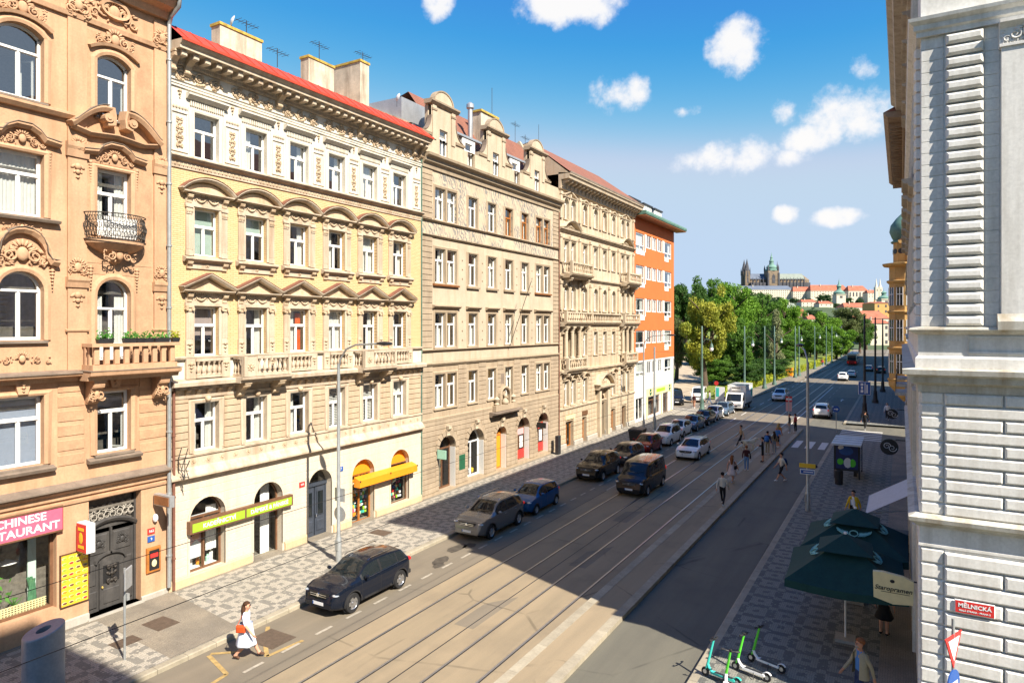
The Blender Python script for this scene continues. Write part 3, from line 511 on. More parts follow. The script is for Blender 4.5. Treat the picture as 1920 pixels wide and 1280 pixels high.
# ---------------------------------------------------------------- left row of houses
XL = -24.7
def B2():
    Y0 = 15.68; W = 15.88
    b = thing('yellow_brick_house', 'yellow brick apartment house with white stucco, pediments and a red metal roof', 'house', (XL, Y0, 0), R(90))
    cx = [1.67+2.44*k for k in range(6)]; Hh = .6
    arches = [(.92, 2.56, .5, 3.5, .8), (3.98, 5.58, .06, 3.48, .8), (7.12, 8.66, .12, 3.48, .76), (10.08, 11.78, .1, 3.46, .8), (13.12, 14.74, .5, 3.5, .78)]
    o5 = [(c-.56, c+.56, 17.36, 19.15) for c in cx]; o4 = [(c-.56, c+.56, 13.38, 15.3) for c in cx]; o3 = [(c-.56, c+.56, 9.3, 11.3) for c in cx]; o2 = [(c-.56, c+.56, 5.42, 7.4) for c in cx]
    o3[1] = (cx[1]-.56, cx[1]+.56, 8.5, 11.3); o3[4] = (cx[4]-.56, cx[4]+.56, 8.5, 11.3)
    wall(0, W, 0, 4.35, arches, .45).build('ground_floor_wall', 'cream_ground', b); wall(0, W, 4.35, 8.3, o2).build('mezzanine_wall', 'cream_trim', b); wall(0, W, 8.3, 16.9, o3+o4).build('brick_wall', 'yellow_brick', b); wall(0, W, 16.9, 21.6, o5).build('attic_wall', 'white_stucco', b)
    shell(b, W, 14, 21.6, 'cream_ground'); backing(b, 0, W, .1, 21.5)
    # ground floor: shallow courses, plinth
    courses(b, 0, W, .56, 4.3, .375, arches, 'cream_ground', .012, .022, .008, 'plaster_course', ring=.1)
    for s, e in ((0, 3.88), (5.68, 7.02), (8.76, 9.98), (11.88, W)): MB().prof([(0, .02), (.09, .02), (.09, .46), (.06, .53), (0, .53)][::-1], s, e).build('plinth_course', 'cream_plinth', b)
    for a in arches: MB().sweep([(a[0], max(a[2], .53))]+apath(*a[:2], a[3], a[4])+[(a[1], max(a[2], .53))], [(-.05, 0), (.035, 0), (.035, .085), (-.05, .085)]).build('arch_moulding', 'cream_ground', b)
    # cornice above the ground floor with a leaf frieze
    prof_obj('cornice', 'cream_trim', b, [(0, 4.3), (.10, 4.3), (.12, 4.4), (.28, 4.47), (.28, 4.55), (.06, 4.86), (.06, 5.25), (.12, 5.28), (.12, 5.36), (0, 5.36)][::-1], 0, W)
    for k in range(24): relief(b, .4+k*.655, 5.05, .5, .26, 31+k%3, 'cream_relief', 'rosette', -.06)
    # mezzanine: block courses and framed windows
    courses(b, .1, W-.1, 5.4, 7.72, .29, [(c-.82, c+.82, 5.3, 7.72) for c in cx], 'sand_block', .045, .03, .014)
    cu2 = [('right', 'orange_cloth'), ('sides', 'curtain'), ('left', 'curtain'), ('slats', 'curtain', .05), ('slats', 'curtain', .05), ('full', 'curtain')]
    for k, c in enumerate(cx):
        win(b, *o2[k], depth=.22, cur=cu2[k] if k else ('sides', 'curtain'), sill=.14, sillmat='cream_trim')
        MB().sweep([(c-.56, 5.4), (c-.56, 7.4), (c+.56, 7.4), (c+.56, 5.4)], [(0, 0), (.06, 0), (.09, .16), (.05, .22), (0, .22)]).build('window_surround', 'cream_trim', b)
        MB().lathe([(0, -.16), (.10, -.10), (.13, 0), (.10, .08), (0, .12)], 9, (c, -.12, 7.56)).build('mask_keystone', 'cream_relief', b, smooth='all')
        for s in (-1, 1): relief(b, c+s*.7, 5.5, .22, .22, 5, 'cream_relief', 'rosette', -.06)
    prof_obj('string_course', 'cream_trim', b, [(0, 7.62), (.07, 7.62), (.09, 7.74), (0, 7.74)][::-1], 0, W)
    # cornice of the balustrade storey, with little blocks below
    prof_obj('cornice', 'cream_trim', b, [(0, 7.98), (.16, 7.98), (.18, 8.1), (.42, 8.13), (.44, 8.28), (.40, 8.33), (0, 8.40)][::-1], 0, W)
    for k in range(33):
        x = .3+k*.48
        if abs(x-cx[1]) < 1.4 or abs(x-cx[4]) < 1.4: continue
        bracket(b, x, 7.98, .16, .22, .22, 'cream_relief', name='cornice_block')
    # balustrade zone
    wall(0, W, 8.40, 9.18, [], y=-.05).build('parapet_wall', 'white_stucco', b)
    for k, c in enumerate(cx):
        for s in (-1, 1):
            MB().box(c+s*.80-.20, c+s*.80+.20, -.18, 0, 8.40, 9.22).build('pedestal', 'cream_trim', b); relief(b, c+s*.8, 8.86, .30, .42, 8, 'cream_relief', 'drop', -.19)
        if k in (1, 4): continue
        MB().box(c-.6, c+.6, -.07, -.052, 8.45, 9.15).build('niche', 'cream_trim', b); balustrade(b, c-.6, c+.6, 8.42, .78, -.16, 'cream_trim', 5, .07)
    prof_obj('string_course', 'cream_trim', b, [(.0, 9.18), (.16, 9.18), (.2, 9.26), (.05, 9.30), (0, 9.30)][::-1], 0, W)
    # two balconies on scrolled consoles
    for k in (1, 4):
        c = cx[k]; bal = tag(obj('balcony', None, b, (c, 0, 8.28)), None)
        MB().prof([(0, -.16), (.72, -.16), (.74, -.06), (.86, -.02), (.88, .08), (0, .10)][::-1], -1.36, 1.36).build('balcony_slab', 'cream_trim', bal)
        balustrade(bal, -.55, 1.1, .10, .86, -.74, 'cream_trim', 6, .08); MB().box(-1.24, -.55, -.82, -.66, .10, .92).build('balcony_panel', 'cream_trim', bal); MB().box(1.1, 1.26, -.84, -.64, .10, .96).build('balcony_pier', 'cream_trim', bal); MB().box(-1.26, -1.10, -.86, -.66, .10, .96).build('balcony_pier', 'cream_trim', bal)
        for s in (-1, 1):
            MB().box(s*1.16-.07, s*1.16+.07, -.64, 0, .10, .2).build('plinth', 'cream_trim', bal); MB().box(s*1.16-.09, s*1.16+.09, -.64, 0, .84, .97).build('handrail', 'cream_trim', bal)
            for q in range(3): obj('baluster', baluster_mesh(.62, .06, 'cream_trim'), bal, (s*1.16, -.15-q*.2, .2))
            bracket(bal, s*.92, -.16, .30, .62, .66, 'cream_relief', name='console')
        relief(bal, -.9, .5, .4, .4, 8, 'cream_relief', 'rosette', -.83)
    # second floor: pilasters, entablature with swags, triangular pediments
    cu3 = [('top', 'blind_pink', .42), ('sides', 'curtain'), ('left', 'curtain'), ('full', 'curtain'), ('sides', 'curtain'), ('left', 'curtain')]
    for k, c in enumerate(cx):
        w_ = win(b, *o3[k], depth=.2, cur=cu3[k], style='D' if k in (1, 4) else 'T', th=.62 if k not in (1, 4) else .72, sill=None if k in (1, 4) else .12, sillmat='cream_trim')
        if k == 2: obj('curtain', curtain_mesh(.32, 1.8, ('full', 'orange_cloth')), w_, (.2, .12, .03))
        MB().sweep([(c-.56, 9.32), (c-.56, 11.3), (c+.56, 11.3), (c+.56, 9.32)], [(0, 0), (.05, 0), (.07, .10), (0, .12)]).build('window_surround', 'cream_trim', b)
        for s in (-1, 1):
            x = c+s*.81; MB().box(x-.15, x+.15, -.10, 0, 9.30, 9.95).build('pilaster_base', 'cream_trim', b); relief(b, x, 9.64, .26, .5, 12, 'cream_relief', 'drop', -.11)
            mb = MB(); mb.box(x-.125, x+.125, -.07, 0, 9.95, 11.12); [mb.box(x-.10+q*.07, x-.07+q*.07, -.085, -.07, 10.02, 11.05) for q in range(4)]; mb.build('pilaster', 'cream_trim', b)
            mb = MB(); mb.box(x-.17, x+.17, -.15, 0, 11.26, 11.34); mb.box(x-.13, x+.13, -.11, 0, 11.12, 11.26); [mb.cyl((x+q*.13, -.17, 11.2), (x+q*.13, -.05, 11.2), .065, n=8) for q in (-1, 1)]; mb.build('ionic_capital', 'cream_relief', b)
            bracket(b, x, 11.80, .2, .34, .2, 'cream_relief')
        MB().box(c-.98, c+.98, -.10, 0, 11.34, 11.46).build('architrave', 'cream_trim', b); wall(c-.96, c+.96, 11.46, 11.80, y=-.05).build('frieze', 'cream_trim', b); relief(b, c, 11.63, 1.25, .28, 3, 'cream_relief', 'swag', -.06)
        mb = MB(); [mb.box(c-.96+q*.09, c-.915+q*.09, -.19, 0, 11.80, 11.86) for q in range(22)]; mb.build('dentils', 'cream_trim', b)
        ped = MB().prof([(0, 11.86), (.22, 11.86), (.34, 11.93), (.34, 11.97), (0, 11.97)][::-1], c-1.16, c+1.16).build('pediment', 'cream_trim', b)
        MB().sweep([(c-1.18, 11.97), (c, 12.52), (c+1.18, 11.97)], [(0, 0), (.30, 0), (.38, .09), (.38, .13), (0, .15)]).build('raking_cornice', 'cream_trim', ped)
        MB().prism([(c-.95, 11.97), (c+.95, 11.97), (c, 12.44)], -.08, 0).build('tympanum', 'cream_relief', ped)
        MB().sweep([(c-1.2, 12.115), (c, 12.675), (c+1.2, 12.115)], [(0, 0), (.40, 0), (.40, .012), (0, .02)]).build('flashing', 'rust_pipe', ped)
    # third floor: curved pediments
    cu4 = [('top', 'blind_green', .0), ('top', 'blind_green', .62), ('sides', 'curtain'), ('left', 'curtain'), ('full', 'curtain'), ('sides', 'curtain')]
    for k, c in enumerate(cx):
        w_ = win(b, *o4[k], depth=.2, cur=cu4[k])
        if k == 1: obj('curtain', curtain_mesh(.14, .45, ('full', 'p_blue')), w_, (-.38, .1, .05))
        MB().sweep([(c-.56, 13.38), (c-.56, 15.3), (c+.56, 15.3), (c+.56, 13.38)], [(0, 0), (.05, 0), (.07, .10), (0, .12)]).build('window_surround', 'cream_trim', b)
        for s in (-1, 1):
            x = c+s*.81; MB().box(x-.15, x+.15, -.09, 0, 13.35, 13.55).build('pilaster_base', 'cream_trim', b); mb = MB(); mb.box(x-.125, x+.125, -.06, 0, 13.55, 15.02); [mb.box(x-.10+q*.07, x-.07+q*.07, -.075, -.06, 13.6, 14.98) for q in range(4)]; mb.build('pilaster', 'cream_trim', b)
            mb = MB(); mb.box(x-.16, x+.16, -.13, 0, 15.28, 15.34); mb.box(x-.13, x+.13, -.09, 0, 15.02, 15.28); mb.build('capital', 'cream_trim', b); relief(b, x, 15.15, .3, .24, 14, 'cream_relief', 'leafband', -.10)
            bracket(b, x, 15.78, .2, .34, .2, 'cream_relief'); bracket(b, x, 13.10, .2, .30, .18, 'cream_relief')
        MB().box(c-.98, c+.98, -.09, 0, 15.34, 15.45).build('architrave', 'cream_trim', b); wall(c-.96, c+.96, 15.45, 15.78, y=-.05).build('frieze', 'cream_trim', b); relief(b, c, 15.62, 1.25, .28, 3, 'cream_relief', 'swag', -.06)
        mb = MB(); [mb.box(c-.96+q*.09, c-.915+q*.09, -.18, 0, 15.78, 15.83) for q in range(22)]; mb.build('dentils', 'cream_trim', b)
        ped = MB().prof([(0, 15.83), (.20, 15.83), (.30, 15.88), (.30, 15.93), (0, 15.93)][::-1], c-1.14, c+1.14).build('pediment', 'cream_trim', b)
        MB().sweep(segpts(c-1.17, c+1.17, 15.90, .50), [(0, 0), (.26, 0), (.34, .08), (.34, .12), (0, .14)]).build('curved_cornice', 'cream_trim', ped)
        p = segpts(c-1.0, c+1.0, 15.93, .40); MB().prism([(c-1.0, 15.93)]+[(c+1.0, 15.93)]+p[::-1][1:-1], -.07, 0).build('tympanum', 'cream_relief', ped); MB().sweep(segpts(c-1.2, c+1.2, 16.04, .51), [(0, 0), (.36, 0), (.36, .012), (0, .02)]).build('flashing', 'rust_pipe', ped)
        MB().prof([(0, 13.10), (.14, 13.10), (.26, 13.2), (.26, 13.26), (0, 13.34)][::-1], c-1.06, c+1.06).build('sill_cornice', 'cream_trim', b); MB().box(c-.9, c+.9, -.06, 0, 12.84, 13.10).build('apron', 'cream_trim', b); relief(b, c, 12.98, .2, .2, 5, 'cream_relief', 'rosette', -.07)
    # string course under the attic
    prof_obj('string_course', 'cream_trim', b, [(0, 16.78), (.05, 16.78), (.06, 17.06), (.2, 17.12), (.28, 17.2), (.28, 17.25), (0, 17.32)][::-1], 0, W)
    for k in range(6): relief(b, W/12+k*W/6, 16.93, W/6, .22, 17, 'cream_relief', 'leafband', -.06)
    # attic: panels of stucco between the windows
    cu5 = [None, ('left', 'curtain'), ('sides', 'curtain'), ('sides', 'curtain'), ('full', 'curtain'), ('left', 'curtain')]
    for k, c in enumerate(cx):
        win(b, *o5[k], depth=.2, cur=cu5[k])
        MB().sweep([(c-.56, 17.32), (c-.56, 19.15), (c+.56, 19.15), (c+.56, 17.32)], [(0, 0), (.05, 0), (.07, .12), (.03, .2), (0, .2)]).build('window_surround', 'white_stucco', b)
        mb = MB(); [mb.box(c-.74+q*.098, c-.68+q*.098, -.06, 0, 19.38, 19.62) for q in range(16)]; mb.build('fluting', 'white_stucco', b)
        MB().prof([(0, 19.62), (.10, 19.62), (.26, 19.76), (.26, 19.83), (0, 19.88)][::-1], c-.92, c+.92).build('hood_moulding', 'white_stucco', b)
    for k in range(7):
        x = .48 if k == 0 else (W-.46 if k == 6 else (cx[k-1]+cx[k])/2); w_ = .62
        MB().sweep([(x-w_/2, 17.45), (x-w_/2, 18.95), (x+w_/2, 18.95), (x+w_/2, 17.45)], [(0, 0), (.03, 0), (.05, .05), (0, .07)], True).build('panel_frame', 'white_stucco', b)
        relief(b, x, 18.2, .42, 1.25, 40+k%2, 'cream_relief', 'panel', -.02); relief(b, x, 19.18, .66, .16, 18, 'cream_relief', 'leafband', -.03); relief(b, x, 19.72, .2, .36, 12, 'cream_relief', 'drop', -.04)
    prof_obj('architrave', 'white_stucco', b, [(0, 19.98), (.06, 19.98), (.06, 20.06), (.09, 20.08), (.09, 20.16), (.14, 20.2), (0, 20.22)][::-1], 0, W)
    for k in range(6): relief(b, W/12+k*W/6, 20.52, W/6-.3, .54, 50+k%3, 'cream_relief', 'frieze', -.02, dens=2.6)
    prof_obj('dentil_bed', 'cream_trim', b, [(0, 20.82), (.10, 20.82), (.14, 20.98), (.18, 21.0), (0, 21.0)][::-1], 0, W)
    mb = MB(); [mb.box(q*.09, q*.09+.045, -.15, -.08, 20.84, 20.95) for q in range(int(W/.09))]; mb.build('dentils', 'cream_trim', b)
    prof_obj('main_cornice', 'cream_trim', b, [(0, 21.0), (.2, 21.0), (.22, 21.22), (.78, 21.24), (.78, 21.36), (.84, 21.40), (.92, 21.5), (.92, 21.56), (0, 21.62)][::-1], 0, W)
    for k in range(31): x = .28+k*.512; MB().cbox(-.12, .12, -.66, -.2, -.22, 0, .02).build('modillion', 'cream_trim', b, (x, 0, 21.235))
    for x in (.1, .75, W/3, 2*W/3, W-.75, W-.12): bracket(b, x, 21.22, .26, .75, .5, 'cream_relief', name='console')
    # roof: red metal skirt, tiled slope
    roof = MB().quad((0, -.93, 21.58), (W, -.93, 21.58), (W, -.02, 22.3), (0, -.02, 22.3)).build('roof', 'red_metal', b)
    mb = MB(); [mb.box(-.015, .015, 0, 1.15, 0, .02).xf(Matrix.Translation((q*.62+.3, -.93, 21.585))@Matrix.Rotation(math.atan2(1.17, 1.48), 4, 'X'), len(mb.v)-8) for q in range(25)]; mb.build('roof_seam', 'red_metal', roof)
    MB().box(0, W, -.97, -.91, 21.50, 21.60).build('gutter', 'red_metal', roof); MB().quad((0, -.06, 22.28), (W, -.06, 22.28), (W, 6.5, 25.2), (0, 6.5, 25.2)).build('tile_slope', 'roof_brown', roof); MB().quad((0, 6.5, 25.2), (W, 6.5, 25.2), (W, 14, 21.5), (0, 14, 21.5)).build('back_slope', 'roof_brown', roof)
    mb = MB(); mb.add([(W-.2, .6, 22.7), (W-.2, 7, 25.6), (W-.2, 12, 22.7), (W+.1, .6, 22.7), (W+.1, 7, 25.6), (W+.1, 12, 22.7)], [(0, 1, 2), (3, 5, 4), (0, 3, 4, 1), (1, 4, 5, 2)]); mb.build('fire_wall', 'chimney', roof)
    def chimney(x0, x1, y0, y1, z0, z1):
        ch = MB().box(x0, x1, y0, y1, z0, z1).build('chimney', 'chimney', b); MB().box(x0-.05, x1+.05, y0-.05, y1+.05, z1, z1+.12).build('chimney_cap', 'lichen', ch); return ch
    chimney(3.4, 5.65, 1.5, 2.1, 22.6, 23.95); chimney(9.1, 10.9, 2.1, 2.7, 22.6, 24.6); chimney(12.1, 12.8, 1.3, 4.2, 22.6, 25.25)
    downpipe(b, W-.02, .3, 21.2, 'verdigris', .035, -.06)
    # openings of the shops
    s1 = win(b, .92, 2.56, .5, 3.5, .8, .3, 'fan', 'wood_dark', None, gm='shop_glass', name='shop_window', bar=.06)
    s2 = win(b, 3.98, 5.58, .06, 3.48, .8, .35, '1', 'wood_dark', None, gm='shop_glass', name='shop_door', bar=.07)
    room = obj('shop_interior', None, b); MB().box(.5, 6.2, 2.4, 2.5, 0, 4).build('back_wall', 'interior_warm', room); MB().box(.5, 6.2, .46, 2.4, -.02, .07).build('shop_floor', 'p_gold', room); MB().box(.95, 2.5, .5, 1.2, .07, .55).build('display_shelf', 'p_white', room)
    MB().box(4.1, 4.8, 1.3, 1.8, .07, 1.0).build('counter', 'wood_dark', room); obj('curtain', curtain_mesh(.5, 3.2, ('full', 'curtain')), s2, (.25, .2, .05)); obj('curtain', curtain_mesh(.5, 1.9, ('full', 'curtain')), s1, (.5, .2, .6)); MB().box(.92, 2.56, .40, .44, 2.3, 2.75).build('window_board', 'p_pale', room)
    po = MB().box(-.42, .36, -.01, .01, 0, 1.35).build('poster', 'p_rose', s1, (-.26, .12, .5)); MB().ell((0, -.015, .98), (.2, .015, .26), 12, 8).build('portrait', 'skin', po); MB().ell((-.02, -.012, 1.08), (.26, .012, .26), 12, 8).build('portrait_hair', 'hair_brown', po); MB().prism([(-.42, 0), (.36, 0), (.2, .55), (0, .75), (-.3, .5)], -.02, -.012).build('portrait_dress', 'p_pale', po)
    for k, (x, m, h) in enumerate(((1.1, 'p_mint', .35), (1.45, 'p_white', .5), (1.8, 'p_orange', .32), (2.0, 'p_green', .45), (2.25, 'p_mint', .3), (2.4, 'p_white', .55))): MB().lathe([(0, 0), (.08, 0), (.09, h*.6), (.04, h*.8), (.04, h), (0, h)], 8, (x, .75, .56)).build('bottle', m, room)
    d = obj('door', None, b, (7.89, .38, .12)); mb = MB(); mb.box(-.77, -.70, 0, .1, 0, 2.6); mb.box(.70, .77, 0, .1, 0, 2.6); mb.box(-.77, .77, -.05, .1, 2.5, 2.64); mb.build('door_frame', 'door_blue', d)
    for s in (-1, 1):
        l = MB().box(s*.36-.33, s*.36+.33, .02, .08, 0, 2.5).build('door_leaf', 'door_blue', d); MB().cbox(s*.36-.22, s*.36+.22, -.02, .02, .25, .8, .03).build('door_panel', 'door_blue', l); MB().box(s*.36-.18, s*.36+.18, 0, .02, 1.05, 2.2).build('pane', 'car_glass', l); MB().sweep([(s*.36-.18, 1.05), (s*.36-.18, 2.2), (s*.36+.18, 2.2), (s*.36+.18, 1.05)], [(0, 0), (.02, 0), (.02, .05), (0, .05)], True).build('pane_frame', 'door_blue', l)
    MB().ell((.05, -.05, 1.05), (.03, .04, .1)).build('handle', 'chrome', d); p = apath(-.77, .77, 3.36, .76); MB().quad(*[(x, .06, z) for x, z in [(-.77, 2.64), (.77, 2.64)]+p[::-1][1:-1]]).build('fanlight', 'glass', d); MB().box(-.9, .9, -.4, .4, -.12, 0).build('doorstep', 'stone_kerb', d)
    s4 = win(b, 10.08, 11.78, .1, 2.66, 0, .3, '2', 'wood', None, gm='shop_glass', name='shop_door'); s5 = win(b, 13.12, 14.74, .5, 2.7, 0, .2, '1', 'wood_dark', None, gm='shop_glass', name='shop_window')
    for a, z in ((arches[3], 2.66), (arches[4], 2.7)): p = apath(*a[:2], a[3], a[4]); MB().quad(*[(x, .28, zz) for x, zz in [(a[0], z), (a[1], z)]+p[::-1][1:-1]]).build('lunette', 'p_orange', b)
    rng = random.Random(7); r4 = obj('shop_goods', None, b); MB().box(9.8, 15.2, 1.5, 1.6, 0, 3.4).build('back_wall', 'interior', r4)
    cm = ['p_red', 'p_white', 'p_yellow', 'p_blue', 'p_green', 'p_pink', 'p_brown', 'p_black', 'p_teal', 'p_orange', 'p_cream']
    goods = [cached(('good', m), lambda: MB().cbox(-.06, .06, -.04, .04, -.07, .07, .015).mesh('package', m)) for m in cm]
    for x0, x1, z0, z1 in ((10.3, 11.7, .4, 2.5), (13.2, 14.66, .62, 2.3)):
        z = z0
        while z < z1:
            x = x0
            while x < x1: obj('package', rng.choice(goods), r4, (x, .5+rng.uniform(0, .12), z+.08), rng.uniform(-.3, .3), (rng.uniform(.7, 1.25), 1, rng.uniform(.8, 1.3))); x += .15
            z += .2
    # the sign boards fixed to it
    g = obj('sign_board', None, b, (.78, -.03, 2.2)); MB().box(0, 5.2, -.22, 0, 0, .5).build('sign_box', 'wood_dark', g)
    for x0, x1, t in ((.1, 2.55, 'KADEŘNICTVÍ'), (2.65, 5.1, 'DÁMSKÉ & PÁNSKÉ')): f = MB().box(x0, x1, -.235, -.222, .06, .40).build('sign_face', 'p_green', g); text('lettering', t, .24, 'p_white', f, ((x0+x1)/2, -.24, .225), ext=.003, bold=.004)
    g = obj('awning_sign', None, b, (10.2, -.04, 2.12)); MB().prof([(0, 0), (.42, 0), (.42, .36), (0, .52)][::-1], 0, 4.75).build('sign_face', 'p_orange', g)
    for x in (0.02, 2.4, 4.73): MB().box(x-.03, x+.03, -.46, -.43, .3, .38).build('sign_lamp', 'black', g)
    for x, z, m, t, s in ((6.72, 2.98, 'p_red', '', .2), (9.25, 3.25, 'p_blue', '7', .2)):
        f = MB().cbox(-.17, .17, -.03, 0, -.12, .12, .008).build('house_number', m, b, (x, -.02, z)); text('numeral', t or '533', s if t else .13, 'p_white', f, (0, -.034, 0))
    # wrought iron hanger on the corner
    mb = MB()
    for y in (-.15, -.55): mb.tube([(.35, y, 4.55), (.35, y, 5.3), (.45, y-.05, 5.75)], .018, 5)
    for z in (4.6, 4.85, 5.1, 5.35): mb.tube([(.35, -.1, z), (.35, -.8, z+.05)], .014, 5)
    mb.tube([(.35, -.8, 4.6), (.35, -.62, 4.95), (.35, -.85, 5.3)], .02, 5); mb.build('iron_hanger', 'iron', b)
B2()
def B1():
    Y0 = 4.0; W = 11.66; q = lambda y: y-Y0
    b = thing('peach_plaster_house', 'peach plastered baroque revival house with restaurant on the ground floor', 'house', (XL, Y0, 0), R(90))
    A = (q(10.02), q(11.32)); Bc = (q(13.02), q(14.22)); ax = (A[0]+A[1])/2; bx = (Bc[0]+Bc[1])/2
    ops = [(*A, 17.95, 20.35, .28), (*Bc, 17.98, 20.3, .28), (*A, 14.12, 16.2), (*Bc, 13.75, 16.15), (*A, 10.05, 12.3, .62), (*Bc, 9.3, 12.2, .58), (*A, 5.92, 8.22), (*Bc, 5.95, 8.18)]
    gf = [(q(8.9), q(11.72), 1.0, 3.55), (q(12.75), q(14.62), .22, 4.35)]
    wall(0, W, 0, 5.0, gf, .5).build('ground_floor_wall', 'peach', b); wall(0, W, 5.0, 23.0, ops, .3).build('wall', 'peach', b); shell(b, W, 14, 23, 'peach'); backing(b, 0, W, .1, 23)
    sx = 12.35-Y0                                        # pilaster strips
    for x, w in ((sx, .62), (W-.28, .56)):
        MB().box(x-w/2, x+w/2, -.07, 0, 8.95, 22.2).build('pilaster', 'peach', b)
        for z, h in ((16.35, .5), (11.85, .35)): MB().prof([(0, z), (.12, z), (.16, z+h*.5), (.2, z+h*.7), (.2, z+h), (0, z+h)][::-1], x-w/2-.05, x+w/2+.05).build('pilaster_band', 'peach_trim', b)
        relief(b, x, 15.85, w*.75, .55, 61, 'peach_trim', 'drop', -.08); relief(b, x, 16.75, w*.95, .55, 62, 'peach_trim', 'cartouche', -.12); relief(b, x, 12.55, w*.95, .62, 63, 'peach_trim', 'cartouche', -.08); relief(b, x, 11.4, w*.8, .55, 61, 'peach_trim', 'drop', -.08); relief(b, x, 21.6, w*1.1, .95, 64, 'peach_trim', 'cartouche', -.12)
        MB().prof([(0, 10.32), (.10, 10.32), (.13, 10.38), (0, 10.42)][::-1], x-w/2-.06, x+w/2+.06).build('pilaster_band', 'peach_trim', b)
    # rough rendered fields round the second column of windows
    for z0, z1, a, c_, d in ((17.3, 20.95, 17.98, 20.3, .28), (12.75, 17.2, 13.75, 16.15, 0), (9.2, 12.7, 9.3, 12.2, .58)): wall(q(12.68), q(15.02), z0, z1, [(Bc[0]-.16, Bc[1]+.16, a-.1, c_+.16, 0)], .02, -.014).build('rough_render', 'peach_rough', b)
    for k in range(6): [MB().cbox(x0, x1, -.025, 0, 5.75+k*.5, 5.75+k*.5+.36, .012).build('render_band', 'peach_rough', b) for x0, x1 in ((q(11.75), q(12.6)), (q(14.55), q(15.6)))]
    cur = [None, None, ('full', 'curtain'), ('sides', 'curtain'), None, ('sides', 'curtain'), ('top', 'blind_blue', 0), None]
    for k, o in enumerate(ops):
        a_ = o[4] if len(o) > 4 else 0; col = k%2; row = k//2; door = k in (3, 5)
        w_ = win(b, *o[:4], arch=a_, depth=.22, cur=cur[k], style='D' if door else ('fan' if row == 2 else 'T'), th=.66 if not door else .64, sill=None if door else .12, sillmat='ledge_lead', bar=.075)
        if k in (0, 1, 7):                               # a casement swung inwards
            s = MB(); s.box(0, .05, 0, .04, 0, 1.3); s.box(.42, .47, 0, .04, 0, 1.3); s.box(0, .47, 0, .04, 0, .05); s.box(0, .47, 0, .04, 1.25, 1.3); s.build('open_casement', 'white_paint', w_, (.5, .12, .1), R(115))
        cxk = (o[0]+o[1])/2; MB().sweep([(o[0], o[2])]+(apath(o[0], o[1], o[3], a_) if a_ else [(o[0], o[3]), (o[1], o[3])])+[(o[1], o[2])], [(0, 0), (.05, 0), (.08, .10), (.04, .2), (0, .22)]).build('window_surround', 'peach_trim', b)
        if row == 0:
            relief(b, cxk, 20.85, 1.35, .72, 65, 'peach_trim', 'cartouche', -.08); MB().sweep(segpts(cxk-.85, cxk+.85, 20.3, .28), [(0, .0), (.14, .0), (.18, .1), (0, .14)]).build('hood_moulding', 'peach_trim', b)
        if row == 1:
            p = [(cxk-1.1, 16.52), (cxk-.62, 16.58), (cxk-.45, 16.78), (cxk-.2, 16.92), (cxk+.2, 16.92), (cxk+.45, 16.78), (cxk+.62, 16.58), (cxk+1.1, 16.52)]; MB().sweep(p, [(0, 0), (.16, 0), (.26, .10), (.26, .15), (0, .18)]).build('hood_moulding', 'ledge_lead' if 0 else 'peach_trim', b)
            MB().sweep([(x, z+.18) for x, z in p], [(0, 0), (.28, 0), (.28, .02), (0, .03)]).build('flashing', 'ledge_lead', b); relief(b, cxk, 16.6, 1.5, .52, 66, 'peach_trim', 'cartouche', -.05); [relief(b, cxk+s*.82, 15.95, .18, .8, 61, 'peach_trim', 'drop', -.03) for s in (-1, 1)]
        if row == 2 and col == 0:
            p = [(cxk-1.05, 12.52), (cxk-.8, 12.55)]+arcpts(cxk-.68, cxk+.68, 12.75, .78, 10)+[(cxk+.8, 12.55), (cxk+1.05, 12.52)]; MB().sweep(p, [(0, 0), (.16, 0), (.26, .12), (.26, .16), (0, .2)]).build('hood_moulding', 'peach_trim', b); MB().sweep([(x, z+.2) for x, z in p], [(0, 0), (.28, 0), (.28, .02), (0, .03)]).build('flashing', 'ledge_lead', b)
            relief(b, cxk, 12.85, 1.5, .85, 67, 'peach_trim', 'cartouche', -.06, dens=2); relief(b, cxk, 9.45, 1.9, .45, 68, 'peach_trim', 'cartouche', -.04); [relief(b, cxk+s*.9, 12.1, .22, .9, 61, 'peach_trim', 'drop', -.03) for s in (-1, 1)]
        if row == 2 and col: [relief(b, cxk+s*.82, 12.2, .22, .9, 61, 'peach_trim', 'drop', -.03) for s in (-1, 1)]
        if row == 1 and col == 0: relief(b, cxk, 13.72, 1.3, .35, 68, 'peach_trim', 'cartouche', -.04); MB().prof([(0, 13.95), (.2, 13.95), (.24, 14.03), (0, 14.1)][::-1], cxk-1.25, cxk+1.1).build('sill_cornice', 'ledge_lead', b)
        if row == 3: mb = MB(); mb.prism([(cxk-.14, 8.3), (cxk+.14, 8.3), (cxk+.24, 8.75), (cxk-.24, 8.75)], -.14, 0); mb.build('keystone', 'peach_trim', b); relief(b, cxk, 8.52, .24, .34, 8, 'peach_trim', 'drop', -.15); MB().prof([(0, 5.68), (.2, 5.68), (.24, 5.78), (0, 5.86)][::-1], cxk-.95, cxk+.95).build('sill_cornice', 'ledge_lead', b)
        if row == 0 and not col: MB().prof([(0, 17.6), (.14, 17.6), (.24, 17.72), (.24, 17.8), (0, 17.88)][::-1], 0, q(12.2)).build('sill_cornice', 'peach_trim', b)
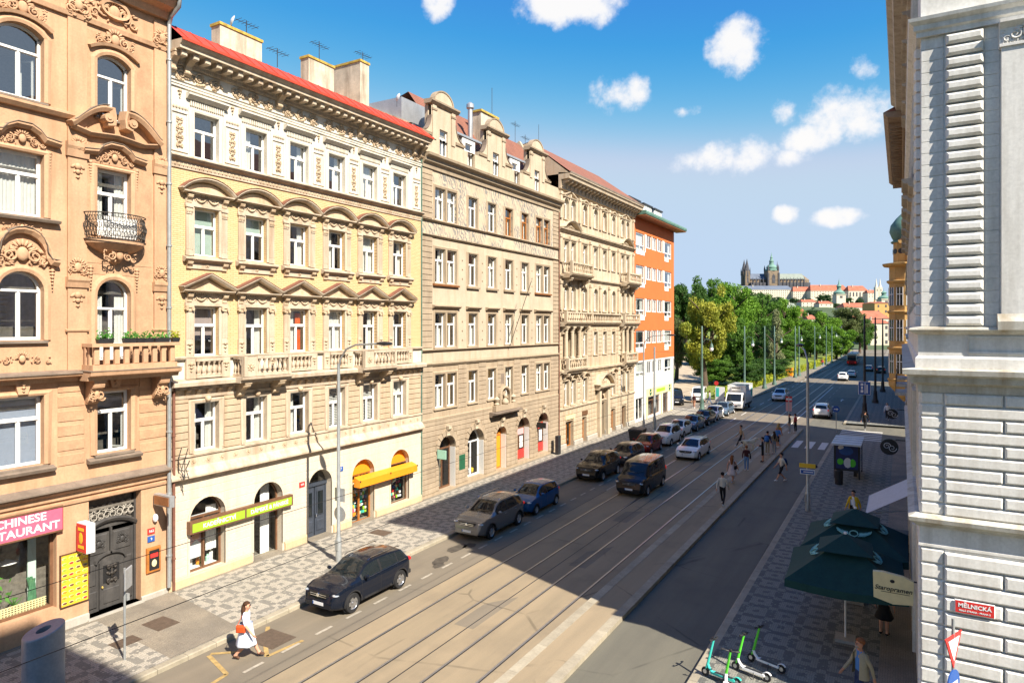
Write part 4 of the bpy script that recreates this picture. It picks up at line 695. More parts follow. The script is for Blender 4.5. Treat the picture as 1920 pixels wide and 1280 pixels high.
    relief(b, bx, 21.85, 1.7, .95, 69, 'peach_trim', 'cartouche', -.03); mb = MB(); mb.sweep([(bx+.42*math.cos(a*math.pi/9), 21.95+.24*math.sin(a*math.pi/9)) for a in range(18)], [(0, 0), (.14, 0), (.16, -.10), (0, -.12)], True); mb.build('oval_frame', 'peach_trim', b); MB().prism([(bx+.42*math.cos(a*math.pi/9), 21.95+.24*math.sin(a*math.pi/9)) for a in range(18)], -.02, .02).build('oval_window', 'black', b)
    # broken scrolled pediment across the second column
    L_, R_ = q(12.2), q(15.1); mb = MB(); p = [(L_-.1, 17.35)]+[(L_+i*.12, 17.42+.72*math.sin(math.pi/2*i/9)) for i in range(10)]+[(L_+1.12, 17.98), (L_+1.1, 17.82), (L_+.98, 17.80)]
    for sg in (1, -1):
        pts = p if sg == 1 else [(L_+R_-x, z) for x, z in p][::-1]
        g = MB().sweep(pts, [(0, 0), (.34, 0), (.42, .12), (.42, .18), (0, .22)]).build('scrolled_pediment', 'peach_trim', b); x = L_+1.02 if sg == 1 else R_-1.02; MB().cyl((x, -.46, 17.9), (x, 0, 17.9), .16, n=12).build('volute', 'peach_trim', g); MB().cyl((x, -.49, 17.9), (x, -.44, 17.9), .07, n=8).build('volute_eye', 'peach_trim', g); MB().sweep([(a, c+.22) for a, c in pts[:11] if 1] if sg == 1 else [(a, c+.22) for a, c in pts[3:]], [(0, 0), (.44, 0), (.44, .02), (0, .03)]).build('flashing', 'ledge_lead', g)
    p = [(L_-.1, 17.3), (L_+.5, 17.18), ((L_+R_)/2, 17.28), (R_-.5, 17.18), (R_+.1, 17.3)]; MB().sweep(p, [(0, 0), (.2, 0), (.3, .1), (.3, .14), (0, .18)]).build('cornice', 'peach_trim', b)
    # corbelled iron balcony
    bal = obj('balcony', None, b, (bx, 0, 13.45)); mb = MB(); prf = [(.0, -.75), (.18, -.62), (.34, -.35), (.62, -.2), (.80, -.05), (.86, 0), (.86, .12), (0, .12)]
    half = lambda r, n=14: [(1.22*r*math.cos(math.pi+math.pi*i/n), -r*1.0*math.sin(math.pi*i/n)*.82) for i in range(n+1)]
    for (r0, z0), (r1, z1) in zip(prf, prf[1:]):
        for (xa, ya), (xb, yb), (xc, yc), (xd, yd) in zip(half(r0), half(r0)[1:], half(r1)[1:], half(r1)): mb.quad((xa, ya, z0), (xb, yb, z0), (xc, yc, z1), (xd, yd, z1))
    mb.build('balcony_slab', 'peach_trim', bal, smooth=50); relief(bal, 0, -.4, 1.2, .6, 66, 'peach_trim', 'cartouche', -.36)
    rail = MB(); bulge = lambda t: .84+.14*math.sin(t*math.pi)+.02
    for zf in (.12, 1.05): rail.tube([(x*bulge(.05)/1, y, zf) for x, y in half(1.0)], .022, 5)
    rng = random.Random(3)
    for i in range(27):
        a = math.pi*(i+.5)/27; cs, sn = -math.cos(a), -math.sin(a)*.82
        rail.tube([(cs*1.1*bulge(t/6), sn*bulge(t/6), .12+.93*t/6) for t in range(7)], .011, 4)
        for zc in (.33, .6, .86):
            rr = bulge((zc-.12)/.93); rail.tube([((cs*1.1*rr)+.09*math.cos(t*.9)*math.sin(a), sn*rr+.03*math.cos(t*.9)*cs, zc+.10*math.sin(t*.9)) for t in range(8)], .010, 4)
    rail.build('railing', 'iron', bal); obj('curtain', curtain_mesh(1.2, .75, ('full', 'curtain')), bal, (0, -.45, .2))
    # stone balcony with flower boxes, on acanthus consoles
    bal = obj('balcony', None, b, (q(14.0), 0, 8.95)); w2 = 1.66; MB().prof([(0, -.32), (.70, -.32), (.74, -.2), (.92, -.14), (.95, -.02), (0, .02)][::-1], -w2, w2).build('balcony_slab', 'peach_trim', bal); MB().prof([(.9, 0), (.97, .0), (.97, .02), (0, .05), (0, .03)], -w2-.02, w2+.02).build('flashing', 'ledge_lead', bal)
    MB().box(-w2+.12, w2-.12, -.82, -.66, .02, .22).build('plinth', 'peach', bal); MB().prof([(.60, .84), (.90, .84), (.90, .96), (.60, .96)][::-1], -w2+.06, w2-.06).build('handrail', 'peach_trim', bal)
    for k in range(9): MB().cbox(-.09, .09, -.80, -.68, .22, .84, .02).build('baluster', 'peach', bal, (-w2+.28+k*(2*w2-.56)/8, 0, 0))
    for s in (-1, 1): MB().box(s*(w2-.2)-.06, s*(w2-.2)+.06, -.66, 0, .84, .96).build('handrail', 'peach_trim', bal); MB().box(s*(w2-.2)-.06, s*(w2-.2)+.06, -.66, 0, .02, .22).build('plinth', 'peach', bal); [MB().box(s*(w2-.2)-.05, s*(w2-.2)+.05, -.3-i*.25, -.18-i*.25, .22, .84).build('baluster', 'peach', bal) for i in range(2)]; g = bracket(bal, s*1.2, -.32, .36, .85, .62, 'peach_trim', name='console'); relief(bal, s*1.2, -.8, .42, .7, 66, 'peach_trim', 'cartouche', -.42)
    prof_obj('cornice', 'peach_trim', b, [(0, 8.62), (.12, 8.62), (.16, 8.76), (.40, 8.82), (.44, 8.93), (0, 8.98)][::-1], 0, q(12.35)); prof_obj('flashing', 'ledge_lead', b, [(.0, 8.93), (.46, 8.90), (.46, 8.95), (0, 9.02)][::-1], 0, q(12.34))
    prof_obj('cornice', 'peach_trim', b, [(0, 4.62), (.08, 4.62), (.10, 4.78), (.24, 4.88), (.24, 4.95), (.32, 5.0), (0, 5.05)][::-1], 0, W); prof_obj('flashing', 'ledge_lead', b, [(0, 5.02), (.35, 4.97), (.35, 5.02), (0, 5.16)][::-1], 0, W); prof_obj('moulding', 'peach_trim', b, [(0, 4.4), (.06, 4.4), (.08, 4.5), (0, 4.5)][::-1], 0, W)
    prof_obj('architrave', 'peach_trim', b, [(0, 21.15), (.1, 21.15), (.14, 21.3), (0, 21.34)][::-1], 0, W); prof_obj('main_cornice', 'peach_trim', b, [(0, 22.35), (.2, 22.35), (.3, 22.6), (.62, 22.7), (.78, 22.95), (.8, 23.05), (0, 23.1)][::-1], 0, W); prof_obj('gutter', 'dark_metal', b, [(.66, 23.06), (.98, 23.06), (1.0, 23.22), (.7, 23.2)][::-1], 0, W)
    MB().quad((0, -.7, 23.15), (W, -.7, 23.15), (W, 6, 26.5), (0, 6, 26.5)).build('roof', 'roof_tile', b)
    dp = downpipe(b, W-.03, .4, 22.3, 'galv', .08, -.17); MB().tube([(W-.03, -.85, 23.1), (W-.03, -.8, 22.75), (W-.03, -.3, 22.5), (W-.03, -.17, 22.2)], .08, 8).build('swan_neck', 'galv', dp, smooth=60)
    downpipe(b, W+.18, .2, 8.2, 'rust_pipe', .055, -.14)
    # entrance door
    d = obj('door', None, b, ((gf[1][0]+gf[1][1])/2, .38, .22)); mb = MB(); mb.box(-.935, -.86, -.05, .1, 0, 4.1); mb.box(.86, .935, -.05, .1, 0, 4.1); mb.build('door_frame', 'door_dark', d)
    l = MB().box(-.86, .86, 0, .08, 0, 2.95).build('door_leaf', 'door_dark', d); MB().sweep(segpts(-.93, .93, 2.85, .32), [(0, 0), (.10, 0), (.16, .1), (.06, .16), (0, .16)]).build('door_hood', 'door_dark', d); p = segpts(-.86, .86, 2.85, .3); MB().quad(*[(x, .0, z) for x, z in [(-.86, 2.8), (.86, 2.8)]+p[::-1]]).build('door_head', 'door_dark', d)
    for s in (-1, 1):
        MB().cbox(s*.64-.16, s*.64+.16, -.05, 0, .15, .75, .03).build('door_panel', 'door_dark', l); MB().cbox(s*.64-.14, s*.64+.14, -.04, 0, .95, 1.75, .03).build('door_panel', 'door_dark', l); MB().cbox(s*.42-.32, s*.42+.32, -.04, 0, 2.05, 2.75, .03).build('door_panel', 'door_dark', l); relief(l, s*.42, 2.42, .4, .4, 65, 'door_dark', 'cartouche', -.04)
    w_ = MB().box(-.4, .42, -.07, 0, .06, 1.72).build('wicket_door', 'door_dark', l); MB().cbox(-.28, .3, -.1, -.07, .2, .75, .03).build('door_panel', 'door_dark', w_); mb = MB(); mb.box(-.28, .3, -.072, -.068, .95, 1.6); mb.build('pane', 'black', w_); relief(l, .01, 1.28, .55, .6, 70, 'iron', 'panel', -.1); MB().ell((-.33, -.12, .85), (.03, .05, .05)).build('handle', 'p_gold', w_); MB().sweep(arcpts(-.5, .5, 1.72, .28, 10), [(0, 0), (.1, 0), (.1, .07), (0, .09)]).build('wicket_arch', 'door_dark', l); MB().box(-.03, .03, -.1, 0, 2.0, 2.95).build('door_post', 'door_dark', l)
    tr = obj('transom_grille', None, d); rng = random.Random(9); mb = MB(); [mb.tube([(x+.13*math.cos(t*.8+k)*(1-.05*t), -.01, 3.55+.22*((k%2)-.5)*1.2+.15*math.sin(t*.8+k)*(1-.05*t)) for t in range(10)], .02, 4) for k, x in enumerate([-.78+.112*i for i in range(15)])]; mb.build('grille_scrolls', 'concrete', tr); MB().box(-.86, .86, .12, .16, 3.0, 4.1).build('pane', 'interior', tr); MB().box(-1.0, 1.0, -.5, .3, -.2, 0).build('doorstep', 'concrete', d)
    MB().prof([(0, 0), (.06, 0), (.06, .42), (0, .45)][::-1], q(11.72), q(12.75)).build('plinth_course', 'concrete', b); MB().prof([(0, 0), (.06, 0), (.06, .32), (0, .35)][::-1], q(14.62), W).build('plinth_course', 'concrete', b)
    # restaurant window
    w_ = win(b, *gf[0], depth=.25, style='1', fm='wood_dark', gm='shop_glass', name='restaurant_window', bar=.09); r = obj('restaurant_interior', None, b); MB().box(q(8.7), q(12), 2.2, 2.3, .4, 3.7).build('back_wall', 'interior', r); MB().box(q(8.9), q(11.75), .5, 1.0, .6, 1.0).build('window_shelf', 'wood_dark', r); MB().lathe([(0, .12), (.05, .1), (.34, 0), (.3, -.02), (0, -.02)], 12, (q(10.65), 1.0, 2.65)).build('lamp_shade', 'p_white', r); MB().box(q(11.25), q(11.5), .9, .95, 1.0, 3.3).build('curtain', 'blind_green', r)
    mb = MB(); [mb.box(q(9.0)+i*.09, q(9.0)+i*.09+.035, .42, .45, 1.0, 1.32) for i in range(29)]; [mb.box(q(9.0), q(11.6), .43, .46, 1.02+j*.075, 1.05+j*.075) for j in range(5)]; mb.build('wicker_screen', 'p_cream', r)
    rng = random.Random(5)
    def plant(x, y, z, kind):
        pl = obj('plant', None, r, (x, y, z)); MB().lathe([(0, 0), (.1, 0), (.14, .2), (0, .2)], 8).build('pot', 'p_brown', pl); mb = MB()
        if kind == 'agave':
            for k in range(16): a = k*2.4; l = rng.uniform(.25, .5); e = rng.uniform(.5, 1.3); mb.add([(-.03*math.sin(a), .03*math.cos(a), .2), (.03*math.sin(a), -.03*math.cos(a), .2), (l*math.cos(a)*math.cos(e), l*math.sin(a)*math.cos(e), .2+l*math.sin(e))], [(0, 1, 2)])
        elif kind == 'cactus':
            for k in range(4): mb.cyl((rng.uniform(-.12, .12), rng.uniform(-.05, .05), .15), (rng.uniform(-.14, .14), 0, rng.uniform(.6, 1.2)), .06, .045, 7)
        else:
            for k in range(70): c = Vector((rng.gauss(0, .22), rng.gauss(0, .12), .45+abs(rng.gauss(0, .4)))); d1 = Vector((rng.uniform(-1, 1), rng.uniform(-1, 1), rng.uniform(-.5, 1))).normalized()*.13; d2 = d1.cross(Vector((rng.uniform(-1, 1), 1, 0))).normalized()*.05; mb.add([c-d1, c+d2, c+d1, c-d2], [(0, 1, 2, 3)])
        mb.build('leaves', 'leaf_cactus' if kind == 'cactus' else 'leaf_pot', pl)
    plant(q(9.7), .75, 1.0, 'bush'); plant(q(10.1), .7, 1.0, 'bush'); plant(q(10.75), .7, 1.05, 'agave'); plant(q(11.3), .75, 1.05, 'cactus')
    # signs of the restaurant
    g = MB().box(q(7.6), q(11.85), -.12, -.02, 3.62, 4.42).build('restaurant_sign', 'p_pink', b); MB().sweep([(q(7.6), 3.62), (q(7.6), 4.42), (q(11.85), 4.42), (q(11.85), 3.62)][::-1], [(.10, -.03), (.15, -.03), (.15, .02), (.10, .02)], True).build('sign_frame', 'wood_dark', g)
    text('lettering', 'CHINESE', .36, 'p_white', g, (q(11.35), -.126, 4.20), align='RIGHT', sx=1.05, bold=.007); text('lettering', 'RESTAURANT', .36, 'p_white', g, (q(11.76), -.126, 3.84), align='RIGHT', sx=1.08, bold=.007)
    g = MB().box(q(11.8), q(12.72), -.07, -.01, .95, 2.72).build('menu_board', 'p_yellow', b); MB().sweep([(q(11.8), .95), (q(11.8), 2.72), (q(12.72), 2.72), (q(12.72), .95)][::-1], [(.0, 0), (.09, 0), (.09, .035), (0, .035)], True).build('board_frame', 'wood_dark', g); rng = random.Random(2)
    for i in range(4):
        for j in range(9):
            x, z = q(11.93)+i*.22, 1.06+j*.19; p = MB().ell((0, 0, 0), (.09, .012, .05), 8, 4).build('dish_picture', 'p_cream', g, (x, -.072, z)); MB().ell((rng.uniform(-.01, .01), -.012, .005), (.075, .008, .038), 6, 4).build('food', rng.choice(['p_brown', 'p_red', 'p_orange', 'p_brown', 'p_green']), p)
    g = obj('lantern_sign', None, b, (q(12.33), -.1, 2.75)); MB().box(-.02, .26, -.62, 0, 0, 1.0).build('sign_box', 'p_white', g); MB().box(-.045, -.02, -.60, -.02, .03, .97).build('sign_face', 'p_red', g); MB().ell((-.05, -.31, .5), (.012, .13, .2), 8, 6).build('sign_emblem', 'p_yellow', g)
    for z in (.8, .2): MB().box(-.055, -.045, -.48, -.14, z-.05, z+.05).build('sign_line', 'p_yellow', g)
    g = obj('lamp_box_sign', None, b, (q(15.15), -.1, 3.72)); MB().box(-.1, .1, -1.0, 0, 0, .42).build('sign_box', 'zinc', g); MB().box(-.125, -.1, -.94, -.06, .05, .37).build('sign_face', 'mahogany', g)
    for z, m, t in ((2.72, 'p_red', '562'), (2.42, 'p_blue', '9')): f = MB().cbox(-.14, .14, -.03, 0, -.11, .11, .008).build('house_number', m, b, (q(15.0), -.01, z)); text('numeral', t, .13, 'p_white', f, (0, -.034, 0))
    g = MB().cbox(q(14.8), q(15.35), -.1, 0, 1.15, 2.1, .03).build('display_case', 'wood', b); MB().box(q(14.88), q(15.27), -.11, -.10, 1.25, 2.0).build('display_picture', 'p_black', g); MB().box(q(14.92), q(15.22), -.115, -.11, 1.72, 1.9).build('display_print', 'p_red', g); MB().ell((q(15.07), -.115, 1.5), (.1, .01, .14)).build('display_print', 'p_cream', g)
    MB().ell((q(15.12), -.1, 3.2), (.10, .1, .16)).build('wall_lamp', 'p_white', b); MB().box(q(11.15), q(11.6), -.05, -.01, .12, .62).build('chalk_board', 'p_black', b)
    return b
B1()
def B3():
    Y0 = 31.58; W = 18.4; q = lambda y: y-Y0
    b = thing('tan_gabled_house', 'tan plastered house with three curved gables and arched shopfronts', 'house', (XL, Y0, 0), R(90))
    C = [q(y) for y in (33.42, 34.66, 37.08, 39.47, 41.8, 44.2, 46.5, 47.78)]; hw = .53
    rows = [(5.45, 7.55), (9.22, 11.35), (13.2, 15.3), (17.1, 19.05)]
    gf = [(q(33.3), q(35.1), .28, 3.65, .85), (q(36.47), q(38.45), .42, 3.65, .9), (q(40.05), q(41.45), .3, 3.38, .66), (q(43.08), q(44.9), .4, 3.65, .86), (q(46.26), q(48.05), .45, 3.65, .84)]
    ops = [[(c-hw, c+hw, *r) for c in C] for r in rows]
    wall(0, W, 0, 8.3, gf+ops[0], .5).build('lower_wall', 'tan', b); wall(0, W, 8.3, 16.05, ops[1]+ops[2], .3).build('middle_wall', 'tan_pale', b); wall(0, W, 16.05, 20.4, ops[3], .3).build('upper_wall', 'sgraffito', b); shell(b, W, 14, 21, 'tan'); backing(b, 0, W, .1, 21)
    pair = [(0, 1), (2,), (3,), (4,), (5,), (6, 7)]
    courses(b, .05, W-.05, .35, 4.75, .315, gf, 'tan_block', .04, .03, .014, ring=.34); MB().prof([(0, 0), (.08, 0), (.08, .3), (0, .34)][::-1], 0, W).build('plinth_course', 'tan_pale', b) if 0 else None
    courses(b, .05, W-.05, 5.25, 8.05, .31, [(C[p[0]]-hw-.22, C[p[-1]]+hw+.22, 5.2, 7.8) for p in pair], 'tan_block', .04, .03, .014)
    for xa, xb in ((.05, 1.05), (W-1.0, W-.05)): courses(b, xa, xb, 9.2, 16.0, .34, [], 'tan_block', .04, .03, .014); courses(b, xa, xb, 17.05, 20.0, .34, [], 'tan_block', .04, .03, .014)
    # voussoirs and masks round the arches
    for a in gf:
        p = apath(a[0], a[1], a[3], a[4]); cxx = (a[0]+a[1])/2; n = 9
        for i in range(n):
            t0, t1 = math.pi*(i+.06)/n, math.pi*(i+.94)/n; r = (a[1]-a[0])/2; pt = lambda t, k: (cxx-(r+k)*math.cos(t), a[3]-a[4]+(a[4]+k)*math.sin(t))
            MB().prism([pt(t1, .02), pt(t0, .02), pt(t0, .36), pt(t1, .36)][::-1], -.055, 0).build('voussoir', 'tan_block', b)
        bracket(b, cxx, a[3]+.62, .3, .7, .24, 'tan_pale', name='keystone')
        for z in range(int((a[3]-a[4]-.4)/.32)):
            for s in (a[0]-.18, a[1]+.18): MB().cbox(-.16, .16, -.055, 0, 0, .29, .014).build('stone_block', 'tan_block', b, (s, 0, .4+z*.32))
    prof_obj('string_course', 'tan', b, [(0, 4.72), (.06, 4.72), (.08, 4.86), (0, 4.9)][::-1], 0, W)
    for z0, z1, o in ((8.08, 8.3, .16), (8.98, 9.12, .18), (15.95, 16.1, .16), (16.88, 17.02, .18)): prof_obj('string_course', 'tan', b, [(0, z0), (o*.4, z0), (o, z0+(z1-z0)*.6), (o, z1-.03), (0, z1)][::-1], 0, W)
    wall(1.1, W-1.1, 8.34, 8.95, y=-.012).build('frieze_panel', 'tan_pale', b); wall(1.1, W-1.1, 16.14, 16.85, y=-.012).build('frieze_panel', 'sgraffito', b)
    rng = random.Random(12)
    for r, (z0, z1) in enumerate(rows):
        for p in pair:
            a, e = C[p[0]]-hw, C[p[-1]]+hw
            MB().sweep([(a, z0-.06), (a, z1), (e, z1), (e, z0-.06)], [(0, 0), (.05, 0), (.08, .12), (0, .18)]).build('window_surround', 'tan', b)
            if r == 1: MB().prof([(0, 11.62), (.12, 11.62), (.26, 11.74), (.26, 11.8), (0, 11.84)][::-1], a-.28, e+.28).build('hood_moulding', 'tan', b)
            if r in (2,): MB().prof([(0, z0-.2), (.14, z0-.2), (.17, z0-.1), (0, z0-.06)][::-1], a-.2, e+.2).build('sill_cornice', 'mahogany' if len(p) == 2 else 'tan', b)
            if len(p) == 2: MB().box(C[p[0]]+hw, C[p[1]]-hw, -.07, 0, z0, z1).build('window_pier', 'tan', b)
        for k, c in enumerate(C):
            dark = r == 3 and k >= 4
            win(b, *ops[r][k], depth=.16, style='T', fm='wood' if dark else 'white_paint', cur=rng.choice([('full', 'curtain'), ('sides', 'curtain'), ('left', 'curtain'), ('low', 'curtain'), None]), th=.66, sill=.1, sillmat='tan')
        if r in (1, 2):
            for x in [(C[i]+C[i+1])/2 for i in range(1, 6)]:
                for dz in (.4, 1.0, 1.6): relief(b, x, z0+dz, .16, .16, 5, 'tan', 'rosette', -.01)
    # main cornice
    prof_obj('main_cornice', 'tan', b, [(0, 20.05), (.10, 20.05), (.14, 20.3), (.32, 20.42), (.36, 20.62), (.58, 20.72), (.62, 20.86), (0, 20.95)][::-1], 0, W)
    wall(0, W, 20.9, 22.05, [(q(33.9)-.42, q(33.9)+.42, 21.15, 22.05)]+[(q(y)-.42, q(y)+.42, 21.15, 22.05) for y in (37.0, 40.15, 43.15, 46.3)], .25, .05).build('attic_wall', 'tan_pale', b)
    for y in (33.9, 40.15, 46.3):
        c = q(y); g = obj('gable', None, b, (c, .05, 0)); wall(-1.28, 1.28, 22.05, 24.1, [(-.42, .42, 22.05, 22.75)], .25).build('gable_wall', 'tan_pale', g); MB().box(-1.28, 1.28, .25, .5, 22.05, 24.1).build('gable_back', 'tan_pale', g)
        MB().prof([(-.4, 24.1), (.10, 24.1), (.24, 24.24), (.26, 24.34), (-.4, 24.38)][::-1], -1.5, 1.5).build('gable_cornice', 'tan', g); p = arcpts(-.95, .95, 24.38, .72, 12); MB().prism([(-.95, 24.38), (.95, 24.38)]+p[::-1][1:-1], -.02, .3).build('gable_top', 'tan_pale', g); MB().sweep(p, [(-.32, 0), (.06, 0), (.08, .08), (-.32, .08)]).build('gable_moulding', 'tan', g)
        for s in (-1, 1):
            MB().box(s*1.0-.2, s*1.0+.2, -.06, 0, 22.0, 24.1).build('gable_pilaster', 'tan_pale', g); MB().prof([(0, 23.75), (.1, 23.75), (.12, 23.85), (0, 23.9)][::-1], s*1.0-.24, s*1.0+.24).build('gable_band', 'tan', g)
            pts = [(1.28, 23.4)]+[(1.28+.85*(1-math.cos(t*math.pi/16)), 23.4-1.05*math.sin(t*math.pi/16)) for t in range(1, 9)]+[(2.25, 22.35), (2.25, 22.05), (1.28, 22.05)]
            MB().prism([(s*x, z) for x, z in pts][::-1 if s == 1 else 1], 0, .28).build('gable_scroll', 'tan_pale', g); MB().sweep([(s*x, z) for x, z in pts[:9]][::1 if s == 1 else -1], [(-.28, 0), (.05, 0), (.05, .05), (-.28, .05)]).build('scroll_flashing', 'ledge_lead', g)
            MB().prof([(0, 22.15), (.08, 22.15), (.12, 22.3), (0, 22.34)][::-1], s*1.75-.5, s*1.75+.5).build('gable_band', 'tan', g)
        win(g, -.42, .42, 21.15, 22.75, depth=.12, cur=('low', 'curtain'), th=.66)
    for y in (37.0, 43.15):
        c = q(y); g = obj('dormer', None, b, (c, .3, 0)); MB().box(-.75, -.42, -.05, 3, 21.1, 23.0).build('dormer_cheek', 'white_wall', g); MB().box(.42, .75, -.05, 3, 21.1, 23.0).build('dormer_cheek', 'white_wall', g); MB().box(-.42, .42, -.05, 3, 22.68, 23.0).build('dormer_head', 'white_wall', g); MB().box(-1.5, 1.5, -.12, 3.4, 23.0, 23.14).build('dormer_roof', 'zinc', g); win(g, -.42, .42, 21.15, 22.68, depth=.02, cur=('low', 'curtain'), th=.66)
    # roof, fire wall, chimneys, flue
    roof = MB().quad((3.2, .4, 21.8), (W, .4, 21.8), (W, 3.6, 26.1), (3.2, 3.6, 26.1)).build('roof', 'roof_tile', b); MB().quad((3.2, 3.6, 26.1), (W, 3.6, 26.1), (W, 14, 21), (0, 14, 21)).build('back_slope', 'roof_tile', roof)
    MB().box(.1, 2.9, 1.6, 5, 21.5, 24.5).build('roof_box', 'zinc', roof); ch = MB().box(9.3, 11.6, 1.8, 2.6, 22, 26.2).build('chimney', 'chimney', b); MB().box(9.2, 11.7, 1.7, 2.7, 26.2, 26.35).build('chimney_cap', 'lichen', ch); mb = MB(); mb.cyl((7.6, 1.6, 22.5), (7.6, 1.6, 25.9), .17, n=10); mb.lathe([(.17, 0), (.28, .1), (.28, .35), (.1, .5), (0, .5)], 10, (7.6, 1.6, 25.8)); mb.build('flue', 'zinc', b, smooth=40)
    mb = MB(); mb.add([(W-.3, .3, 21), (W-.3, 3.6, 26.4), (W-.3, 13, 21), (W, .3, 21), (W, 3.6, 26.4), (W, 13, 21)], [(0, 1, 2), (3, 5, 4), (0, 3, 4, 1), (1, 4, 5, 2)]); mb.build('fire_wall', 'tan_pale', roof)
    # canopy with a bust above the door
    cn = obj('portal_canopy', None, b, (q(41.0), 0, 4.2)); MB().prof([(0, 0), (.25, 0), (.3, .12), (.6, .2), (.62, .3), (0, .36)][::-1], -1.9, 1.9).build('canopy_slab', 'ledge_lead', cn); MB().box(-1.5, 1.5, -.35, 0, .36, .75).build('canopy_plinth', 'tan', cn); p = arcpts(-.6, .6, 1.35, .55, 10); MB().sweep([(-.6, .75)]+p+[(.6, .75)], [(0, 0), (.26, 0), (.3, .08), (.26, .16), (0, .16)]).build('canopy_niche', 'tan', cn)
    for s in (-1, 1): mb = MB(); mb.lathe([(0, 0), (.16, 0), (.2, .12), (.1, .2), (.22, .45), (.08, .6), (0, .65)], 9, (s*1.15, -.2, .75)); mb.build('urn', 'tan_pale', cn, smooth=50)
    mb = MB(); mb.ell((0, -.2, 1.35), (.14, .14, .19), 10, 7); mb.lathe([(0, -.1), (.2, 0), (.3, .2), (.1, .42), (.08, .5), (0, .5)], 10, (0, -.18, .75)); mb.build('bust', 'tan_pale', cn, smooth='all'); MB().cbox(-.35, .35, -.05, 0, 2.2, 2.95, .02).build('plaque', 'ledge_lead', cn)
    # shopfronts
    kinds = [('wood_dark', '1'), ('p_white', 'fan'), ('wood', '2'), ('p_red', 'fan'), ('p_red', 'fan')]
    for k, a in enumerate(gf):
        MB().box(a[1]-.04, a[1]-.012, .0, .42, a[2], a[3]-a[4]).build('reveal_lining', 'white_wall', b)
        w_ = win(b, a[0], a[1], a[2], a[3], a[4], .42, 'fan', ['wood_dark', 'white_paint', 'wood', 'wood_dark', 'wood_dark'][k], gm='shop_glass', name='shop_window' if k != 2 else 'door', bar=.09)
        if k == 2: MB().box(-.58, .58, .02, .05, .05, 2.6).build('door_leaf', 'p_orange', w_)
        if k > 2: MB().box(-.8, .8, .0, .034, .09, .75).build('stall_riser', 'p_red', w_); MB().box(-.72, .72, -.03, .0, 1.9, 2.35).build('shop_sign', 'p_red' if k == 4 else 'p_rose', w_); MB().box(.15, .6, -.02, .02, .9, 1.75).build('poster', 'p_white', w_)
        if k == 1: [MB().lathe([(0, 0), (.1, 0), (.12, .25), (0, .3)], 7, (x, .3, .15)).build('flower_pot', m, w_) for x, m in ((-.6, 'p_white'), (-.2, 'p_pink'), (.25, 'p_white'), (.6, 'p_yellow'))]
        if k == 0: [MB().lathe([(0, 0), (.06, 0), (.06, .2), (.02, .28), (0, .28)], 7, (-.3+.3*(i%3), .3, .4+.55*(i//3))).build('bottle', ['p_white', 'p_green', 'p_cream'][i%3], w_) for i in range(9)]
    MB().cbox(q(35.45), q(36.15), -.05, 0, 1.2, 2.2, .02).build('menu_board', 'p_dgreen', b); g = obj('bracket_sign', None, b, (q(33.05), 0, 2.4)); MB().box(-.02, .02, -.75, -.1, 0, .55).build('sign_face', 'p_mint', g); MB().tube([(0, 0, .6), (0, -.8, .6)], .015, 5).build('sign_arm', 'black', g)
    g = obj('bracket_sign', None, b, (q(46.05), 0, 2.6)); MB().box(-.04, .04, -.85, -.1, 0, .42).build('sign_face', 'p_black', g); mb = MB(); mb.tube([(q(41.7), -.1, 8.9), (q(42.35), -1.6, 13.8)], .025, 5); mb.build('flag_pole', 'iron', b)
    downpipe(b, W-.05, .3, 20, 'rust_pipe', .05, -.1)
B3()
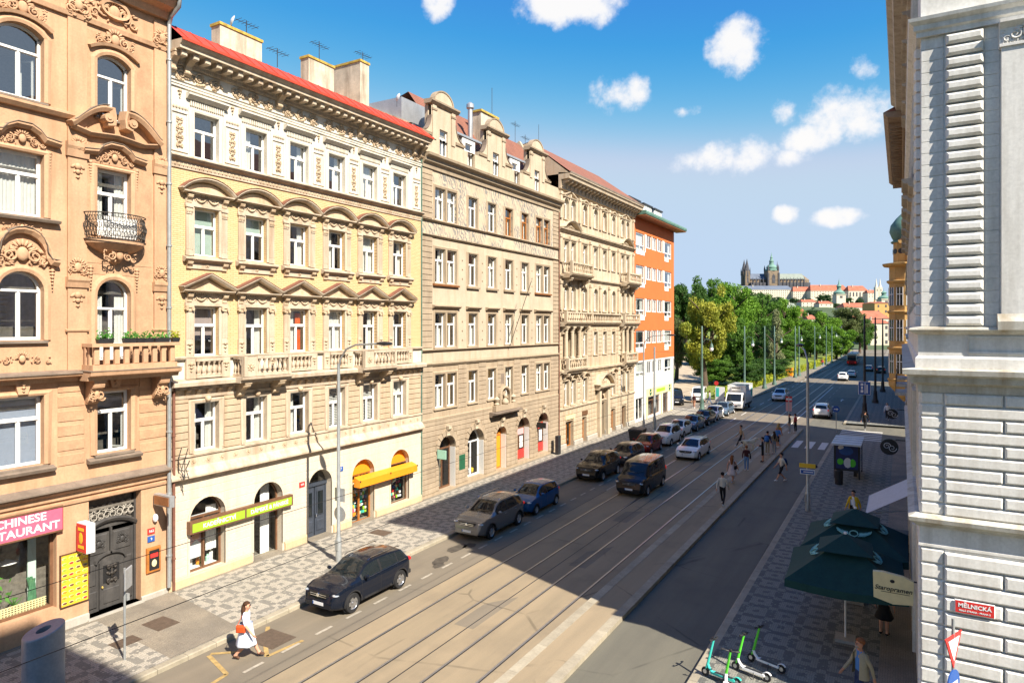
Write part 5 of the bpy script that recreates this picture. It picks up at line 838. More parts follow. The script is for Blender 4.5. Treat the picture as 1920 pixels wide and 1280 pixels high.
def B4():
    Y0 = 49.98; W = 18.16; q = lambda y: y-Y0
    b = thing('ochre_loggia_house', 'ochre neo-renaissance house with loggias, stone balconies and a heavy bracketed cornice', 'house', (XL, Y0, 0), R(90))
    C = [q(y) for y in (51.42, 52.82, 55.3, 57.72, 59.92, 62.2, 64.72, 66.14)]; hw = .46; pair = [(0, 1), (2,), (3,), (4,), (5,), (6, 7)]
    r1 = [(C[k]-hw, C[k]+hw, 3.75, 5.85) for k in (0, 1, 2, 5, 6, 7)]; r3 = [(c-hw, c+hw, 11.97, 14.0, .45) for c in C]; r4 = [(c-hw, c+hw, 16.0, 17.78) for c in C]; r5 = [(c-hw, c+hw, 19.68, 21.42, .45) for c in C]
    r2 = [(C[k]-hw, C[k]+hw, 7.9, 10.0) for k in (2, 3, 4, 5)]; log = [(q(51.0), q(53.5), 7.75, 10.5), (q(64.3), q(66.7), 7.75, 10.5)]
    gf = [(q(51.3), q(52.9), .1, 2.36), (q(54.72), q(55.7), .1, 2.36), (q(58.5), q(60.0), .12, 4.1, .74), (q(61.6), q(62.75), .1, 2.36), (q(64.5), q(65.75), .1, 2.36)]
    wall(0, W, 0, 6.75, gf+r1, .5).build('lower_wall', 'ochre', b); wall(0, W, 6.75, 10.75, r2+log, .9).build('loggia_wall', 'ochre', b); wall(0, W, 10.75, 22.1, r3+r4+r5, .3).build('upper_wall', 'ochre_trim', b); shell(b, W, 14, 22, 'ochre'); backing(b, 0, W, .1, 22, 2.4)
    courses(b, .02, W-.02, .6, 3.3, .39, gf, 'ochre', .05, .035, .02, ring=.2, maxw=1.4); courses(b, .02, W-.02, 3.75, 6.3, .37, [(C[0]-.75, C[1]+.75, 3.5, 6.2), (C[2]-.75, C[2]+.75, 3.5, 6.2), (q(57.6), q(60.9), 3, 6.3), (C[5]-.7, C[5]+.7, 3.5, 6.2), (C[6]-.7, C[7]+.7, 3.5, 6.2)], 'ochre', .05, .035, .02, maxw=1.2); courses(b, .02, W-.02, 7.8, 10.4, .4, [(a-.35, e+.35, 7, 11) for a, e, *_ in log]+[(a-.2, e+.2, 7.7, 10.25) for a, e, *_ in r2], 'ochre', .045, .035, .02, maxw=.9)
    for x in (q(53.9), q(63.8)): [MB().cbox(-.3, .3, -.09, 0, 0, .42, .05).build('stone_block', 'ochre_trim', b, (x, 0, 3.6+i*.5)) for i in range(14) if not (6.2 < 3.6+i*.5 < 7.6)]
    MB().prof([(0, 0), (.12, 0), (.12, .5), (.06, .56), (0, .56)][::-1], 0, gf[0][0]).build('plinth_course', 'concrete', b)
    for i in range(4): MB().prof([(0, 0), (.12, 0), (.12, .5), (.06, .56), (0, .56)][::-1], gf[i][1], gf[i+1][0]).build('plinth_course', 'concrete', b)
    MB().prof([(0, 0), (.12, 0), (.12, .5), (.06, .56), (0, .56)][::-1], gf[4][1], W).build('plinth_course', 'concrete', b)
    for z, h, o in ((3.3, .3, .2), (6.35, .45, .35), (10.55, .3, .3), (14.55, .3, .26), (18.5, .34, .34)): prof_obj('string_course', 'ochre_trim', b, CORN(o, h) and [(p, z+s) for p, s in CORN(o, h)], 0, W)
    rng = random.Random(21)
    cu = lambda: rng.choice([('full', 'curtain'), ('sides', 'curtain'), ('left', 'curtain'), ('low', 'curtain')])
    for o in r1+r2+r3+r4+r5:
        win(b, *o[:4], arch=o[4] if len(o) > 4 else 0, depth=.2, style='fan' if len(o) > 4 else 'T', cur=cu(), th=.66, sill=.1, sillmat='ochre_trim')
        a_ = o[4] if len(o) > 4 else 0; MB().sweep([(o[0], o[2])]+(apath(o[0], o[1], o[3], a_) if a_ else [(o[0], o[3]), (o[1], o[3])])+[(o[1], o[2])], [(0, 0), (.08, 0), (.10, .08), (.03, .13), (0, .13)]).build('window_surround', 'ochre_trim', b)
    for r, zt in ((r5, 21.5), (r4, 17.9)):
        for p in pair:
            a, e = C[p[0]]-.62, C[p[-1]]+.62
            if zt > 20: MB().sweep([(a, zt+.08), ((a+e)/2, zt+.08+(e-a)*.18), (e, zt+.08)], [(0, 0), (.2, 0), (.22, .09), (0, .11)]).build('raking_cornice', 'ochre_trim', b)
            MB().prof([(0, zt), (.16, zt), (.2, zt+.1), (0, zt+.12)][::-1], a, e).build('hood_moulding', 'ochre_trim', b)
    for k in range(9):
        x = [.35, q(54.1), q(56.5), q(58.8), q(61.05), q(63.5), W-.35, q(52.12), q(65.43)][k]
        for z0, z1 in ((11.9, 14.4), (15.9, 18.3), (19.6, 21.9)): mb = MB(); w_ = .34 if k < 7 else .2; mb.box(x-w_/2, x+w_/2, -.12, 0, z0, z1-.3); mb.box(x-w_*.62, x+w_*.62, -.18, 0, z1-.3, z1-.05); mb.box(x-w_*.58, x+w_*.58, -.15, 0, z0, z0+.2); mb.build('pilaster', 'ochre_trim', b)
    # curved hoods above the fourth-floor pairs
    for p in ((0, 1), (6, 7)): MB().sweep(segpts(C[p[0]]-.9, C[p[1]]+.9, 18.8, .62), [(0, 0), (.4, 0), (.5, .12), (0, .16)]).build('curved_pediment', 'ochre_trim', b); relief(b, (C[p[0]]+C[p[1]])/2, 19.1, 1.6, .42, 66, 'ochre_trim', 'cartouche', -.1)
    # main cornice with brackets
    prof_obj('main_cornice', 'ochre_trim', b, [(0, 22.0), (.2, 22.05), (.25, 22.75), (.95, 22.8), (1.0, 23.0), (1.12, 23.1), (1.14, 23.2), (0, 23.35)][::-1], 0, W+.0)
    for k in range(23): bracket(b, .35+k*(W-.7)/22, 22.78, .3, .62, .8, 'ochre_trim', name='console')
    # balconies
    def balc(x0, x1, z, out, n, h=.95, mat='ochre_trim'):
        g = obj('balcony', None, b, (0, 0, z)); MB().prof([(0, -.35), (out*.7, -.35), (out*.8, -.2), (out, -.1), (out+.06, 0), (0, .04)][::-1], x0, x1).build('balcony_slab', mat, g); balustrade(g, x0+.05, x1-.05, .04, h, -out+.12, mat, n, .09)
        for s in (x0+.14, x1-.14): MB().box(s-.13, s+.13, -out, -out+.26, .04, h+.1).build('balcony_pier', mat, g); MB().box(s-.08, s+.08, -out+.26, 0, h*.86, h).build('handrail', mat, g); [obj('baluster', baluster_mesh(round(h*.72, 2), .07, mat), g, (s, -.2-i*.22, .14)) for i in range(int(out/.26)-1)]
        for s in (x0+.5, x1-.5): bracket(g, s, -.35, .34, .7, out*.75, mat, name='console')
        return g
    balc(q(50.5), q(55.0), 14.95, 1.05, 10); balc(q(63.9), q(67.7), 14.95, 1.05, 9); balc(.05, q(55.6), 10.85, .75, 12, .85); balc(q(63.6), W-.05, 10.85, .75, 10, .85); balustrade(b, q(55.7), q(63.5), 10.9, .85, -.3, 'ochre_trim', 20); balc(q(50.4), q(54.4), 6.85, .75, 9, .9); balc(q(63.9), q(67.4), 6.85, .75, 8, .9)
    # loggias with columns
    for a, e, z0, z1 in log:
        c = (a+e)/2; MB().box(a, e, .9, 1.0, z0, z1).build('loggia_back', 'ochre', b); win(b, a+.25, a+1.0, 7.9, 10.1, depth=.84, cur=('full', 'curtain')); win(b, e-1.0, e-.25, 7.9, 10.1, depth=.84, cur=('sides', 'curtain'))
        for x in (c-.1, e+.1, a-.1):
            mb = MB(); mb.lathe([(.24, 0), (.24, .1), (.18, .16), (.165, 2.2), (.2, 2.24), (.16, 2.3), (.25, 2.5), (.27, 2.6), (0, 2.6)], 12, (x, -.25, 7.78)); mb.box(x-.28, x+.28, -.52, .05, 10.38, 10.5); mb.build('column', 'ochre_trim', b, smooth=40)
    for o in r2: relief(b, (o[0]+o[1])/2, 10.25, .9, .26, 68, 'ochre_trim', 'cartouche', -.06)
    for x in (C[0], C[1], C[2], C[5], C[6], C[7]): MB().sweep(arcpts(x-.6, x+.6, 6.0, .3, 8), [(0, 0), (.3, 0), (.34, .12), (0, .14)]).build('shell_hood', 'ochre_trim', b)
    # portal
    g = obj('portal', None, b, (q(59.25), 0, 0)); MB().box(-1.25, -.8, -.35, 0, 0, 4.6).build('portal_pier', 'ochre_trim', g); MB().box(.8, 1.25, -.35, 0, 0, 4.6).build('portal_pier', 'ochre_trim', g); MB().prof([(0, 4.6), (.5, 4.6), (.7, 4.8), (.74, 4.95), (0, 5.0)][::-1], -1.75, 1.75).build('portal_cornice', 'ochre_trim', g); MB().sweep(segpts(-1.75, 1.75, 4.98, .95), [(0, 0), (.66, 0), (.74, .16), (0, .2)]).build('portal_pediment', 'ochre_trim', g); p = segpts(-1.5, 1.5, 5.0, .8); MB().prism([(-1.5, 5.0), (1.5, 5.0)]+p[::-1][1:-1], -.3, 0).build('tympanum', 'ochre_trim', g); relief(g, 0, 5.35, 1.4, .6, 67, 'ochre_trim', 'cartouche', -.3)
    win(b, *gf[2][:4], arch=gf[2][4], depth=.4, style='fan', fm='door_dark', name='door', bar=.12)
    for k, m in ((0, 'wood'), (1, 'wood'), (3, 'wood'), (4, 'wood_dark')): w_ = win(b, *gf[k], depth=.3, style='2', fm=m, name='shop_door', bar=.11, gm='shop_glass'); MB().box(gf[k][0]-.1, gf[k][1]+.1, -.1, -.02, 2.55, 2.9).build('shop_sign', ['p_cream', 'p_brown', 'ochre', 'ochre', 'ochre'][k], b)
    roof = MB().quad((0, -1.1, 23.3), (W, -1.1, 23.3), (W-3, 2.8, 26.3), (0, 2.8, 26.3)).build('roof', 'roof_tile', b); MB().quad((0, 2.8, 26.3), (W-3, 2.8, 26.3), (W, 14, 23.2), (0, 14, 23.2)).build('back_slope', 'roof_tile', roof); MB().quad((0, -1.0, 23.2), (0, 2.8, 26.25), (0, 14, 23.2)).build('gable_end', 'ochre', roof); MB().quad((W, -1.1, 23.3), (W, 14, 23.2), (W-3, 2.8, 26.3)).build('hip_slope', 'roof_tile', roof); MB().box(0, W, -1.16, -1.04, 23.2, 23.36).build('gutter', 'ledge_lead', roof)
    ch = MB().box(4.5, 6, 5.2, 6, 24, 27.6).build('chimney', 'chimney', b); MB().cyl((9, 5.6, 26), (9, 5.6, 27.6), .2, n=9).build('flue', 'zinc', b)
B4()
def B5():
    Y0 = 68.18; W = 14.5; q = lambda y: y-Y0
    b = thing('orange_office_block', 'plain orange plastered block with white window bands and a green copper eave', 'building', (XL, Y0, 0), R(90))
    tops = [20.75, 17.2, 13.6, 10.05, 6.6]; ops = []; wins = []
    for i, t in enumerate(tops):
        last = i == 4; ops += [(q(68.7), q(71.5), t-(1.65 if last else 1.95), t)]; wins.append((q(68.7), q(71.5), t-(1.65 if last else 1.95), t, 2))
        for a, e in ((72.25, 73.9), (74.25, 75.85), (76.3, 77.9)): ops.append((q(a), q(e), t-1.45, t)); wins.append((q(a), q(e), t-1.45, t, 1))
        ops.append((q(78.75), q(81.7), t-(1.65 if last else 1.95), t)); wins.append((q(78.75), q(81.7), t-(1.65 if last else 1.95), t, 2))
    gf = [(q(68.7), q(71.3), .3, 2.7), (q(72.5), q(76.9), .4, 2.5), (q(78.2), q(80.2), .1, 2.5)]
    wall(0, W, 0, 6.75, gf+[o for o in ops if o[3] < 7], .3).build('lower_wall', 'white_wall', b); wall(0, W, 6.75, 22.4, [o for o in ops if o[3] > 7], .25).build('wall', 'orange', b); shell(b, W, 16, 22.4, 'orange'); backing(b, 0, W, .1, 22.3)
    rng = random.Random(31)
    for o in wins: win(b, *o[:4], depth=.08, style='2' if o[4] == 1 else 'T', cur=rng.choice([('full', 'curtain'), ('sides', 'curtain'), ('left', 'curtain'), None]), th=.3 if o[4] == 2 else .6, bar=.09)
    for i, t in enumerate(tops):
        for a, e in ((71.55, 72.2), (73.95, 74.2), (75.9, 76.25), (77.95, 78.7)): MB().box(q(a), q(e), -.03, 0, t-1.45, t).build('window_band', 'white_wall', b)
        if i < 4: MB().box(q(71.55), q(71.9), -.03, 0, t-2.0, t-1.46).build('window_band', 'white_wall', b); MB().box(q(68.7), q(71.5), -.04, 0, t-2.4, t-1.96).build('parapet_panel', 'white_wall', b); MB().box(q(78.75), q(80.3), -.04, 0, t-2.4, t-1.96).build('parapet_panel', 'white_wall', b)
    MB().box(0, W, -.05, 0, 6.68, 6.78).build('string_course', 'white_wall', b) if 0 else None
    for k, o in enumerate(gf): win(b, *o, depth=.15, style='2' if k != 1 else 'T', th=.8, fm='white_paint' if k == 0 else 'p_brown', gm='shop_glass', name='shop_window', bar=.08)
    f = MB().box(q(72.2), q(81.8), -.08, -.02, 2.6, 3.5).build('shop_fascia', 'p_cream', b)
    for x in (q(73.4), q(80.6)): d = MB().cyl((x, -.1, 3.05), (x, -.08, 3.05), .38, n=16).build('emblem_disc', 'p_dgreen', f); MB().prism([(x-.3, 3.0), (x+.3, 3.08), (x+.3, 3.16), (x-.3, 3.08)], -.115, -.10).build('emblem_stripe', 'p_cream', d)
    MB().box(q(75.5), q(78.8), -.09, -.08, 2.85, 3.25).build('lettering_band', 'p_green', f)
    for x in (q(72.25), q(77.5), q(81.4)): MB().box(x-.18, x+.18, -.1, 0, 0, 2.6).build('shop_pier', 'p_cream', b)
    e = MB().prof([(0, 22.35), (1.35, 22.45), (1.4, 22.62), (1.35, 22.82), (0, 22.95)][::-1], -.1, W+.9).build('eave', 'verdigris', b); MB().box(-.1, W+.9, -1.3, -.02, 22.33, 22.38).build('soffit', 'mahogany', e)
    MB().box(0, W, 1.2, 12, 22.8, 23.2).build('roof', 'dark_metal', b)
    for x0, x1 in ((1.0, 4.6), (5.8, 8.8), (9.8, 12.6)): g = obj('dormer', None, b, (0, 0, 22.9)); MB().box(x0, x1, 1.0, 6, 0, 1.7).build('dormer_box', 'white_wall', g); MB().box(x0-.15, x1+.15, .85, 6.2, 1.7, 1.85).build('dormer_roof', 'dark_metal', g); win(g, x0+.3, (x0+x1)/2-.1, .3, 1.5, depth=.94, style='2', cur=None); win(g, (x0+x1)/2+.1, x1-.3, .3, 1.5, depth=.94, style='2', cur=('full', 'curtain'))
B5()
# aerials and dishes on the roofs: each a thing of its own
def aerial(y, z, h, x, label, kind='yagi'):
    o = thing('roof_aerial', label, 'antenna', (x, y, z)); o.scale = (.75,)*3 if kind != 'dish' else (.5,)*3; MB().cyl((0, 0, 0), (0, 0, h), .025, n=6).build('mast', 'dark_metal', o)
    if kind == 'yagi':
        MB().tube([(-.1, -.7, h*.85), (.1, .8, h*.8)], .018, 5).build('boom', 'dark_metal', o); [MB().tube([(-.35, -.6+i*.25, h*.85-i*.01), (.35, -.6+i*.25, h*.85-i*.01)], .012, 4).build('element', 'dark_metal', o) for i in range(6)]
    if kind == 'dish': MB().lathe([(0, .18), (.2, .15), (.38, .08), (.5, 0), (.48, 0), (.36, .05), (0, .13)], 14).build('dish', 'p_pale', o, (.15, 0, h*.8)).rotation_euler = (R(75), 0, R(-22)); MB().tube([(.1, 0, h*.8), (.6, 0, h*.75)], .015, 4).build('feed_arm', 'dark_metal', o)
    return o
aerial(19.9, 24.0, 1.2, -26.5, 'white satellite dish on the first chimney of the yellow house', 'dish'); aerial(20.7, 24.0, 1.1, -26.5, 'television aerial beside the satellite dish on the first chimney'); aerial(16.2, 22.6, 2.2, -25.8, 'thin aerial at the corner above the peach house gutter')
aerial(21.9, 22.9, 1.2, -25.8, 'lone short aerial rising from the red roof between the chimneys'); aerial(25.7, 24.6, 1.6, -27.0, 'branching aerial on the middle chimney above the red roof'); aerial(28.3, 25.3, .9, -26.3, 'small aerial on the side of the wide lichen chimney'); aerial(30.9, 23.6, 1.4, -26.0, 'rusty satellite dish on struts beside the zinc roof box', 'dish')
aerial(43.2, 26.0, 3.6, -27.0, 'tall needle mast behind the middle gable', 'mast'); aerial(50.2, 26.4, 2.6, -29.0, 'wide aerial on the tiled roof ridge of the tan house'); aerial(52.0, 25.8, 2.4, -29.0, 'second wide aerial further along the tiled ridge'); aerial(55.5, 26.5, 4.0, -29.5, 'tall whip mast on the ochre house roof', 'mast')
# ---------------------------------------------------------------- ground, road, pavements, tracks
def st(o): o['kind'] = 'structure'; return o
def sheet(name, pts, z, mat): return st(MB().quad(*[(x, y, z) for x, y in pts]).build(name, mat))
def kerbL(y): return -19.4 if y < 90 else (-19.4+(y-90)/100*4.2 if y < 190 else -15.2)
def ground_build():
    sheet('ground', [(-3000, -300), (900, -300), (900, 3500), (-3000, 3500)], -.06, 'far_ground')
    ys = [-40, 60, 90, 110, 130, 150, 170, 190, 240, 420]; pts = [(kerbL(y), y) for y in ys]
    mb = MB()
    for (xa, ya), (xb, yb) in zip(pts, pts[1:]): mb.quad((xa, ya, 0), (-5.42, ya, 0), (-5.42, yb, 0), (xb, yb, 0))
    st(mb.build('road', 'asphalt')); sheet('side_street', [(-5.42, -1.5), (60, -1.5), (60, 17.2), (-5.42, 17.2)], -.004, 'asphalt_lane'); sheet('side_street', [(-5.42, 69), (60, 69), (60, 79.5), (-5.42, 79.5)], -.004, 'asphalt_lane'); sheet('side_street', [(-5.42, 129), (60, 129), (60, 141), (-5.42, 141)], -.004, 'asphalt_lane')
    sheet('bus_lane', [(-8.6, -40), (-5.42, -40), (-5.42, 110), (-8.6, 110)], .004, 'asphalt_lane'); sheet('track_bed', [(-16.3, -40), (-10.2, -40), (-10.2, 75), (-16.3, 75)], .004, 'asphalt_track')
    # tar joints of the track slab
    for x in (-16.3, -13.08, -10.3): st(MB().box(x-.02, x+.02, -40, 75, .003, .0085).build('tar_joint', 'trim_black'))
    for k, (x, n) in enumerate(zip((-15.33, -13.9, -12.25, -10.82), ('beside the parking lane', 'of the left track nearest the middle', 'of the right track nearest the middle', 'along the tram platform'))):
        r = MB().box(x-.035, x+.035, -40, 330, 0, .014).build('tram_rail', 'rail_worn'); tag(r, 'polished steel tram rail '+n, 'rail', None, 'structure'); MB().box(x+.036, x+.075, -40, 330, .002, .008).build('rail_groove', 'black', r)
    # left pavement with kerb stones
    pv = MB(); L_ = [(-25.2, -40), (-25.2, 83)]; pv.quad((-25.3, -40, .15), (-19.68, -40, .15), (-19.68, 84, .15), (-25.3, 84, .15)); p = st(pv.build('pavement', 'mosaic')); MB().box(-25.2, -24.45, -40, 83, .15, .156).build('wall_strip', 'mosaic_plain', p); sheet('pavement_patch', [(-24.45, 12.9), (-19.7, 12.6), (-19.7, 15.1), (-24.45, 15.75)], .155, 'mosaic_plain')
    km = cached('kerb', lambda: MB().add([(0,0,0),(.28,0,0),(.28,.985,0),(0,.985,0),(0,0,.152),(.25,0,.152),(.25,.985,.152),(0,.985,.152),(.28,0,.125),(.28,.985,.125)], [(4,5,6,7),(5,8,9,6),(8,1,2,9),(0,1,8,5,4),(3,7,6,9,2)]).mesh('kerb_stone', 'stone_kerb'))
    for k in range(80): obj('kerb_stone', km, p, (-19.68, 5+k, 0))
    mb = MB()
    for ya, yb in zip([84, 100, 120, 140, 160, 190, 240], [100, 120, 140, 160, 190, 240, 420]): mb.quad((kerbL(ya)-3.2, ya, .15), (kerbL(ya), ya, .15), (kerbL(yb), yb, .15), (kerbL(yb)-3.2, yb, .15)); mb.quad((kerbL(ya), ya, .15), (kerbL(ya), ya, 0), (kerbL(yb), yb, 0), (kerbL(yb), yb, .15))
    st(mb.build('park_pavement', 'mosaic_plain')); sheet('forecourt', [(-45, 83), (-22, 83), (-22, 96), (-45, 96)], .14, 'mosaic_plain')
    # tram platform
    mb = MB(); mb.quad((-10.0, -40, .15), (-8.75, -40, .15), (-8.75, 72.6, .15), (-10.0, 72.6, .15)); p = st(mb.build('tram_platform', 'asphalt_track'))
    ks = cached('pk1', lambda: MB().cbox(-.95, .95, -.16, .16, -.16, .0, .02).xf(Matrix.Rotation(R(-90), 4, 'X')).xf(Matrix.Rotation(R(90), 4, 'Z')).mesh('kerb_stone', 'stone_kerb'))
    kb = cached('pk2', lambda: MB().box(-.17, .17, -.955, .955, -.16, .004).mesh('kerb_stone', 'stone_kerb'))
    for k in range(32):
        for x in (-10.07, -8.77): obj('kerb_stone', kb, p, (x, 12.5+k*1.92, .155))
    # right pavement
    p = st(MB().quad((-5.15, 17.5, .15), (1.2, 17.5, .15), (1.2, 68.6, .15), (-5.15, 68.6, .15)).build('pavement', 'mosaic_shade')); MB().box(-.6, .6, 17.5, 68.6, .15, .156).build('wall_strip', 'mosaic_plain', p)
    for k in range(51): obj('kerb_stone', km, p, (-5.14, 18.5+k, 0), R(180))
    MB().box(-5.42, 1.2, 17.2, 17.5, 0, .152).build('kerb_stone', 'stone_kerb', p)
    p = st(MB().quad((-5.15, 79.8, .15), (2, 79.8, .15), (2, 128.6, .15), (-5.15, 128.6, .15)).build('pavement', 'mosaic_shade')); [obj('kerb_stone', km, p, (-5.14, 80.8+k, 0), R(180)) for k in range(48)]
    st(MB().box(-5.4, 4, 141, 420, 0, .15).build('pavement', 'mosaic_plain'))
    # painted markings
    def mark(x0, x1, y0, y1, mat='paint_white', z=.012, name='road_marking', sk=0): return st(MB().quad((x0, y0, z), (x1, y0, z), (x1+sk, y1, z), (x0+sk, y1, z)).build(name, mat))
    for k in range(52): mark(-17.3, -17.18, 9+k*1.45, 9.75+k*1.45, 'paint_worn')
    for x in (-8.3, -7.25, -6.2): mark(x, x+.55, 62.4, 66.3)
    for k in range(6): mark(-5.2, -1.6, 69.6+k*1.1, 70.1+k*1.1)
    for k in range(14): mark(-16.45, -16.33, 76+k*6, 79+k*6); mark(-9.2, -9.08, 84+k*6, 87+k*6, 'paint_worn')
    mark(-10.3, -10.16, 76, 128); mark(-16.4, -16.28, 40, 75, 'paint_worn')
    for y in (88, 104): mark(-7.4, -7.25, y, y+2.2); st(MB().quad((-7.62, y+2.2, .012), (-7.03, y+2.2, .012), (-7.32, y+3.3, .012)).build('road_marking', 'paint_white'))
    for a, c_ in (((-19.1, 13.5), (-17.6, 13.05)), ((-17.6, 13.05), (-17.3, 11.0)), ((-18.4, 15.1), (-17.45, 14.4)), ((-17.45, 14.4), (-17.3, 15.75)), ((-19.15, 15.85), (-18.35, 15.1)), ((-19.15, 13.6), (-18.4, 14.2))):
        a = Vector(a); c_ = Vector(c_); n = (c_-a).normalized().orthogonal()*.07; st(MB().quad(*[(v.x, v.y, .010) for v in (a-n, c_-n, c_+n, a+n)]).build('road_marking', 'paint_yellow'))
    for x, y, w, h, z, l in ((-18.3, 15.3, .62, .5, .006, 'wide steel cover in the parking lane by the yellow marking'), (-22.0, 12.5, .3, .4, .158, 'small rusty cover in the pale mosaic by the signpost'), (-22.3, 13.9, .5, .4, .158, 'rusty square cover in the plain pavement before the dark door'), (-22.6, 25.6, .5, .35, .158, 'rusty cover in the mosaic before the orange shop')): tag(MB().box(x-w, x+w, y-h, y+h, z-.003, z+.006).build('manhole_cover', 'manhole'), l, 'manhole')
    for x, y, r in ((-17.9, 24.3, .3), (-17.6, 23.7, .2), (-18.2, 26.0, .35), (-17.9, 26.6, .25)): mb = MB(); rng = random.Random(int(y*10)); mb.quad(*[(x+r*(.7+.5*rng.random())*math.cos(a*.52), y+r*2*(.7+.5*rng.random())*math.sin(a*.52), .009) for a in range(12)]); st(mb.build('wet_stain', 'stain'))
    for k in range(9): mb = MB(); rng = random.Random(k); y = 12+k*7.3; x = -12.9+rng.uniform(-.6, .6); mb.quad((x-.3, y, .0075), (x+.5, y, .0075), (x+.5, y+rng.uniform(1.5, 3.5), .0075), (x-.3, y+2, .0075)); st(mb.build('road_patch', 'asphalt'))
ground_build()
# ---------------------------------------------------------------- right row
def front_into(root, M, fn):               # build a front in its own frame, then hang its parts on the house
    f = obj('front', None); before = set(bpy.data.objects); fn(f); bpy.context.view_layer.update()
    for c in [o for o in bpy.data.objects if o not in before and o.parent == f]: c.parent = root; c.matrix_basis = M@c.matrix_basis
    bpy.data.objects.remove(f)
def W1():
    b = thing('white_rusticated_house', 'grey white corner house with banded stone blocks, pilasters and a street name plate', 'house', (.42, 19.6, 0)); Wd, L_ = 16, 26.4
    sw = [(4.6, 6.2, 11.6, 15.4), (8.4, 10, 11.6, 15.4), (12.2, 13.8, 11.6, 15.4), (4.6, 6.2, 6.0, 8.4), (8.4, 10, 6.0, 8.4), (12.2, 13.8, 6.0, 8.4), (4.6, 6.2, 1.2, 4.2), (8.4, 10, 1.2, 4.2), (4.6, 6.2, 18.9, 21.6), (8.4, 10, 18.9, 21.6)]
    wall(0, Wd, 0, 24, sw, .35).build('side_front', 'grey_white', b); backing(b, 0, Wd, .2, 23.8); MB().box(.02, Wd, L_-.3, L_, 0, 24).build('end_wall', 'grey_white', b); MB().box(-.6, Wd+.3, -.6, L_, 24.0, 24.25).build('eave', 'grey_trim', b); MB().add([(-.6, -.6, 24.25), (Wd, -.6, 24.25), (Wd, L_, 24.25), (-.6, L_, 24.25), (5, 5, 27.5), (Wd-5, 5, 27.5), (Wd-5, L_, 27.5), (5, L_, 27.5)], [(0, 1, 5, 4), (3, 0, 4, 7), (4, 5, 6, 7), (1, 2, 6, 5)]).build('roof', 'roof_tile', b)
    for o in sw: win(b, *o, depth=.22, cur=('sides', 'curtain'))
    def corner(p, flip):                   # bands of stone near the corner, for either front
        x0, x1, x2 = (0, .5, 99)
        sgn = lambda a, e: (a, e) if not flip else (-e, -a)
        def C_(xa, xb, z0, z1, h, out, ch, mat='grey_block', gap=.035): courses(p, *sgn(xa, xb), z0, z1, h, [], mat, out, gap, ch)
        C_(.0, .48, .9, 5.0, .365, .05, .03); C_(.0, .48, 5.84, 8.88, .292, .04, .03); C_(.005, .48, 10.5, 17.68, .288, .014, .006, 'grey_white', .012)
    corner(b, False)
    # blocks beside the corner strip
    n = 11
    for j in range(n):
        z = .95+j*.368; segs = ((.5, 1.66), (1.70, 4.3)) if j%2 else ((.5, 3.2), (3.24, 4.3))
        for s, e in segs: MB().cbox(s, e, -.12, .01, z, z+.325, .045).build('stone_block', 'grey_block', b)
    for j in range(10):
        z = 5.86+j*.302; segs = ((.5, 1.66), (1.70, 4.3)) if j%2 else ((.5, 3.1), (3.14, 4.3))
        for s, e in segs: MB().cbox(s, e, -.10, .01, z, z+.268, .04).build('stone_block', 'grey_block', b)
    for j in range(25): MB().cbox(.52, 1.28, -.16, .01, 10.52+j*.287, 10.52+j*.287+.235, .06).build('stone_block', 'grey_block', b)
    courses(b, 1.3, 1.6, 10.5, 17.68, .288, [], 'grey_white', .012, .012, .005)
    for x in (1.62, 7.0, 10.8): MB().box(x, x+1.0, -.2, 0, 10.75, 17.1).build('pilaster', 'grey_white', b); MB().prof([(0, 10.42), (.30, 10.42), (.32, 10.62), (.25, 10.72), (.2, 10.8), (0, 10.8)][::-1], x-.08, x+1.08).build('pilaster_base', 'grey_trim', b); MB().prof([(0, 17.08), (.24, 17.08), (.24, 17.14), (.2, 17.16), (.22, 17.5), (.34, 17.62), (.34, 17.7), (0, 17.7)][::-1], x-.04, x+1.04).build('capital', 'grey_white', b); relief(b, x+.5, 17.36, 1.0, .5, 66, 'grey_white', 'cartouche', -.2, dens=2); [relief(b, x+.1+.2*i, 17.22, .2, .22, 14, 'grey_white', 'leafband', -.22) for i in range(5)]
    # cornices and bands run round the corner
    def band(name, mat, pr):
        mb = MB(); mb.prof(pr, 0, Wd); n = len(pr); vs = [(-o, -o, z) for o, z in pr]+[(-o, L_, z) for o, z in pr]; mb.add(vs, [tuple(range(n))]+[(i, (i+1)%n, (i+1)%n+n, i+n) for i in range(n)]); vs = [(-o, -o, z) for o, z in pr]+[(0, -o, z) for o, z in pr]; mb.add(vs, [(i, (i+1)%n, (i+1)%n+n, i+n) for i in range(n)]); return mb.build(name, mat, b)
    band('frieze', 'grey_white', [(0, 5.04), (.05, 5.04), (.05, 5.1), (.03, 5.12), (.03, 5.54), (0, 5.54)][::-1]); band('string_course', 'grey_trim', [(0, 5.54), (.10, 5.54), (.14, 5.6), (.25, 5.68), (.27, 5.78), (.12, 5.85), (0, 5.85)][::-1]); band('cornice', 'grey_trim', [(0, 8.88), (.06, 8.88), (.08, 9.05), (.22, 9.12), (.24, 9.26), (.38, 9.32), (.40, 9.44), (.1, 9.48), (0, 9.48)][::-1])
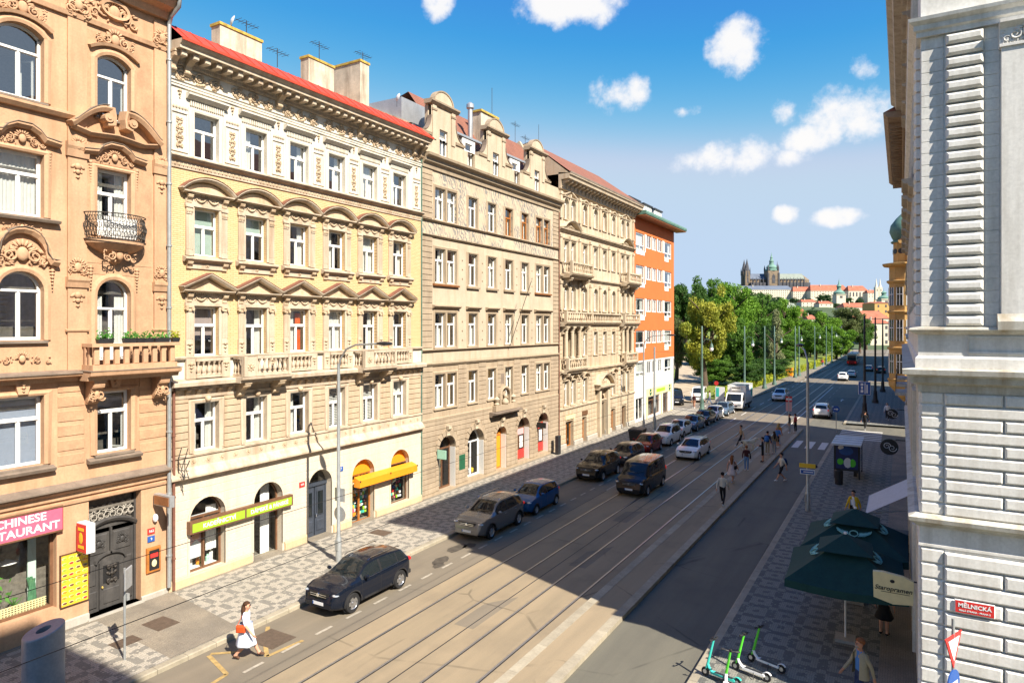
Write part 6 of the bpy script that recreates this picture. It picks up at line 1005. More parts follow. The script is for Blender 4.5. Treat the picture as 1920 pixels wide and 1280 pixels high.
    band('pedestal_band', 'grey_white', [(0, 9.48), (.12, 9.48), (.12, 9.72), (.06, 9.78), (.06, 10.3), (0, 10.3)][::-1]); band('string_course', 'grey_trim', [(0, 10.3), (.08, 10.3), (.2, 10.36), (.26, 10.42), (.24, 10.47), (0, 10.5)][::-1]); band('architrave', 'grey_white', [(0, 17.7), (.1, 17.7), (.1, 17.82), (.16, 17.86), (.16, 17.98), (.26, 18.06), (.28, 18.14), (0, 18.2)][::-1]); band('main_cornice', 'warm_grey', [(0, 22.9), (.2, 22.95), (.25, 23.3), (.7, 23.4), (.75, 23.6), (.95, 23.75), (.98, 23.98), (0, 24.0)][::-1])
    MB().sweep([(.98, 9.84), (.98, 10.26), (4, 10.26), (4, 9.84)][::-1], [(.05, 0), (.09, 0), (.09, .05), (.05, .05)], True).build('panel_frame', 'grey_white', b); MB().box(-.08, Wd, -.14, 0, 0, .9).build('plinth_course', 'grey_trim', b)
    # street plate
    g = MB().cbox(.70, 1.50, -.03, 0, 3.56, 3.88, .012).build('street_plate', 'p_white', b, (0, -.125, 0)); MB().box(.715, 1.485, -.036, -.03, 3.578, 3.862).build('plate_field', 'p_red', g); text('lettering', 'MĚLNICKÁ', .135, 'p_white', g, (1.1, -.04, 3.755), bold=.004, ext=.002); text('lettering', 'MALÁ STRANA · PRAHA 5', .055, 'p_white', g, (1.1, -.04, 3.635), bold=.002, ext=.002)
    def street(f):
        o = [(x-.65, x+.65, z0, z1) for x in (2.6, 5.4, 8.2, 11, 13.8, 16.6, 19.4, 22.2) for z0, z1 in ((11.2, 14.2), (15, 17.2), (18.6, 21.4), (6.1, 8.5), (.9, 4.6))]; wall(0, L_, 0, 24, o, .35).build('street_front', 'grey_white', f)
        for a in o: MB().quad((a[0], .3, a[2]), (a[1], .3, a[2]), (a[1], .3, a[3]), (a[0], .3, a[3])).build('window', 'car_glass', f); MB().sweep([(a[0], a[2]), (a[0], a[3]), (a[1], a[3]), (a[1], a[2])], [(0, 0), (.12, 0), (.14, .16), (0, .2)]).build('window_surround', 'grey_trim', f)
        for a in o:
            if a[2] in (11.2, 18.6): MB().prof([(p, a[3]+.3+s) for p, s in CORN(.42, .35)], a[0]-.4, a[1]+.4).build('hood_moulding', 'warm_grey', f); relief(f, (a[0]+a[1])/2, a[3]+.85, 1.2, .6, 66, 'warm_grey', 'cartouche', -.1)
        courses(f, .3, L_-.6, .9, 5.0, .73, [(a[0]-.2, a[1]+.2, .5, 4.8) for a in o if a[2] < 1], 'grey_trim', .05, .05, .03); courses(f, .3, L_-.6, 5.86, 8.88, .6, [(a[0]-.2, a[1]+.2, 6, 8.7) for a in o if a[2] == 6.1], 'grey_trim', .045, .05, .03)
        for j in range(25): MB().cbox(L_-1.3, L_-.5, -.14, .01, 10.52+j*.287, 10.52+j*.287+.235, .05).build('stone_block', 'grey_block', f)
        for j in range(11): MB().cbox(L_-.48, L_, -.05, .01, .95+j*.368, .95+j*.368+.325, .03).build('stone_block', 'grey_block', f)
        for j in range(10): MB().cbox(L_-.48, L_, -.04, .01, 5.86+j*.302, 5.86+j*.302+.268, .03).build('stone_block', 'grey_block', f)
    front_into(b, Matrix.Translation((0, L_, 0))@Matrix.Rotation(R(-90), 4, 'Z'), street)
W1()
def row_house(name, label, y0, y1, x, h, mat, trim, eave, out, floors, oriel=False, depth=14, roof='roof_tile', axes=None, rh=4):
    b = thing(name, label, 'house', (x, y1, 0), R(-90)); W = y1-y0; n = axes or max(2, round(W/2.9)); o = []
    fh = (h-1.6)/floors
    for i in range(n):
        cx = W*(i+.5)/n
        for f in range(floors): z = .9+f*fh+(.9 if f else .2); o.append((cx-.6, cx+.6, z, z+fh*.56))
    wall(0, W, 0, h, o, .3).build('street_front', mat, b); shell(b, W, depth, h, mat); backing(b, 0, W, .2, h-.2)
    for a in o:
        w_ = MB().quad((a[0], .26, a[2]), (a[1], .26, a[2]), (a[1], .26, a[3]), (a[0], .26, a[3])).build('window', 'car_glass', b); mb = MB(); mb.box(-.04, .04, 0, .05, 0, a[3]-a[2]); mb.box(-.6, .6, 0, .05, (a[3]-a[2])*.62, (a[3]-a[2])*.62+.08); mb.build('window_bars', 'white_paint', w_, ((a[0]+a[1])/2, .2, a[2]))
        MB().sweep([(a[0], a[2]), (a[0], a[3]), (a[1], a[3]), (a[1], a[2])], [(0, 0), (.08, 0), (.1, .14), (0, .18)]).build('window_surround', trim, b); MB().prof([(p, a[3]+.2+s) for p, s in CORN(.3, .22)], a[0]-.25, a[1]+.25).build('hood_moulding', trim, b)
    for f in range(1, floors): prof_obj('string_course', trim, b, [(p, .9+f*fh-.1+s) for p, s in CORN(.3, .35)], 0, W)
    prof_obj('main_cornice', eave, b, [(0, h-.9), (out*.3, h-.85), (out*.35, h-.4), (out*.85, h-.3), (out, h-.1), (out, h), (0, h+.05)][::-1], 0, W); [MB().box(k*.8, k*.8+.22, -out*.8, 0, h-.62, h-.34).build('modillion', eave, b) for k in range(int(W/.8))] if out > .8 else None
    MB().add([(0, -out, h), (W, -out, h), (W, depth, h), (0, depth, h), (0, depth/2, h+rh), (W, depth/2, h+rh)], [(0, 1, 5, 4), (3, 4, 5, 2), (0, 4, 3), (1, 2, 5)]).build('roof', roof, b); return b
w2 = row_house('brown_eaved_house', 'warm grey house with a deep brown timber eave beyond the white corner house', 46.1, 68.5, .55, 23.4, 'warm_grey', 'grey_trim', 'brown_eaves', 1.5, 5)
for k in range(3): bl = obj('balcony', None, w2, (4+k*7, 0, 6.3)); MB().box(-1.5, 1.5, -.9, 0, -.18, 0).build('balcony_slab', 'grey_trim', bl); mb = MB(); [mb.cyl((-1.45+i*.145, -.86, 0), (-1.45+i*.145, -.86, .95), .012, n=4) for i in range(21)]; mb.tube([(-1.5, -.86, .95), (1.5, -.86, .95)], .025, 5); mb.build('railing', 'iron', bl)
w3 = row_house('golden_corner_house', 'golden plastered corner house with an oriel tower and green onion dome', 80.3, 128.5, .5, 19.5, 'gold_plaster', 'gold_plaster', 'gold_plaster', .8, 5)
def oriel(b):
    t = obj('oriel_tower', None, b, (128.5-81.6, -.2, 0)); S = 10
    MB().lathe([(.1, 2.6), (.6, 3.1), (1.0, 3.7), (1.55, 4.3), (1.55, 5.0)], S).build('corbel', 'gold_plaster', t); mb = MB(); mb.lathe([(1.5, 4.9), (1.5, 17.0)], S); mb.build('tower_wall', 'gold_plaster', t)
    for z, r in ((4.9, 1.66), (8.2, 1.7), (12.0, 1.7), (15.2, 1.75), (17.0, 2.15)): MB().lathe([(1.4, z-.25), (r-.15, z-.15), (r, z), (r, z+.12), (1.4, z+.2)], S).build('tower_cornice', 'gold_plaster', t)
    for z0, z1 in ((5.6, 7.6), (9.0, 11.2), (12.7, 14.6)):
        for k in range(S):
            a = 2*math.pi*(k+.5)/S; w_ = obj('window', cached(('owin', z1-z0), lambda: MB().box(-.3, .3, -.02, .02, 0, z1-z0).mesh('window', 'car_glass')), t, (1.44*math.cos(a), 1.44*math.sin(a), z0), a+R(90)); obj('window_frame', cached(('ofr', z1-z0), lambda: MB().box(-.03, .03, -.05, .05, 0, z1-z0).box(-.32, -.26, -.05, .05, 0, z1-z0).box(.26, .32, -.05, .05, 0, z1-z0).box(-.3, .3, -.05, .05, (z1-z0)*.6, (z1-z0)*.6+.07).mesh('window_frame', 'white_paint')), w_)
    mb = MB(); mb.lathe([(1.1, 17.1), (1.1, 19.4)], S); mb.build('drum', 'gold_plaster', t); [MB().cyl((1.06*math.cos(a), 1.06*math.sin(a), 18.4), (1.1*math.cos(a), 1.1*math.sin(a), 18.4), .28, n=12).build('round_window', 'black', t) for a in [2*math.pi*(k+.5)/S for k in range(0, S)]]
    MB().lathe([(1.25, 19.3), (1.3, 19.45), (1.05, 19.6), (1.2, 19.9), (1.42, 20.5), (1.3, 21.2), (.8, 21.9), (.3, 22.4), (.1, 22.9), (.06, 24), (0, 24.1)], 16).build('onion_dome', 'verdigris', t, smooth=50)
oriel(w3)
row_house('cream_row_house', 'cream house farther along beyond the second side street', 141.5, 190, .8, 18, 'pale_house', 'pale_house', 'pale_house', .6, 4); row_house('pale_end_house', 'pale house closing the far right of the street', 190, 262, -1.0, 16.5, 'far_cream', 'far_cream', 'far_cream', .6, 4)
row_house('camera_side_house', 'pale corner house across the side street, behind the viewpoint', -48, 1.45, 2.3, 27.9, 'pale_house', 'grey_trim', 'pale_house', .7, 6, rh=.3)
# ---------------------------------------------------------------- vehicles
def lerp_pts(P, x):
    if x <= P[0][0]: return P[0][1]
    for (a, u), (b_, v) in zip(P, P[1:]):
        if x <= b_: t = (x-a)/(b_-a); t = t*t*(3-2*t)*.5+t*.5; return u+(v-u)*t
    return P[-1][1]
def wheel_mesh(r, w):
    def mk():
        t = MB().lathe([(r*.60, -w/2), (r*.92, -w/2), (r, -w*.3), (r, w*.3), (r*.92, w/2), (r*.60, w/2), (r*.60, -w/2)], 22, axis='y').mesh('wheel', 'rubber', 50)
        m = MB(); m.lathe([(r*.64, w*.42), (r*.60, w*.5), (r*.56, w*.42), (r*.54, w*.1), (0, w*.1)], 20, axis='y'); m.mi = 1
        m.mi = 0
        for k in range(5):
            a = k*2*math.pi/5; c, s = math.cos(a), math.sin(a); q = .075*r/.33
            for d in (-.16, .16): c2, s2 = math.cos(a+d), math.sin(a+d); m.add([(c*.06-s*q, w*.36, s*.06+c*q), (c*.06+s*q, w*.36, s*.06-c*q), (c2*r*.58+s2*q*.45, w*.46, s2*r*.58-c2*q*.45), (c2*r*.58-s2*q*.45, w*.46, s2*r*.58+c2*q*.45)], [(0, 1, 2, 3)])
        m.lathe([(.06, w*.38), (.05, w*.46), (0, w*.46)], 8, axis='y'); dk = MB().lathe([(r*.55, w*.12), (0, w*.12)], 14, axis='y')
        return t, m.mesh('rim', 'alloy', 40), dk.mesh('brake', 'trim_black')
    return cached(('wheel', r, w), mk)
def car(label, loc, rz, P, col, cat='car', name='parked_car', group=None):
    key = (P['k'], col)
    root = thing(name, label, cat, loc, rz, group)
    L, W, H = P['L'], P['W'], P['H']; top = [(x*L, z) for x, z in P['top']]; zs = P.get('zs', .2); ra = P['wr']+.055; wx = [P['wx'][0]*L, P['wx'][1]*L]
    def mk():
        xs = sorted({round(-L/2+L*i/72, 4) for i in range(73)} | {round(g*L+d, 4) for g in P['gaps'] for d in (-.007, .007)} | {round(v*L, 4) for v in P['ws']+P['rs']})
        xs = [x for i, x in enumerate(xs) if i == 0 or x-xs[i-1] > .004]
        def sect(x):
            e = abs(2*x/L); w = W/2*(1-P.get('taper', .10)*max(0, e-.45)**2/.3-.30*max(0, e-.86)**2/.0196*.5); zt = lerp_pts(top, x); zb = min(P['belt']+P.get('rise', .06)*(-x/L), zt-.03)
            s0 = zs+.10*max(0, e-.8)/.2; pts = [(0, s0), (w*.6, s0), (w*.90, s0+.0)]
            for t, k in ((.0, .945), (.14, .985), (.35, 1.0), (.58, 1.0), (.80, .99), (.93, .972), (1, .945)): pts.append((w*k, s0+.03+(zb-s0-.03)*t))
            gh = max(0, min(1, (zt-zb-.05)/.35)); ye = w*(.86-.17*gh*P.get('tumble', 1)); ze = zt-.035-.02*gh
            for t in (.12, .5, .88, 1): y = w*.945+(ye-w*.945)*t; pts.append((y+.02*math.sin(math.pi*t)*gh, zb+(ze-zb)*t))
            for t in (.12, .45, .75, 1): pts.append((ye*(1-t), ze+(zt+.0-ze)*(1-(1-t)**2)))
            return pts
        S = [sect(x) for x in xs]; n = len(S[0]); side0, side1, g1, t1 = 3, 9, 13, n-1
        V = []; idx = {}
        for i, x in enumerate(xs):
            for sg in (1, -1):
                for k in range(n):
                    y, z = S[i][k]
                    if sg == -1 and k in (0, n-1): idx[i, -1, k] = idx[i, 1, k]; continue
                    xx = x; zz = z
                    if k <= side1:
                        for c in wx:
                            dx, dz = xx-c, zz-P['wr']; d = math.hypot(dx, dz)
                            if d < ra and k >= 2: idx[i, sg, k, 'in'] = True
                    idx[i, sg, k] = len(V); V.append([xx, sg*y, zz])
        F = {}
        def put(part, f, m=0): F.setdefault(part, []).append((f, m))
        for i in range(len(xs)-1):
            xm = (xs[i]+xs[i+1])/2; zt = lerp_pts(top, xm); zb = P['belt']+P.get('rise', .06)*(-xm/L); gap = xs[i+1]-xs[i] < .02 and any(abs(xm-g*L) < .01 for g in P['gaps'])
            for sg in (1, -1):
                for k in range(n-1):
                    ids = [(i, sg, k), (i+1, sg, k), (i+1, sg, k+1), (i, sg, k+1)]
                    ins = [(*t, 'in') in idx for t in ids]
                    if k <= side1 and all(ins): continue
                    f = tuple(idx[t] for t in ids); f = f if sg == 1 else f[::-1]; part = 'body'; m = 0
                    if k < 2: m = 1
                    elif k < side1:
                        m = 2 if gap else (1 if k < P.get('clad', 0)+2 else 0)
                        if m != 2 and k >= 4 and P['gaps'][0]*L < xm < P['gaps'][-1]*L:
                            j = sum(xm > g*L for g in P['gaps']); part = ('door', sg, j)
                    elif k < g1:
                        if k < g1-1 and P['sw'][0]*L < xm < P['sw'][1]*L and zt-zb > .24 and not any(abs(xm-p*L) < .04 for p in P['pil']): part = ('side_window', sg, sum(xm > p*L for p in P['pil']))
                        elif k < g1-1 and P['sw'][0]*L < xm < P['sw'][1]*L and zt-zb > .2: m = 2
                    elif k >= g1:
                        if P['ws'][0]*L < xm < P['ws'][1]*L and k > g1: part = 'windscreen'
                        elif P['rs'][0]*L < xm < P['rs'][1]*L and k > g1: part = 'rear_window'
                        elif P.get('roofm') and P['rs'][1]*L < xm < P['ws'][0]*L: m = 3
                    put(part, f, m)
        for i, sg in ((0, 1), (len(xs)-1, 1)):
            f = tuple([idx[i, 1, k] for k in range(n)]+[idx[i, -1, k] for k in range(n-2, 0, -1)]); put('body', f if i else f[::-1], 0)
        for (i, sg, k, *_), in []: pass
        for key_ in [q for q in idx if len(q) == 4]:
            v = V[idx[key_[:3]]]
            for c in wx:
                dx, dz = v[0]-c, v[2]-P['wr']; d = math.hypot(dx, dz)
                if d < ra: s = ra/max(d, .01); v[0] = c+dx*s; v[2] = max(P['wr']+dz*s, .12)
        out = []
        for part, fl in F.items():
            used = sorted({a for f, _ in fl for a in f}); mp = {a: j for j, a in enumerate(used)}; mb = MB(); mb.v = [tuple(V[a]) for a in used]
            mb.f = [tuple(mp[a] for a in f) for f, _ in fl]; mb.m = [m for _, m in fl]; nm = part if isinstance(part, str) else part[0]
            out.append((nm, mb.mesh(nm, ['car_glass'] if 'win' in nm else [col, 'trim_black', 'black', P.get('roofm', col)], 32)))
        return out
    for nm, me in cached(('car', *key), mk): obj(nm, me, root)
    t, rim, dk = wheel_mesh(P['wr'], .21)
    for c in wx:
        for sg in (1, -1):
            w_ = obj('wheel', t, root, (c, sg*(W/2-.115), P['wr']), 0 if sg == 1 else math.pi); obj('rim', rim, w_); obj('brake', dk, w_)
            a = cached(('arch', ra, P.get('clad', 0), col), lambda: MB().sweep([(ra*math.cos(R(a)), ra*math.sin(R(a))) for a in range(186, -7, -12)], [(-.30, .0), (.012, .0), (.012, -.04 if not P.get('clad') else .045), (-.30, -.02)]).mesh('wheel_arch', 'trim_black')); obj('wheel_arch', a, root, (c, sg*(W/2-.012), P['wr']), 0 if sg == -1 else math.pi)
    MB().box(-L*.46, L*.46, -W*.3, W*.3, zs-.02, zs+.3).build('underbody', 'trim_black', root)
    f = L/2; hz = P['hz']
    for sg in (1, -1):
        rot = Matrix.Rotation(R(-38*sg), 3, 'Z'); h = MB().ell((0, 0, 0), (.15, .20, .055 if not P.get('van') else .10), 10, 6, rot).build('headlight', 'lamp_glass', root, (f-.235, sg*(W/2-.255), hz)); MB().ell((0, 0, 0), (.04, .04, .03)).build('lens', 'chrome', h, (.10, -.03*sg, .01))
        z = P.get('tz', P['belt']-.06); MB().ell((0, 0, 0), (.10, .14, .09 if not P.get('van') else .2), 9, 6, Matrix.Rotation(R(35*sg), 3, 'Z')).build('tail_light', 'tail', root, (-f+.15, sg*(W/2-.20), z))
        x = P['ws'][1]*L-.30; MB().ell((0, 0, 0), (.07, .11, .07), 9, 6).build('mirror', col, root, (x-.05, sg*(W/2+.07), P['belt']+.10)); [MB().box(-.09, .09, -.012, .012, -.015, .015).build('handle', P.get('hm', col), root, ((g+.028)*L+.08, sg*(W/2-.012), P['belt']-.10)) for g in P['gaps'][:-1]]
        if P.get('rails'): MB().tube([(P['rs'][1]*L, sg*W*.335, H-.02), (P['rs'][1]*L+.12, sg*W*.335, H+.035), (P['ws'][0]*L-.15, sg*W*.335, H+.03), (P['ws'][0]*L, sg*W*.335, H-.03)], .018, 6).build('roof_rail', 'chrome', root)
        if P.get('chromeline'): MB().tube([(P['sw'][0]*L, sg*(W/2-.04), P['belt']+P.get('rise', .06)*(-P['sw'][0])), (0, sg*(W/2-.025), P['belt']+.005), (P['sw'][1]*L-.25, sg*(W/2-.035), P['belt']-.01)], .011, 5).build('chrome_trim', 'chrome', root)
    g = MB().add([(f-.075, -.45, hz-.13), (f-.035, 0, hz-.14), (f-.075, .45, hz-.13), (f-.10, .52, hz+.05), (f-.06, 0, hz+.055), (f-.10, -.52, hz+.05)], [(0, 1, 4, 5), (1, 2, 3, 4)]).build('grille', 'black', root, (.025, 0, 0)); [MB().box(f-.052, f-.03, -.40, .40, hz-.09+j*.07, hz-.07+j*.07).build('grille_bar', 'chrome', g) for j in range(2)]; MB().cyl((f-.04, 0, hz-.03), (f-.005, 0, hz-.03), .065, n=12).build('badge', 'chrome', g)
    MB().box(f-.10, f-.018, -.62, .62, zs+.12, zs+.26).build('lower_intake', 'trim_black', root); MB().box(f-.03, f+.012, -.26, .26, .44, .55).build('number_plate', 'plate', root); MB().box(-f-.012, -f+.03, -.26, .26, P.get('rpz', .78), P.get('rpz', .78)+.11).build('number_plate', 'plate', root); MB().box(f+.012, f+.015, -.26, -.215, .44, .55).build('plate_band', 'p_blue', root); MB().box(-f-.01, -f+.1, -W*.4, W*.4, zs+.1, zs+.25).build('rear_bumper', 'trim_black', root)
    x = P['ws'][1]*L-.1; mb = MB(); [mb.tube([(x, y0, lerp_pts(top, x)+.03), (x-.15, y0+.55, lerp_pts(top, x-.15)+.03)], .012, 4) for y0 in (-.6, .02)]; mb.build('wipers', 'black', root)
    return root
SUV = dict(k='suv', L=4.38, W=1.81, H=1.59, wr=.365, zs=.26, belt=1.05, rise=.10, hz=.83, clad=1, gaps=[-.27, -.045, .19], pil=[-.055, -.285], ws=[.055, .235], rs=[-.455, -.36], sw=[-.40, .19], wx=(-.31, .30), rails=1, chromeline=1, taper=.12,
    top=[(-.5, .62), (-.492, .92), (-.46, 1.10), (-.38, 1.50), (-.2, 1.585), (-.02, 1.60), (.06, 1.55), (.235, 1.13), (.36, 1.06), (.46, .95), (.49, .78), (.5, .55)])
SUV2 = dict(SUV, k='suv2', H=1.66, L=4.45, W=1.86, belt=1.08, hz=.86, wr=.36, chromeline=0, top=[(-.5, .65), (-.492, 1.0), (-.47, 1.18), (-.42, 1.55), (-.25, 1.65), (-.02, 1.66), (.05, 1.61), (.235, 1.14), (.36, 1.08), (.46, .97), (.49, .82), (.5, .55)], rs=[-.47, -.42], hm='chrome')
HATCH = dict(k='hatch', L=3.75, W=1.68, H=1.49, wr=.30, zs=.20, belt=.96, rise=.12, hz=.74, gaps=[-.25, -.03, .19], pil=[-.04, -.27], ws=[.06, .27], rs=[-.47, -.40], sw=[-.40, .22], wx=(-.33, .325), top=[(-.5, .6), (-.49, .95), (-.465, 1.08), (-.41, 1.40), (-.2, 1.48), (0, 1.49), (.07, 1.44), (.27, 1.00), (.38, .92), (.46, .82), (.49, .70), (.5, .5)])
GOLF = dict(HATCH, k='golf', L=4.28, W=1.78, H=1.46, wr=.32, top=[(-.5, .6), (-.49, .92), (-.46, 1.06), (-.38, 1.37), (-.18, 1.45), (0, 1.46), (.07, 1.41), (.255, .98), (.37, .91), (.46, .80), (.49, .68), (.5, .5)], rs=[-.455, -.375])
ESTATE = dict(GOLF, k='estate', L=4.68, W=1.82, H=1.47, rails=1, gaps=[-.24, -.03, .18], top=[(-.5, .6), (-.492, .95), (-.48, 1.06), (-.42, 1.38), (-.2, 1.46), (0, 1.47), (.06, 1.43), (.24, .99), (.36, .92), (.46, .80), (.49, .68), (.5, .5)], rs=[-.475, -.425], sw=[-.44, .2])
MPV = dict(SUV2, k='mpv', L=4.4, W=1.8, H=1.62, clad=0, rails=1, hz=.80, wr=.32, zs=.2, belt=1.02)
VAN = dict(k='van', L=4.95, W=1.92, H=1.97, wr=.345, zs=.22, belt=1.12, rise=.02, hz=.86, van=1, tumble=.35, gaps=[-.16, .07, .27], pil=[.06, -.17], ws=[.205, .345], rs=[-.5, -.488], sw=[-.45, .29], wx=(-.30, .31), taper=.07, rpz=.95, hm='c_brown', top=[(-.5, 1.2), (-.494, 1.84), (-.46, 1.93), (-.2, 1.965), (.1, 1.96), (.2, 1.90), (.345, 1.22), (.42, 1.10), (.475, .98), (.495, .82), (.5, .55)])
D = R(-90); U = R(90); KG = 'cars parked along the left kerb'
car('black compact crossover with chrome window line parked nearest, by the lamp post', (-18.25, 19.5, 0), D, SUV, 'c_black', group=KG); car('silver grey crossover parked in front of the small blue hatchback', (-18.4, 29.3, 0), D, SUV2, 'c_silver', group=KG); car('small bright blue hatchback parked behind the silver crossover', (-18.4, 34.05, 0), D, HATCH, 'c_blue', group=KG)
car('dark grey crossover parked level with the black van', (-18.4, 43.6, 0), D, SUV2, 'c_dark', group=KG); car('dark steel hatchback between the dark crossover and the red car', (-18.45, 49.2, 0), D, GOLF, 'c_grey', group=KG); car('dark red hatchback parked beside the waste container', (-18.5, 54.2, 0), D, HATCH, 'c_red', group=KG); car('white people carrier parked behind the dark red car', (-18.35, 59.1, 0), D, MPV, 'c_white', group=KG)
car('small white hatchback parked behind the white people carrier', (-18.6, 64.0, 0), D, HATCH, 'c_white', group=KG); car('steel blue saloon parked behind the small white hatchback', (-18.5, 68.4, 0), D, GOLF, 'c_steel', group=KG); car('black hatchback parked behind the steel blue car', (-18.5, 73.0, 0), D, GOLF, 'c_dark', group=KG); car('white hatchback parked third in front of the box truck', (-18.5, 77.3, 0), D, HATCH, 'c_white', group=KG); car('grey blue estate parked right in front of the box truck', (-18.4, 81.8, 0), D, ESTATE, 'c_steel', group=KG)
car('black passenger van driving towards the viewer on the tram tracks', (-14.5, 41.5, 0), D, VAN, 'c_brown', 'van', 'passenger_van'); car('white estate car driving towards the viewer behind the black van', (-14.6, 54.2, 0), D, ESTATE, 'c_white', 'car', 'moving_car'); car('white crossover driving towards the viewer in the shaded road beyond the crossing', (-14.9, 101.5, 0), D, SUV2, 'c_white', 'car', 'moving_car'); car('white crossover with red brake lights driving away at the junction', (-7.9, 85.2, 0), U, SUV2, 'c_white', 'car', 'moving_car')
car('first of two white cars driving away in the distance', (-9.8, 145, 0), U, SUV2, 'c_white', 'car', 'moving_car'); car('farther of two white cars driving away in the distance', (-8.9, 155, 0), U, GOLF, 'c_white', 'car', 'moving_car'); car('pale car waiting at the far crossing beside the tram', (-6.6, 178, 0), U, GOLF, 'c_silver', 'car', 'moving_car'); car('dark car far away near the kerb beneath the black poles', (-3.9, 170, 0), U, SUV2, 'c_dark', 'car', 'moving_car')
car('black van standing on the forecourt beside the orange block', (-26.2, 88.5, .14), R(-70), VAN, 'c_dark', 'van', 'parked_van'); car('white van on the forecourt behind the people by the park', (-24.4, 93.5, .14), R(-80), VAN, 'c_white', 'van', 'parked_van')
def truck():
    t = thing('box_truck', 'white box delivery truck parked at the park entrance', 'truck', (-18.0, 88.4, 0), D)
    mb = MB(); mb.add([(x, s*1.0, z) for s in (-1, 1) for x, z in ((1.2, .45), (3.25, .45), (3.3, 1.0), (2.95, 1.2), (2.3, 2.1), (2.05, 2.2), (1.2, 2.2))], [tuple(range(6, -1, -1)), tuple(range(7, 14))]+[(i, (i+1)%7, (i+1)%7+7, i+7) for i in range(7)]); mb.build('cab', 'c_white', t)
    MB().quad((2.96, -.88, 1.24), (2.96, .88, 1.24), (2.36, .82, 2.06), (2.36, -.82, 2.06)).build('windscreen', 'car_glass', t, (.012, 0, .008)); [MB().quad((1.4, s*1.005, 1.25), (2.75, s*1.005, 1.25), (2.25, s*1.005, 2.0), (1.4, s*1.005, 2.0)).build('side_window', 'car_glass', t) for s in (-1, 1)]
    b = MB().box(-3.3, 1.25, -1.1, 1.1, .85, 3.1).build('cargo_box', 'c_white', t); MB().box(1.25, 1.6, -.55, .55, 2.45, 2.95).build('cooling_unit', 'white_wall', b); MB().box(1.6, 1.63, -.45, .45, 2.75, 2.85).build('vent', 'black', b); MB().box(-3.1, -2.2, 1.1, 1.11, 1.5, 2.5).build('emblem', 'p_teal', b); MB().box(-3.3, 1.2, -1.0, 1.0, .5, .8).build('chassis', 'trim_black', t)
    w, r, d = wheel_mesh(.36, .22); [(lambda o: (obj('rim', r, o), obj('brake', d, o)))(obj('wheel', w, t, (x, s*.9, .36), 0 if s > 0 else math.pi)) for x in (-2.1, 2.4) for s in (1, -1)]
    for s in (-1, 1): MB().box(3.22, 3.3, s*.75-.18, s*.75+.18, .75, .95).build('headlight', 'lamp_glass', t); MB().box(2.55, 2.65, s*1.12-.1, s*1.12+.1, 1.35, 1.7).build('mirror', 'black', t)
    MB().box(3.28, 3.33, -.5, .5, .62, .78).build('grille', 'trim_black', t); MB().box(3.28, 3.34, -.26, .26, .48, .59).build('number_plate', 'plate', t)
truck()
def tram():
    t = thing('tram', 'red and cream tram waiting far up the street', 'tram', (-11.6, 202, 0), U)
    MB().box(0, 15, -1.22, 1.22, .35, 1.25).build('lower_body', 'c_tram', t); MB().box(0, 15, -1.2, 1.2, 1.25, 2.95).build('upper_body', 'c_beige', t); MB().prof([(-1.2, 2.95), (1.2, 2.95), (1.0, 3.2), (-1.0, 3.2)][::-1], 0, 15).build('roof', 'zinc', t); MB().box(-.06, 0, -1.0, 1.0, 1.35, 2.7).build('rear_window', 'car_glass', t); MB().box(-.05, 0, -1.15, 1.15, .5, 1.3).build('rear_panel', 'c_tram', t)
    for s in (-1, 1):
        for k in range(8): MB().box(.5+k*1.8, 1.9+k*1.8, s*1.21-.015, s*1.21+.015, 1.45, 2.5).build('side_window', 'car_glass', t)
        MB().box(-.08, 0, s*.85-.12, s*.85+.12, .7, .95).build('tail_light', 'tail', t)
    mb = MB(); mb.tube([(4, 0, 3.2), (5.2, 0, 4.1), (4.2, 0, 5.3)], .04, 5); mb.tube([(4.2, -.6, 5.3), (4.2, .6, 5.3)], .03, 5); mb.build('pantograph', 'dark_metal', t)
tram()
def scooter(label, x, y, ang, stem, deckc, lean=8):
    s = thing('electric_scooter', label, 'scooter', (x, y, .15), R(ang), 'rental scooters parked on the corner'); w = cached('scw', lambda: MB().lathe([(.06, -.03), (.11, -.035), (.125, 0), (.11, .035), (.06, .03), (0, .03)], 14, axis='y').mesh('wheel', 'rubber', 50))
    s.rotation_euler = (R(lean), 0, R(ang)); h = cached('hub', lambda: MB().lathe([(.06, -.036), (0, -.036), (0, .036), (.06, .036)], 10, axis='y').mesh('hub', 'alloy'))
    for xx in (.5, -.48): o = obj('wheel', w, s, (xx, 0, .125)); obj('hub', h, o)
    mb = MB(); mb.prismz([(-.42, -.09), (.25, -.09), (.32, -.05), (.32, .05), (.25, .09), (-.42, .09)], .13, .19); mb.tube([(.28, 0, .16), (.40, 0, .27), (.44, 0, .36)], .045, 8); mb.build('deck', deckc, s); MB().box(-.36, .2, -.075, .075, .19, .195).build('grip_mat', 'trim_black', s)
    MB().tube([(.50, 0, .14), (.44, 0, .34), (.30, 0, 1.06)], [.03, .042, .032], 8).build('stem', stem, s); MB().tube([(.30, -.26, 1.10), (.27, -.14, 1.10), (.28, 0, 1.08), (.27, .14, 1.10), (.30, .26, 1.10)], .018, 6).build('handlebar', 'trim_black', s); MB().ell((.30, 0, 1.12), (.07, .05, .03)).build('display', 'black', s); [MB().tube([(.30, q*.26, 1.10), (.31, q*.17, 1.10)], .025, 6).build('grip', 'rubber', s) for q in (-1, 1)]
    MB().sweep([(-.48+.15*math.cos(R(a)), .125+.15*math.sin(R(a))) for a in range(20, 150, 15)], [(-.04, 0), (.04, 0), (.04, .012), (-.04, .012)]).build('mudguard', deckc, s); MB().tube([(-.1, .09, .15), (-.16, .2, .0)], .012, 5).build('kickstand', 'trim_black', s)
